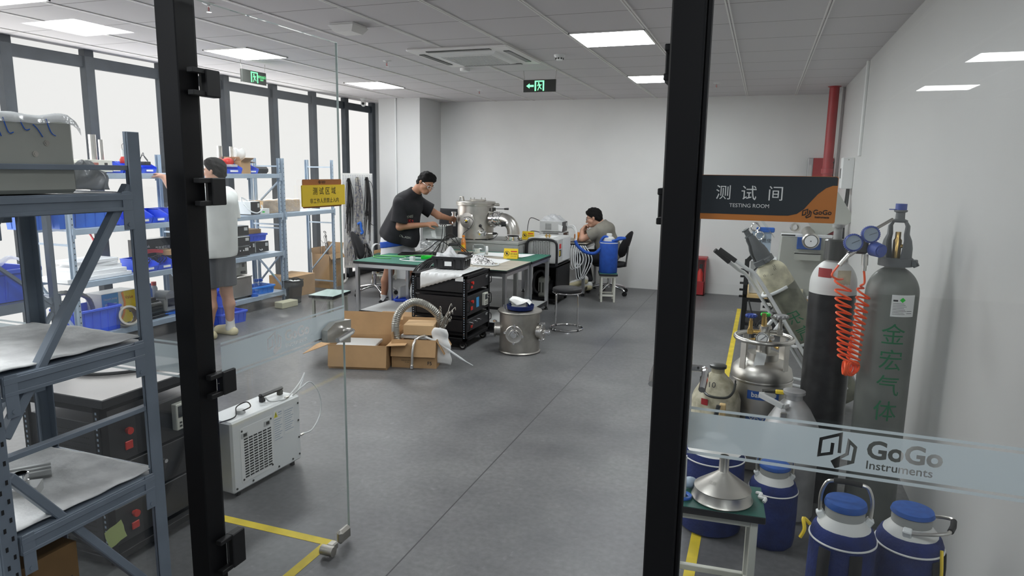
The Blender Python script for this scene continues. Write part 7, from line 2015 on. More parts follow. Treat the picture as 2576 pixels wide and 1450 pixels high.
t = Thing('jacketed_drum', 'wide dark blue jacketed drum behind the steel funnel', 'drum', (-.128, 3.19, 0))
m = MB(); m.lathe([(.125, 0), (.140, .012), (.142, .20), (.138, .36), (.125, .385)], seg=48); t.part('jacket', m, 'blue_fabric'); m = MB(); m.tube([(.140*math.cos(a*PI/24), .140*math.sin(a*PI/24), .355) for a in range(48)], .0035, 6, closed=True); m.tube([(.134*math.cos(a*PI/24), .134*math.sin(a*PI/24), .012) for a in range(48)], .004, 6, closed=True); t.part('piping', m, 'white_cloth')
m = MB(); m.lathe([(.125, .384), (.09, .40), (.05, .42), (.05, .45), (0, .452)], seg=36); t.part('top', m, 'gas_white')
m = MB(); m.tube(spline([(.175, 2.30, .30), (.150, 2.42, .12), (.17, 2.50, .03), (.20, 2.48, .012), (.19, 2.40, .03), (.165, 2.44, .10), (.18, 2.52, .16)], 8), .009, 6); solo('loose_strap', m, 'black_fabric', 'loose black strap trailing on the floor beside the blue dewar', 'strap')

# ------------------------------------------------------------------ green stool with the steel funnel
t = square_stool('square_stool', 'green topped cream stool carrying the steel funnel behind the right post', (-.085, 2.56, 0), 0.07, .34, .25, .45, 'green_top', 'cream_metal')
t = Thing('steel_funnel', 'upturned stainless steel funnel standing on the green stool', 'funnel', (-.064, 2.545, .451))
m = MB(); m.lathe([(.104, 0), (.110, .002), (.112, .006), (.107, .012), (.101, .042), (.104, .046), (.022, .106), (.0185, .112), (.0175, .170), (.0155, .170), (.0165, .112), (.096, .044), (.104, 0)], seg=56); t.part('cone', m, 'steel_satin')
m = MB(); put_text(m, '优质', .016, frame((-.035, -.052, .078), (.85, -.5, 0), (.30, .55, .65))); t.part('stamp', m, 'steel_dull', smooth=0)
t = Thing('ring_lid', 'small blue ring lid on the green stool beside the funnel', 'lid', (-.205, 2.50, .451)); m = MB(); m.lathe([(.020, 0), (.034, 0), (.036, .004), (.034, .010), (.024, .010), (.020, .006)], seg=30); t.part('ring', m, 'blue_plastic')
for x, y, hh, l in ((-.205, 2.50, .165, 'pale plastic rod standing in the blue ring lid'), (-.218, 2.49, .15, 'second pale plastic rod partly hidden by the black post')):
    m = MB(); m.lathe([(.013, 0), (.010, hh), (0, hh)], seg=16); solo('plastic_rod', m, 'gas_white', l, 'rod', (x, y, .452))
m = MB(); rnd = random.Random(6); m.tube(spline([(.06, 2.62, .46), (.075, 2.60, .468), (.07, 2.585, .460), (.09, 2.57, .466), (.085, 2.555, .458)], 5), .007, 7); solo('knotted_rope', m, 'white_cloth', 'knotted end of white rope beside the funnel on the green stool', 'rope')
m = MB(); m.ball((-.185, 2.585, .475), (.03, .025, .022)); solo('cloth_rag', m, 'rack_light', 'pale bluish rag wedged behind the funnel', 'rag')

# ------------------------------------------------------------------ furnace bench towards the back right
t = Thing('furnace_frame', 'black perforated frame bench carrying the grey furnace', 'bench', (-.125, 7.42, 0))
for x in (0, .86):
    for y in (0, .70):
        m = MB(); m.box(x, x+.045, y, y+.045, 0, .80 if y == 0 and x == 0 else .46, .002); t.part('post', m, 'black_steel', smooth=0)
m = MB(); m.box(0, .90, 0, .745, .40, .435, .002); t.part('deck', m, 'pale_wood', smooth=0)
m = MB(); m.box(0, .90, -.004, .0, .36, .40); m.box(.0, .90, .745, .75, .36, .40); t.part('rail', m, 'black_steel', smooth=0)
m = MB(); m.box(0, .90, .02, .73, .10, .13); t.part('lower_deck', m, 'black_matte', smooth=0)
for k in range(5): t.part('side_hook', MB().box(-.035, .0, .0, .03, .40+.07*k, .42+.07*k), 'black_steel', smooth=0)
m = MB(); m.bar((.02, .02, .78), (.09, .02, .86), .045, .04); t.part('corner_arm', m, 'black_steel', smooth=0)
t = Thing('control_cabinet', 'white control cabinet beside the grey furnace behind the leaning cylinder', 'cabinet', (-.07, 7.50, .437)); t.part('body', MB().box(0, .26, 0, .5, 0, .345, .004), 'white_paint'); t.part('socket_plate', MB().box(.16, .24, -.004, 0, .06, .12, .003), 'gas_white'); t.part('switch', MB().box(.19, .21, -.008, -.004, .08, .10), 'exit_dark')
t = Thing('socket_box', 'white wall socket box under the bench deck', 'socket', (.06, 7.40, .28)); t.part('plate', MB().box(0, .12, -.01, .01, 0, .085, .003), 'gas_white'); m = MB(); m.box(.02, .05, -.012, -.010, .03, .055); t.part('hole', m, 'exit_dark', smooth=0); t.part('hole', MB().box(.075, .10, -.012, -.010, .03, .055), 'exit_dark', smooth=0)
t = Thing('tube_furnace', 'grey sloping furnace hood with round flanged tube and open lid', 'furnace', (.205, 7.40, .437))
m = MB(); m.prism([(0, .0), (.46, .0), (.495, .18), (.485, .62), (.01, .62), (-.01, .20)], 0, .55, frame((0, 0, 0), (1, 0, 0), (0, 0, 1)) @ Matrix.Translation((0, 0, -.55)) ); t.part('hood', m, 'gray_machine', smooth=0)
m = MB(); m.prism([(0, 0), (.38, 0), (.38, .34), (0, .34)], 0, .012, frame((.34, .06, .60), (.82, 0, .5), (-.48, .35, .80))); t.part('open_lid', m, 'gray_machine', smooth=0)
m = MB(); m.box(0.0, .20, -.004, .10, .62, .645); m.box(.30, .47, -.004, .10, .62, .645); t.part('insulation', m, 'foam_white', smooth=0)
m = MB(); m.box(.0, .13, -.006, -.004, .625, .64); t.part('label_strip', m, 'exit_dark', smooth=0)
m = MB(); m.cyl((.25, .16, .66), (.265, -.18, .60), .060, seg=30); t.part('work_tube', m, 'steel_satin')
m = MB(); m.lathe([(.0, .012), (.064, .012), (.070, .010), (.080, 0), (.080, -.03), (.062, -.032)], (.265, -.18, .60), (.04, -1, -.15), 36); fl = t.part('end_flange', m, 'steel')
m = MB(); m.lathe([(0, .014), (.058, .0135)], (.265, -.18, .60), (.04, -1, -.15), 32); o = link('end_disc', m, 'foam_white'); o.parent = fl
m = MB(); m.lathe([(.058, .014), (.065, .0145)], (.265, -.18, .60), (.04, -1, -.15), 32); o = link('seal_ring', m, 'exit_dark'); o.parent = fl
m = MB(); m.cyl((.265, -.194, .598), (.265, -.198, .598), .006, seg=12); o = link('center_hole', m, 'ink'); o.parent = fl
m = MB(); m.box(.15, .37, -.03, -.005, .50, .62, .004); t.part('blue_plate', m, 'blue_lid', smooth=0)
m = MB(); m.box(.13, .37, -.11, 0, .46, .472); m.box(.13, .37, -.11, -.104, .40, .47); t.part('bracket', m, 'gray_machine', smooth=0)
m = MB(); m.cyl((.45, -.03, .33), (.48, -.03, .58), .014, seg=12); t.part('gas_strut', m, 'black_plastic'); m = MB(); m.cyl((.48, -.03, .58), (.495, -.03, .70), .007, seg=10); t.part('strut_rod', m, 'chrome')
m = MB(); m.lathe([(.03, -.03), (.045, -.03), (.045, .03), (.03, .03)], (.13, .2, .70), (.2, -1, 0), 24); t.part('tube_collar', m, 'steel')
t = Thing('crucible_tray', 'small stained ceramic block on the wooden bench deck', 'block', (.40, 7.38, .437)); t.part('body', MB().box(-.05, .05, -.03, .0, 0, .10, .006), 'gas_cream')
t = Thing('vice_block', 'small metal clamp on a white dish on the bench deck', 'clamp', (.58, 7.41-.03, .437)); t.part('dish', MB().box(-.09, .09, -.02, .02, 0, .03, .004), 'foam_white'); t.part('clamp', MB().box(-.03, .0, -.02, .02, .03, .075, .004), 'steel')
m = MB(); m.prism([(-.10, -.12), (.10, -.12), (.10, .12), (-.10, .12)], 0, .002, frame((.02, 7.98, .93), (1, 0, 0), (0, .15, 1))); t = Thing('notice_board', 'pale notice with Chinese print standing left of the grey furnace', 'notice', (0, 0, 0)); t.part('sheet', m, 'rack_light', smooth=0)
m = MB(); put_text(m, '液氮使', .05, frame((.05, 7.965, .955), (1, 0, 0), (0, .15, 1)))
for k in range(4): m.box(-.05, .06-.02*(k % 2), 7.962, 7.963, .90-.02*k, .907-.02*k)
t.part('lettering', m, 'ink', smooth=0)
m = MB(); m.box(-.04, .15, 7.955, 7.985, 1.045, 1.10, .01); solo('blue_pack', m, 'blue_plastic', 'blue packet propped on top of the notice by the furnace', 'packet')
t = Thing('clamp_ring', 'pair of shiny pipe clamp rings hooked beside the furnace', 'clamp ring', (0, 0, 0))
for c in ((-.05, 7.955, 1.10), (.0, 7.945, 1.01)):
    m = MB(); m.tube([(c[0]+.042*math.cos(a*PI/12), c[1], c[2]+.042*math.sin(a*PI/12)) for a in range(24)], .010, 8, closed=True); t.part('ring', m, 'chrome')
m = MB(); m.cyl((-.01, 7.945, 1.20), (.10, 7.948, 1.06), .012, seg=12); t = Thing('syringe', 'slanting clear syringe with blue tip beside the furnace', 'syringe', (0, 0, 0)); t.part('barrel', m, 'bottle_clear'); t.part('tip', MB().cyl((-.02, 7.945, 1.213), (-.005, 7.945, 1.194), .016, seg=12), 'cap_blue'); t.part('needle', MB().cyl((.10, 7.948, 1.06), (.15, 7.95, .996), .004, seg=8), 'steel')
m = MB(); m.tube(spline([(.0, 7.46, .72), (-.03, 7.40, .68), (.02, 7.38, .655), (.14, 7.38, .66), (.18, 7.40, .69)], 8), .008, 7); m.tube(spline([(-.06, 7.40, .38), (-.02, 7.36, .25), (.02, 7.34, .12), (.06, 7.33, .02)], 8), .008, 7); m.tube(spline([(.20, 7.40, .36), (.10, 7.36, .22), (.04, 7.34, .14), (.03, 7.33, .06)], 8), .008, 7); m.box(-.01, .09, 7.30, 7.36, 0, .11, .01)
solo('power_cable', m, 'cable_black', 'black power cables and plug hanging at the front of the furnace bench', 'cables')
m = MB(); 
for k in range(4): m.bar((.74-.02*k, 7.70, .55+.16*k), (.80, 8.00, .55+.16*k), .012, .02)
m.bar((.74, 7.70, .44), (.74, 7.70, 1.20), .018, .018); m.bar((.80, 8.0, .44), (.80, 8.0, 1.20), .018, .018); m.bar((.74, 7.7, 1.1), (.60, 7.66, 1.18), .018, .018)
solo('wire_rack', m, 'black_steel', 'thin black wire rack between furnace and right wall', 'rack')
m = MB(); m.box(.60, .72, 7.55, 7.75, 1.075, 1.13, .012); solo('red_pouch', m, 'red_paint', 'dark red pouch lying on top of the furnace under the open lid', 'pouch')

# ------------------------------------------------------------------ on the back and right walls
t = Thing('standpipe', 'red fire sprinkler standpipe running floor to ceiling in the back corner', 'pipe', (.705, 9.12, 0)); t.part('pipe', MB().cyl((0, 0, 0), (0, 0, H), .055, seg=28), 'red_paint')
for z in (1.72, .6):
    m = MB(); m.lathe([(.056, -.03), (.068, -.028), (.068, .028), (.056, .03)], (0, 0, z), (0, 0, 1), 26); t.part('coupling', m, 'red_paint')
m = MB(); m.lathe([(.055, -.012), (.075, -.002), (.075, 0)], (0, 0, H), seg=26); t.part('ceiling_collar', m, 'red_paint')
t = Thing('hydrant_cabinet', 'red fire hydrant cabinet with silver door frame behind the red standpipe', 'fire cabinet', (.52, 9.73, 1.20)); t.part('body', MB().box(.06, .30, 0, .18, 0, .69, .004), 'red_paint'); t.part('door_frame', MB().box(0, .06, -.004, .18, 0, .69, .004), 'aluminium'); t.part('door_glass', MB().box(.012, .045, -.007, -.004, .05, .60), 'light_gray', smooth=0)
t = Thing('valve_handle', 'small black wall hook beside the red standpipe', 'hook', (.80, 9.45, 1.83)); t.part('hook', MB().tube([(0, 0, 0), (-.05, 0, 0), (-.06, 0, .03), (-.05, 0, .05), (-.03, 0, .05)], .010, 8), 'black_plastic')
t = Thing('extinguisher_box', 'red fire extinguisher box on the floor by the back wall', 'fire box', (-.80, 9.76, 0), .0)
m = MB(); m.box(-.13, .13, .10, .11, 0, .50); m.box(-.13, -.12, -.10, .11, 0, .50); m.box(.12, .13, -.10, .11, 0, .50); m.box(-.13, .13, -.10, .11, 0, .015); m.box(-.13, .13, -.10, -.09, 0, .20); t.part('body', m, 'red_paint', smooth=0)
t.part('lid', MB().box(-.145, .145, -.12, .125, .50, .53, .004), 'red_paint')
for x in (-.06, .055):
    t2 = Thing('fire_extinguisher', 'fire extinguisher standing in the red box, %s one' % ('post side' if x < 0 else 'open side'), 'fire extinguisher', (-.80+x, 9.77, .016)); t2.part('cylinder', MB().lathe([(.0, 0), (.045, 0), (.045, .28), (.02, .33), (.018, .35)], seg=22), 'red'); t2.part('valve', MB().box(-.012, .03, -.012, .012, .35, .41, .004), 'black_plastic')
t = Thing('electrical_box', 'grey-white electrical box on the right wall beside the testing room sign', 'electrical box', (.725, 7.60, 1.54)); t.part('body', MB().box(0, .105, 0, .22, 0, .305, .004), 'white_plastic'); t.part('window', MB().box(-.003, 0, .11, .18, .10, .20), 'exit_dark', smooth=0); t.part('screw', MB().cyl((.05, -.002, .285), (.05, .002, .285), .006, seg=8), 'steel_dull')
m = MB(); m.tube(spline([(.80, 7.62, 1.54), (.80, 7.62, 1.40), (.785, 7.60, 1.25), (.79, 7.58, 1.0), (.80, 7.6, .7)], 8), .010, 7); m.tube(spline([(.79, 7.66, 1.54), (.785, 7.66, 1.42), (.77, 7.62, 1.28), (.76, 7.55, 1.12), (.74, 7.5, 1.08)], 8), .010, 7); solo('power_cable', m, 'cable_black', 'black cables dropping from the electrical box down the right wall', 'cables')

# ------------------------------------------------------------------ signs on the glass
t = Thing('door_sign', 'black and wood-grain TESTING ROOM sign fixed on the right glass pane', 'sign', (.0075, 1.6905, 1.604))
w, h = .296, .104
def rrect(w, h, r, n=5):
    out = []
    for cx, cy, a0 in ((w/2-r, h/2-r, 0), (-w/2+r, h/2-r, PI/2), (-w/2+r, -h/2+r, PI), (w/2-r, -h/2+r, 3*PI/2)):
        out += [(cx+r*math.cos(a0+PI/2*i/n), cy+r*math.sin(a0+PI/2*i/n)) for i in range(n+1)]
    return out
MS = frame((0, 0, 0), (1, 0, 0), (0, 0, 1))
m = MB(); m.prism(rrect(w, h, .004), -.003, .0025, MS); t.part('plate', m, 'wood', smooth=0)
cv = [(-w/2+.001, h/2-.004), (-w/2+.004, h/2-.001), (w/2-.004, h/2-.001), (w/2-.001, h/2-.004), (w/2-.001, h/2-.020), (w/2-.010, h/2-.020), (w/2-.024, h/2-.026), (w/2-.040, h/2-.040), (w/2-.054, h/2-.058), (w/2-.066, h/2-.074), (w/2-.080, h/2-.085), (w/2-.098, h/2-.0895), (w/2-.12, h/2-.0900), (-w/2+.001, h/2-.090)]
m = MB(); m.add([MS @ Vector((x, y, .0030)) for x, y in cv[::-1]], [tuple(range(len(cv)))]); t.part('black_face', m, 'screen_dark', smooth=0)
m = MB()
for ch, x in (('测', -.083), ('试', -.026), ('间', .032)): put_text(m, ch, .036, MS @ Matrix.Translation((x-.012, .012, .0036)))
put_text(m, 'TESTING ROOM', .0122, MS @ Matrix.Translation((-.036, -.0175, .0036)))
t.part('lettering', m, 'light_gray', smooth=0)
m = MB()
for lp in logo_polys(.021, .089, -.031, .095): m.add([MS @ Vector((x, y, .0036)) for x, y in lp], [tuple(range(len(lp)))])
put_text(m, 'GoGo', .0150, MS @ Matrix.Translation((.121, -.0275, .0036)), bold=.0002); put_text(m, 'Instruments', .0062, MS @ Matrix.Translation((.121, -.0385, .0036)), bold=.0002)
t.part('brand_mark', m, 'black_matte', smooth=0)
t = Thing('area_sign', 'yellow and wood-grain test area sign hung on the open glass door', 'sign', (DX+.0062, 2.322, 1.560))
MS = frame((0, 0, 0), (0, 1, 0), (0, 0, 1))
m = MB(); m.prism(rrect(.255, .110, .006), 0, .003, MS); t.part('back_plate', m, 'wood', smooth=0)
m = MB(); m.prism([(x+.003, y-.008) for x, y in rrect(.284, .082, .004)], .003, .008, MS); t.part('yellow_plate', m, 'yellow_sign', smooth=0)
m = MB(); put_text(m, '测 试 区 域', .032, MS @ Matrix.Translation((.003, .010, .0085))); put_text(m, '非工作人员禁止入内', .0215, MS @ Matrix.Translation((.003, -.028, .0085)))
for lp in logo_polys(.014, -.022, .044, .1): m.add([MS @ Vector((x, y, .0036)) for x, y in lp], [tuple(range(len(lp)))])
put_text(m, 'GoGo', .0105, MS @ Matrix.Translation((.004, .046, .0036)), bold=.0002); put_text(m, 'Instruments', .0045, MS @ Matrix.Translation((.004, .0395, .0036)), bold=.0001)
t.part('lettering', m, 'black_matte', smooth=0)
# ------------------------------------------------------------------ people: smooth blended bodies meshed from distance fields
def field_mesh(prims, vox, k=.03, clips=(), noise=0.0):
    lo = np.min([np.minimum(p[1], p[2])-max(p[3], p[4]) for p in prims], axis=0)-.05
    hi = np.max([np.maximum(p[1], p[2])+max(p[3], p[4]) for p in prims], axis=0)+.05
    n = np.ceil((hi-lo)/vox).astype(int)+1
    F = np.full(n, .5, np.float32)
    for pr in prims:
        kind, p, q, r0, r1 = pr[:5]; kk = pr[5] if len(pr) > 5 and pr[5] is not None else k
        p = np.array(p, float); q = np.array(q, float); m = max(r0, r1)+.06
        a = np.maximum(np.floor((np.minimum(p, q)-m-lo)/vox).astype(int), 0); b = np.minimum(np.ceil((np.maximum(p, q)+m-lo)/vox).astype(int)+1, n)
        ax = [lo[i]+vox*np.arange(a[i], b[i]) for i in range(3)]
        X, Y, Z = np.meshgrid(*ax, indexing='ij', sparse=True)
        if kind == 'c':
            d = q-p; L2 = max(d@d, 1e-12)
            t = np.clip(((X-p[0])*d[0]+(Y-p[1])*d[1]+(Z-p[2])*d[2])/L2, 0, 1)
            D = np.sqrt((X-p[0]-t*d[0])**2+(Y-p[1]-t*d[1])**2+(Z-p[2]-t*d[2])**2)-(r0+(r1-r0)*t)
        else:                                   # ellipsoid: radii and axes in pr[6]
            R, rad = pr[6]
            c = p; U = [sum((np.array(R)[:, j][i])*((X, Y, Z)[i]-c[i]) for i in range(3))/rad[j] for j in range(3)]
            s = np.sqrt(U[0]**2+U[1]**2+U[2]**2); D = (s-1)*min(rad)
        sl = tuple(slice(a[i], b[i]) for i in range(3)); G = F[sl]
        h = np.clip(.5+.5*(G-D)/kk, 0, 1); F[sl] = G+(D-G)*h-kk*h*(1-h)
    X, Y, Z = np.meshgrid(*[lo[i]+vox*np.arange(n[i]) for i in range(3)], indexing='ij', sparse=True)
    if noise: F += noise*(np.sin(140*X+60*Z)+np.sin(150*Y-40*X)+np.sin(120*Z+90*Y)).astype(np.float32)
    for c, nn in clips:
        F = np.maximum(F, (X-c[0])*nn[0]+(Y-c[1])*nn[1]+(Z-c[2])*nn[2])
    F[0] = F[-1] = 1; F[:, 0] = F[:, -1] = 1; F[:, :, 0] = F[:, :, -1] = 1
    S = F < 0
    idx = np.full(np.array(n)-1, -1, np.int64)
    cs = [S[i:n[0]-1+i, j:n[1]-1+j, l:n[2]-1+l] for i in (0, 1) for j in (0, 1) for l in (0, 1)]
    tot = sum(c.astype(np.int8) for c in cs); act = (tot > 0) & (tot < 8)
    cells = np.argwhere(act); idx[act] = np.arange(len(cells))
    acc = np.zeros((len(cells), 3)); cnt = np.zeros(len(cells))
    cor = [(i, j, l) for i in (0, 1) for j in (0, 1) for l in (0, 1)]
    val = [F[cells[:, 0]+i, cells[:, 1]+j, cells[:, 2]+l] for i, j, l in cor]
    for e0 in range(8):
        for axn in range(3):
            if cor[e0][axn]: continue
            e1 = e0 | (4 >> axn)
            v0, v1 = val[e0], val[e1]; mm = (v0 < 0) != (v1 < 0)
            t = v0[mm]/(v0[mm]-v1[mm]); P = np.tile(np.array(cor[e0], float), (mm.sum(), 1)); P[:, axn] += t
            acc[mm] += P; cnt[mm] += 1
    V = lo+vox*(cells+acc/cnt[:, None])
    faces = []
    for axn in range(3):
        sl0 = [slice(1, -1)]*3; sl1 = [slice(1, -1)]*3; sl0[axn] = slice(0, -1); sl1[axn] = slice(1, None)
        A, B = S[tuple(sl0)], S[tuple(sl1)]
        for flip in (False, True):
            e = np.argwhere((A & ~B) if not flip else (~A & B))
            if not len(e): continue
            off = np.ones(3, int); off[axn] = 0; e = e+off
            u, w = [(1, 2), (2, 0), (0, 1)][axn]
            def g(du, dw):
                c = e.copy(); c[:, u] += du; c[:, w] += dw; return idx[c[:, 0], c[:, 1], c[:, 2]]
            q = np.stack([g(-1, -1), g(0, -1), g(0, 0), g(-1, 0)], 1)
            faces.append(q if not flip else q[:, ::-1])
    return V, np.concatenate(faces)

class Person:
    def __init__(s, label, base):
        s.t = Thing('person', label, 'person', base); s.b = np.array(base, float)
    def mesh(s, name, prims, vox, m, k=.03, clips=(), noise=0.0, smooth=80):
        V, Fc = field_mesh(prims, vox, k, clips, noise)
        mb = MB(); mb.v = [tuple(x) for x in (V-s.b)]; mb.f = [tuple(int(i) for i in f) for f in Fc]; mb.mi = [0]*len(mb.f)
        return s.t.part(name, mb, m, smooth=smooth)
    def prim(s, name, mb, m):
        mb.v = [(p[0]-s.b[0], p[1]-s.b[1], p[2]-s.b[2]) for p in mb.v]; return s.t.part(name, mb, m)

def C(p, q, r0, r1=None, k=None): return ('c', np.array(p, float), np.array(q, float), r0, r0 if r1 is None else r1, k)
def E(c, R, rad, k=None): return ('e', np.array(c, float), np.array(c, float), max(rad), max(rad), k, (R, rad))
def axes(fwd, up):
    f = Vector(fwd).normalized(); u = Vector(up); u = (u-f*u.dot(f)).normalized(); r = f.cross(u)
    return np.array(r), np.array(f), np.array(u)
def head_prims(c, fwd, up, s=.93):
    r, f, u = axes(fwd, up); R = np.stack([r, f, u], 1); c = np.array(c, float)
    at = lambda a, b, d: c+s*(a*r+b*f+d*u)
    P = [E(at(0, -.012, .028), R, [.076*s, .096*s, .092*s]), E(at(0, .026, -.040), R, [.060*s, .068*s, .080*s]), C(at(-.02, .062, -.092), at(.02, .062, -.092), .022*s, None, .02),
         C(at(0, .092, .005), at(0, .110, -.030), .008*s, .013*s, .012), C(at(-.034, .078, .020), at(.034, .078, .020), .012*s, None, .015),
         C(at(-.018, .086, -.062), at(.018, .086, -.062), .009*s, None, .012), C(at(-.015, .084, -.074), at(.015, .084, -.074), .009*s, None, .012)]
    for q in (-1, 1):
        P += [C(at(.050*q, .060, -.018), at(.052*q, .03, -.04), .020*s, None, .02), C(at(.076*q, -.006, .012), at(.080*q, -.014, -.026), .013*s, .009*s, .008), C(at(.083*q, -.016, .012), at(.086*q, -.020, -.004), .010*s, None, .006)]
    return P, at, R
def person_head(P, c, fwd, up, hair='hair', glasses='chrome', fringe=.0, s=.93):
    hp, at, R = head_prims(c, fwd, up, s); r, f, u = R[:, 0], R[:, 1], R[:, 2]
    nrm = -(u*.74-f*.67)
    P.mesh('hair', [E(at(0, -.018, .036), R, [.088*s, .110*s, .104*s]), E(at(0, -.055, -.02), R, [.076*s, .062*s, .075*s]), C(at(-.03, .062, .092-fringe), at(.03, .066, .090-fringe), .020*s, None, .03), C(at(-.05, .02, .10), at(.05, .0, .105), .035*s, None, .03)], .006, hair, .02,
           clips=((at(0, .012, .006), nrm), (at(0, -.05, -.085), -u)), noise=.0016)
    for q in (-1, 1):
        mb = MB(); mb.ball(at(.030*q, .0785, .004), .0125*s, 12, 8); e = P.prim('eye', mb, 'eye_white')
        mb = MB(); mb.ball(at(.030*q, .0855, .002), .0068*s, 10, 8); P.prim('iris', mb, 'ink')
        mb = MB(); mb.tube([at(.014*q, .093, .026), at(.032*q, .090, .031), at(.050*q, .074, .026)], .0035*s, 6); P.prim('eyebrow', mb, 'hair')
    mb = MB(); mb.tube(spline([at(-.024, .084, -.067), at(-.01, .096, -.066), at(.01, .096, -.066), at(.024, .084, -.067)], 4), .0052*s, 7); P.prim('lips', mb, 'lip')
    if glasses:
        mb = MB()
        for q in (-1, 1):
            mb.tube([at((.033+.024*math.cos(a*PI/8))*q, .103-.010*abs(math.cos(a*PI/8)*.5+.5), .000+.019*math.sin(a*PI/8)) for a in range(16)], .0022, 6, closed=True)
            mb.tube([at(.057*q, .094, .008), at(.079*q, .040, .012), at(.083*q, -.012, .010)], .0021, 6)
        mb.tube([at(-.009, .104, .004), at(.009, .104, .004)], .0022, 6); P.prim('glasses', mb, glasses)
    return hp, at
def hand_prims(w, d, n, curl=.5, side=1, s=.93, spread=.12):
    """wrist w, pointing d, palm facing n; side +1 puts the thumb on d x n"""
    d = Vector(d).normalized(); n = Vector(n); n = (n-d*n.dot(d)).normalized(); x = d.cross(n).normalized()*side; w = Vector(w); P = []
    K = .008
    for i, (o, L) in enumerate(((.030, .072), (.010, .080), (-.010, .075), (-.029, .060))):
        o *= s; k0 = w+d*(.078*s)+x*o
        P.append(C(w+d*.012*s+x*o*.55, k0, .017*s, .0135*s, .018))
        a = 0.0; q = k0; dd = d+x*(o*spread*14)
        dd.normalize()
        for j, f in enumerate((.46, .31, .23)):
            a += curl*(.75+.12*i) if j else curl*.55
            v = dd*math.cos(a)+n*math.sin(a); q2 = q+v*(L*f*s); P.append(C(q, q2, (.0098-.0008*j)*s, (.0092-.0010*j)*s, .004)); q = q2
    t0 = w+d*.022*s+x*.022*s; t1 = t0+(d*.55+x*.75+n*.35).normalized()*.042*s; t2 = t1+(d*.85+x*.25+n*(.3+curl*.4)).normalized()*.034*s; t3 = t2+(d*.9-x*.05+n*(.3+curl*.5)).normalized()*.026*s
    P += [C(t0, t1, .0155*s, .012*s, .012), C(t1, t2, .0115*s, .010*s, .004), C(t2, t3, .0100*s, .0085*s, .004)]
    return P

# --- the man standing at the table
A = Person('standing man in black printed T-shirt and white shorts bending over the instruments', (-4.22, 7.45, 0))
hc, hf, hu = (-3.790, 7.40, 1.505), (.78, -.26, -.50), (.52, .02, .85)
hp, at = person_head(A, hc, hf, hu, s=1.0)
nb = (-3.955, 7.42, 1.375)
sN, eN, wN = (-4.06, 7.265, 1.255), (-4.065, 7.25, .985), (-3.765, 7.375, 1.015)
sF, eF, wF = (-3.98, 7.585, 1.255), (-3.78, 7.72, 1.105), (-3.715, 7.93, 1.055)
body = hp+[C(at(0, -.045, -.06), nb, .056, .062), C(nb, (-4.02, 7.42, 1.22), .065, .10), C((-4.04, 7.35, 1.22), (-4.04, 7.50, 1.22), .10), C((-4.05, 7.42, 1.18), (-4.22, 7.45, .86), .135, .13), C((-4.23, 7.40, .80), (-4.21, 7.50, .80), .115),
     C(nb, sN, .05, .062), C(nb, sF, .05, .062), C(sN, eN, .056, .043), C(eN, wN, .044, .027), C(sF, eF, .056, .043), C(eF, wF, .043, .027)]
body += hand_prims(wN, (.86, .25, .16), (.1, .55, -.85), .55, -1)+hand_prims(wF, (-.10, .95, -.05), (.75, .1, -.6), .7, 1)
for h, kn, an in (((-4.25, 7.37, .76), (-4.285, 7.36, .41), (-4.365, 7.36, .085)), ((-4.17, 7.53, .76), (-4.075, 7.545, .41), (-4.075, 7.57, .085))):
    kn = np.array(kn); an = np.array(an); mid = kn*.65+an*.35+np.array((-.022, 0, 0))
    body += [C(h, kn, .088, .060), C(kn, mid, .058, .056), C(mid, an, .054, .034), C(an, an+np.array((.02, 0, -.045)), .036, .036), C(an+np.array((.0, 0, -.045)), an+np.array((.13, -.01, -.052)), .034, .026)]
A.mesh('body', body, .0062, 'skin', .025)
tee = [C((-4.05, 7.34, 1.24), (-4.05, 7.51, 1.24), .112), C((-4.04, 7.34, 1.20), (-4.20, 7.35, .86), .125, .135), C((-4.04, 7.51, 1.20), (-4.20, 7.54, .86), .125, .135), C((-4.12, 7.35, 1.22), (-4.31, 7.38, .90), .08, .10), C((-3.98, 7.42, 1.12), (-4.03, 7.42, .82), .095, .115), C((-4.20, 7.40, .86), (-4.27, 7.44, .76), .16, .15), C((-4.02, 7.42, .84), (-4.06, 7.42, .74), .11, .10),
       C(nb, sN, .070, .080), C(nb, sF, .070, .080), C((-4.02, 7.42, 1.33), (-3.955, 7.42, 1.385), .105, .076), C((-4.07, 7.34, 1.285), (-4.07, 7.50, 1.285), .105), C((-3.985, 7.37, 1.20), (-3.985, 7.47, 1.20), .095)]
A.mesh('t_shirt', tee, .0085, 'tee_black', .045, clips=(((-4.20, 7.42, .795), (-.28, 0, -.96)), ((-3.925, 7.42, 1.405), (.62, 0, .78))))
A.mesh('sleeve', [C((-4.05, 7.30, 1.27), sN, .085, .088), C(sN, (-4.075, 7.245, .98), .086, .108, .02)], .0085, 'tee_black', .03, clips=(((-4.07, 7.25, 1.035), (-.15, -.1, -1)),))
A.mesh('sleeve', [C((-4.0, 7.54, 1.27), sF, .085, .085), C(sF, (-3.80, 7.71, 1.115), .084, .096, .02)], .0085, 'tee_black', .03, clips=(((-3.86, 7.67, 1.155), (.75, .48, -.45)),))
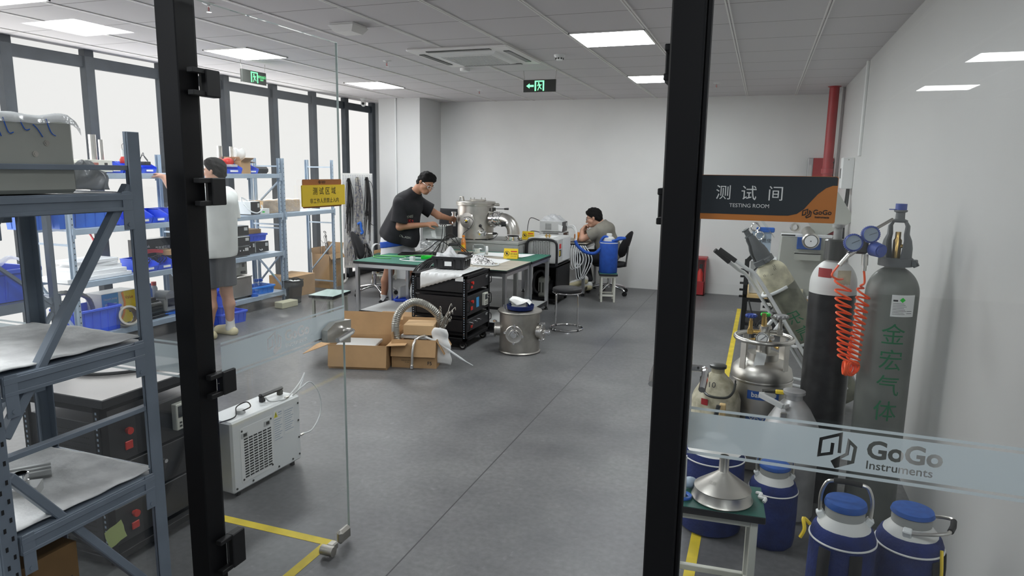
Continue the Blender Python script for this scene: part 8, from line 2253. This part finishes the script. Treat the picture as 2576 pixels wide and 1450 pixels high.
for nm, txt, sz, z0 in (('t_shirt_print', 'ACIDIES', .046, 1.10), ('t_shirt_print', 'UNRKS', .055, 1.05), ('t_shirt_print', 'CLASSIC', .038, .86)):
    m = MB(); M0 = frame((-3.955-(1.10-z0)*.16, 7.262+(z0 < 1)*.0, z0), (.80, .28, -.12), (.28, 0, .96)); vs_, fs_ = bend_mesh(txt, sz, .0004, .006); m.add([M0 @ Vector(p) for p in vs_], fs_)
    o = A.prim(nm, m, 'gray_machine' if z0 != 1.05 else 'red_paint'); sw = o.modifiers.new('fit', 'SHRINKWRAP'); sw.target = [c for c in bpy.data.objects if c.name.startswith('t_shirt') and c.parent == A.t.o and c != o][0]; sw.wrap_method = 'PROJECT'; sw.use_negative_direction = True; sw.use_positive_direction = True; sw.use_project_z = True; sw.use_project_x = False; sw.use_project_y = False; sw.wrap_method = 'NEAREST_SURFACEPOINT'; sw.offset = .003
sh = [C((-4.24, 7.39, .80), (-4.22, 7.51, .80), .150), C((-4.26, 7.37, .76), (-4.285, 7.36, .48), .118, .108), C((-4.17, 7.53, .76), (-4.09, 7.545, .48), .118, .108)]
A.mesh('shorts', sh, .0085, 'shorts_white', .03, clips=(((0, 0, .475), (0, 0, -1)),))
A.mesh('waistband', [C((-4.24, 7.39, .80), (-4.22, 7.51, .80), .158), C((-4.26, 7.37, .76), (-4.27, 7.36, .66), .124, .120), C((-4.17, 7.53, .76), (-4.14, 7.54, .66), .124, .120)], .0085, 'shorts_blue', .03, clips=(((-4.24, 7.4, .725), (.15, 0, -1)), ((-4.24, 7.4, .80), (-.15, 0, 1))))
for an in ((-4.365, 7.36, .085), (-4.075, 7.57, .085)):
    a = np.array(an)
    A.mesh('sock', [C(a+np.array((0, 0, .03)), a+np.array((.01, 0, -.03)), .042), C(a+np.array((0, 0, -.03)), a+np.array((.05, 0, -.045)), .040, .036)], .007, 'sock', .02, clips=((a+np.array((0, 0, .04)), (0, 0, 1)),))
    A.mesh('shoe', [C(a+np.array((-.035, 0, -.040)), a+np.array((.155, -.01, -.048)), .044, .036), C(a+np.array((.06, 0, -.03)), a+np.array((.12, -.005, -.04)), .042, .036)], .007, 'black_plastic', .02, clips=((a+np.array((0, 0, -.083)), (0, 0, -1)), (a+np.array((-.01, 0, -.022)), (-.55, 0, .83))))

# --- the man seated at the desk by the back wall
B = Person('seated man in grey T-shirt and black trousers leaning on the desk, chin on hands', (-1.95, 9.27, 0))
hc, hf, hu = (-2.150, 9.19, 1.050), (-.95, -.06, -.28), (-.28, 0, .96)
hp, at = person_head(B, hc, hf, hu, glasses='exit_dark', s=1.0)
nb = (-2.03, 9.21, .965)
sN, eN, wN = (-2.055, 9.07, .875), (-2.275, 9.06, .762), (-2.290, 9.11, .880)
sF, eF, wF = (-2.055, 9.35, .875), (-2.30, 9.34, .762), (-2.285, 9.27, .885)
body = hp+[C(at(0, -.045, -.06), nb, .054, .058), C(nb, (-2.03, 9.21, .86), .062, .10), C((-2.03, 9.14, .86), (-2.03, 9.28, .86), .095), C((-2.02, 9.21, .83), (-1.93, 9.25, .56), .125, .13), C((-1.93, 9.19, .535), (-1.93, 9.33, .535), .115),
     C(nb, sN, .05, .058), C(nb, sF, .05, .058), C(sN, eN, .052, .040), C(eN, wN, .040, .026), C(sF, eF, .052, .040), C(eF, wF, .040, .026)]
body += hand_prims(wN, (.30, .50, .60), (.8, .1, -.3), 1.0, 1, .88)+hand_prims(wF, (.25, -.60, .50), (.85, .1, -.2), 1.0, -1, .88)
B.mesh('body', body, .0062, 'skin_pale', .022)
tee = [C((-2.03, 9.12, .86), (-2.03, 9.30, .86), .112), C((-2.02, 9.15, .83), (-1.92, 9.18, .56), .125, .145), C((-2.02, 9.28, .83), (-1.92, 9.33, .56), .125, .145), C((-1.96, 9.21, .86), (-1.86, 9.25, .62), .10, .11), C(nb, sN, .066, .078), C(nb, sF, .066, .078), C((-2.0, 9.21, .91), (-2.035, 9.21, .965), .10, .072), C((-1.97, 9.14, .90), (-1.97, 9.28, .90), .10)]
B.mesh('t_shirt', tee, .0085, 'tee_gray', .04, clips=(((0, 0, .50), (0, 0, -1)), ((-2.065, 9.21, .985), (-.6, 0, .8))))
for a_, b_ in ((sN, (-2.22, 9.06, .785)), (sF, (-2.22, 9.35, .785))): B.mesh('sleeve', [C(a_, b_, .084, .094)], .0085, 'tee_gray', .02, clips=(((-2.17, 9.2, .815), (-.85, 0, -.5)),))
tr = [C((-1.93, 9.18, .53), (-1.93, 9.34, .53), .125), C((-1.97, 9.17, .52), (-2.30, 9.12, .52), .098, .078), C((-2.30, 9.12, .52), (-2.26, 9.05, .24), .074, .070), C((-1.97, 9.35, .52), (-2.32, 9.34, .52), .098, .078), C((-2.32, 9.34, .52), (-2.20, 9.20, .20), .074, .066)]
B.mesh('trousers', tr, .0085, 'black_fabric', .03, clips=(((0, 0, .17), (0, 0, -1)),))
for p, q, nrm in (((-2.20, 9.02, .215), (-2.385, 9.03, .150), (.33, -.5, -.8)), ((-2.17, 9.16, .115), (-2.34, 9.15, .075), (0, 0, -1))):
    p = np.array(p); q = np.array(q)
    B.mesh('shoe', [C(p, q, .042, .036), C(p+np.array((0, .0, .02)), p*.6+q*.4+np.array((0, 0, .022)), .038, .034)], .006, 'sock', .02)
    d = (q-p)/np.linalg.norm(q-p); o_ = np.array((0, -.018, -.022))
    B.mesh('sole', [C(p+o_-d*.005, q+o_+d*.005, .041, .038)], .006, 'sole', .02)

# --- the man half hidden by the black door post
D_ = Person('man half hidden by the black post, white T-shirt and grey shorts, reaching into shelving', (-4.95, 5.22, 0))
hc, hf, hu = (-4.905, 5.21, 1.615), (-.93, -.25, -.05), (-.05, 0, 1)
hp, at = person_head(D_, hc, hf, hu, glasses=None)
nb = (-4.90, 5.215, 1.455)
sR, eR, wR = (-4.91, 5.38, 1.375), (-4.93, 5.42, 1.12), (-5.13, 5.36, 1.02)
sL, eL, wL = (-4.93, 5.05, 1.375), (-5.14, 4.98, 1.36), (-5.33, 5.02, 1.555)
body = hp+[C(at(0, -.03, -.06), nb, .055, .060), C(nb, (-4.91, 5.215, 1.36), .064, .10), C((-4.91, 5.12, 1.36), (-4.91, 5.31, 1.36), .095), C((-4.92, 5.22, 1.32), (-4.95, 5.22, .95), .13, .125), C((-4.95, 5.16, .86), (-4.95, 5.28, .86), .12), C(nb, sR, .05, .06), C(nb, sL, .05, .06), C(sR, eR, .054, .042), C(eR, wR, .042, .027), C(sL, eL, .054, .042), C(eL, wL, .042, .027)]
body += hand_prims(wR, (-.9, -.1, -.3), (0, -1, 0), .5, 1)+hand_prims(wL, (-.85, .25, .28), (.1, -.2, -.95), .35, 1)
LG = (((-4.96, 5.14, .83), (-4.97, 5.13, .44), (-4.985, 5.11, .09)), ((-4.94, 5.30, .83), (-4.935, 5.31, .44), (-4.925, 5.33, .09)))
for h, kn, an in LG:
    kn = np.array(kn); an = np.array(an); mid = kn*.65+an*.35+np.array((.018, 0, 0))
    body += [C(h, kn, .090, .058), C(kn, mid, .056, .056), C(mid, an, .053, .034), C(an, an+np.array((-.02, 0, -.04)), .036), C(an+np.array((0, 0, -.045)), an+np.array((-.13, 0, -.05)), .034, .026)]
D_.mesh('body', body, .007, 'skin_pale', .025)
tee = [C((-4.91, 5.10, 1.36), (-4.91, 5.33, 1.36), .112), C((-4.91, 5.13, 1.30), (-4.95, 5.13, .86), .130, .140), C((-4.91, 5.30, 1.30), (-4.95, 5.31, .86), .130, .140), C((-4.90, 5.215, 1.32), (-4.945, 5.22, .80), .145, .158), C(nb, sR, .066, .080), C(nb, sL, .066, .080)]
D_.mesh('t_shirt', tee, .0085, 'tee_white', .04, clips=(((0, 0, .80), (0, 0, -1)), ((-4.90, 5.21, 1.475), (0, 0, 1))))
D_.mesh('sleeve', [C(sR, (-4.925, 5.415, 1.10), .084, .098)], .0085, 'tee_white', .02, clips=(((-4.925, 5.41, 1.16), (0, 0, -1)),))
D_.mesh('sleeve', [C(sL, (-5.14, 4.98, 1.36), .084, .096)], .0085, 'tee_white', .02, clips=(((-5.08, 5, 1.36), (-.97, -.2, 0)),))
D_.mesh('shorts', [C((-4.95, 5.16, .86), (-4.95, 5.28, .86), .135), C((-4.96, 5.14, .82), (-4.97, 5.13, .52), .112, .104), C((-4.94, 5.30, .82), (-4.935, 5.31, .52), .112, .104)], .0085, 'shorts_gray', .03, clips=(((0, 0, .505), (0, 0, -1)),))
for h, kn, an in LG:
    a = np.array(an)
    D_.mesh('sock', [C(a+np.array((0, 0, .09)), a+np.array((0, 0, -.02)), .043, .042), C(a+np.array((0, 0, -.03)), a+np.array((-.06, 0, -.04)), .042, .038)], .007, 'sock', .02, clips=((a+np.array((0, 0, .085)), (0, 0, 1)),))
    D_.mesh('slipper', [C(a+np.array((.035, 0, -.055)), a+np.array((-.16, 0, -.058)), .046, .042), C(a+np.array((-.05, 0, -.035)), a+np.array((-.14, 0, -.045)), .046, .040)], .007, 'sole', .02, clips=((a+np.array((0, 0, -.089)), (0, 0, -1)),))
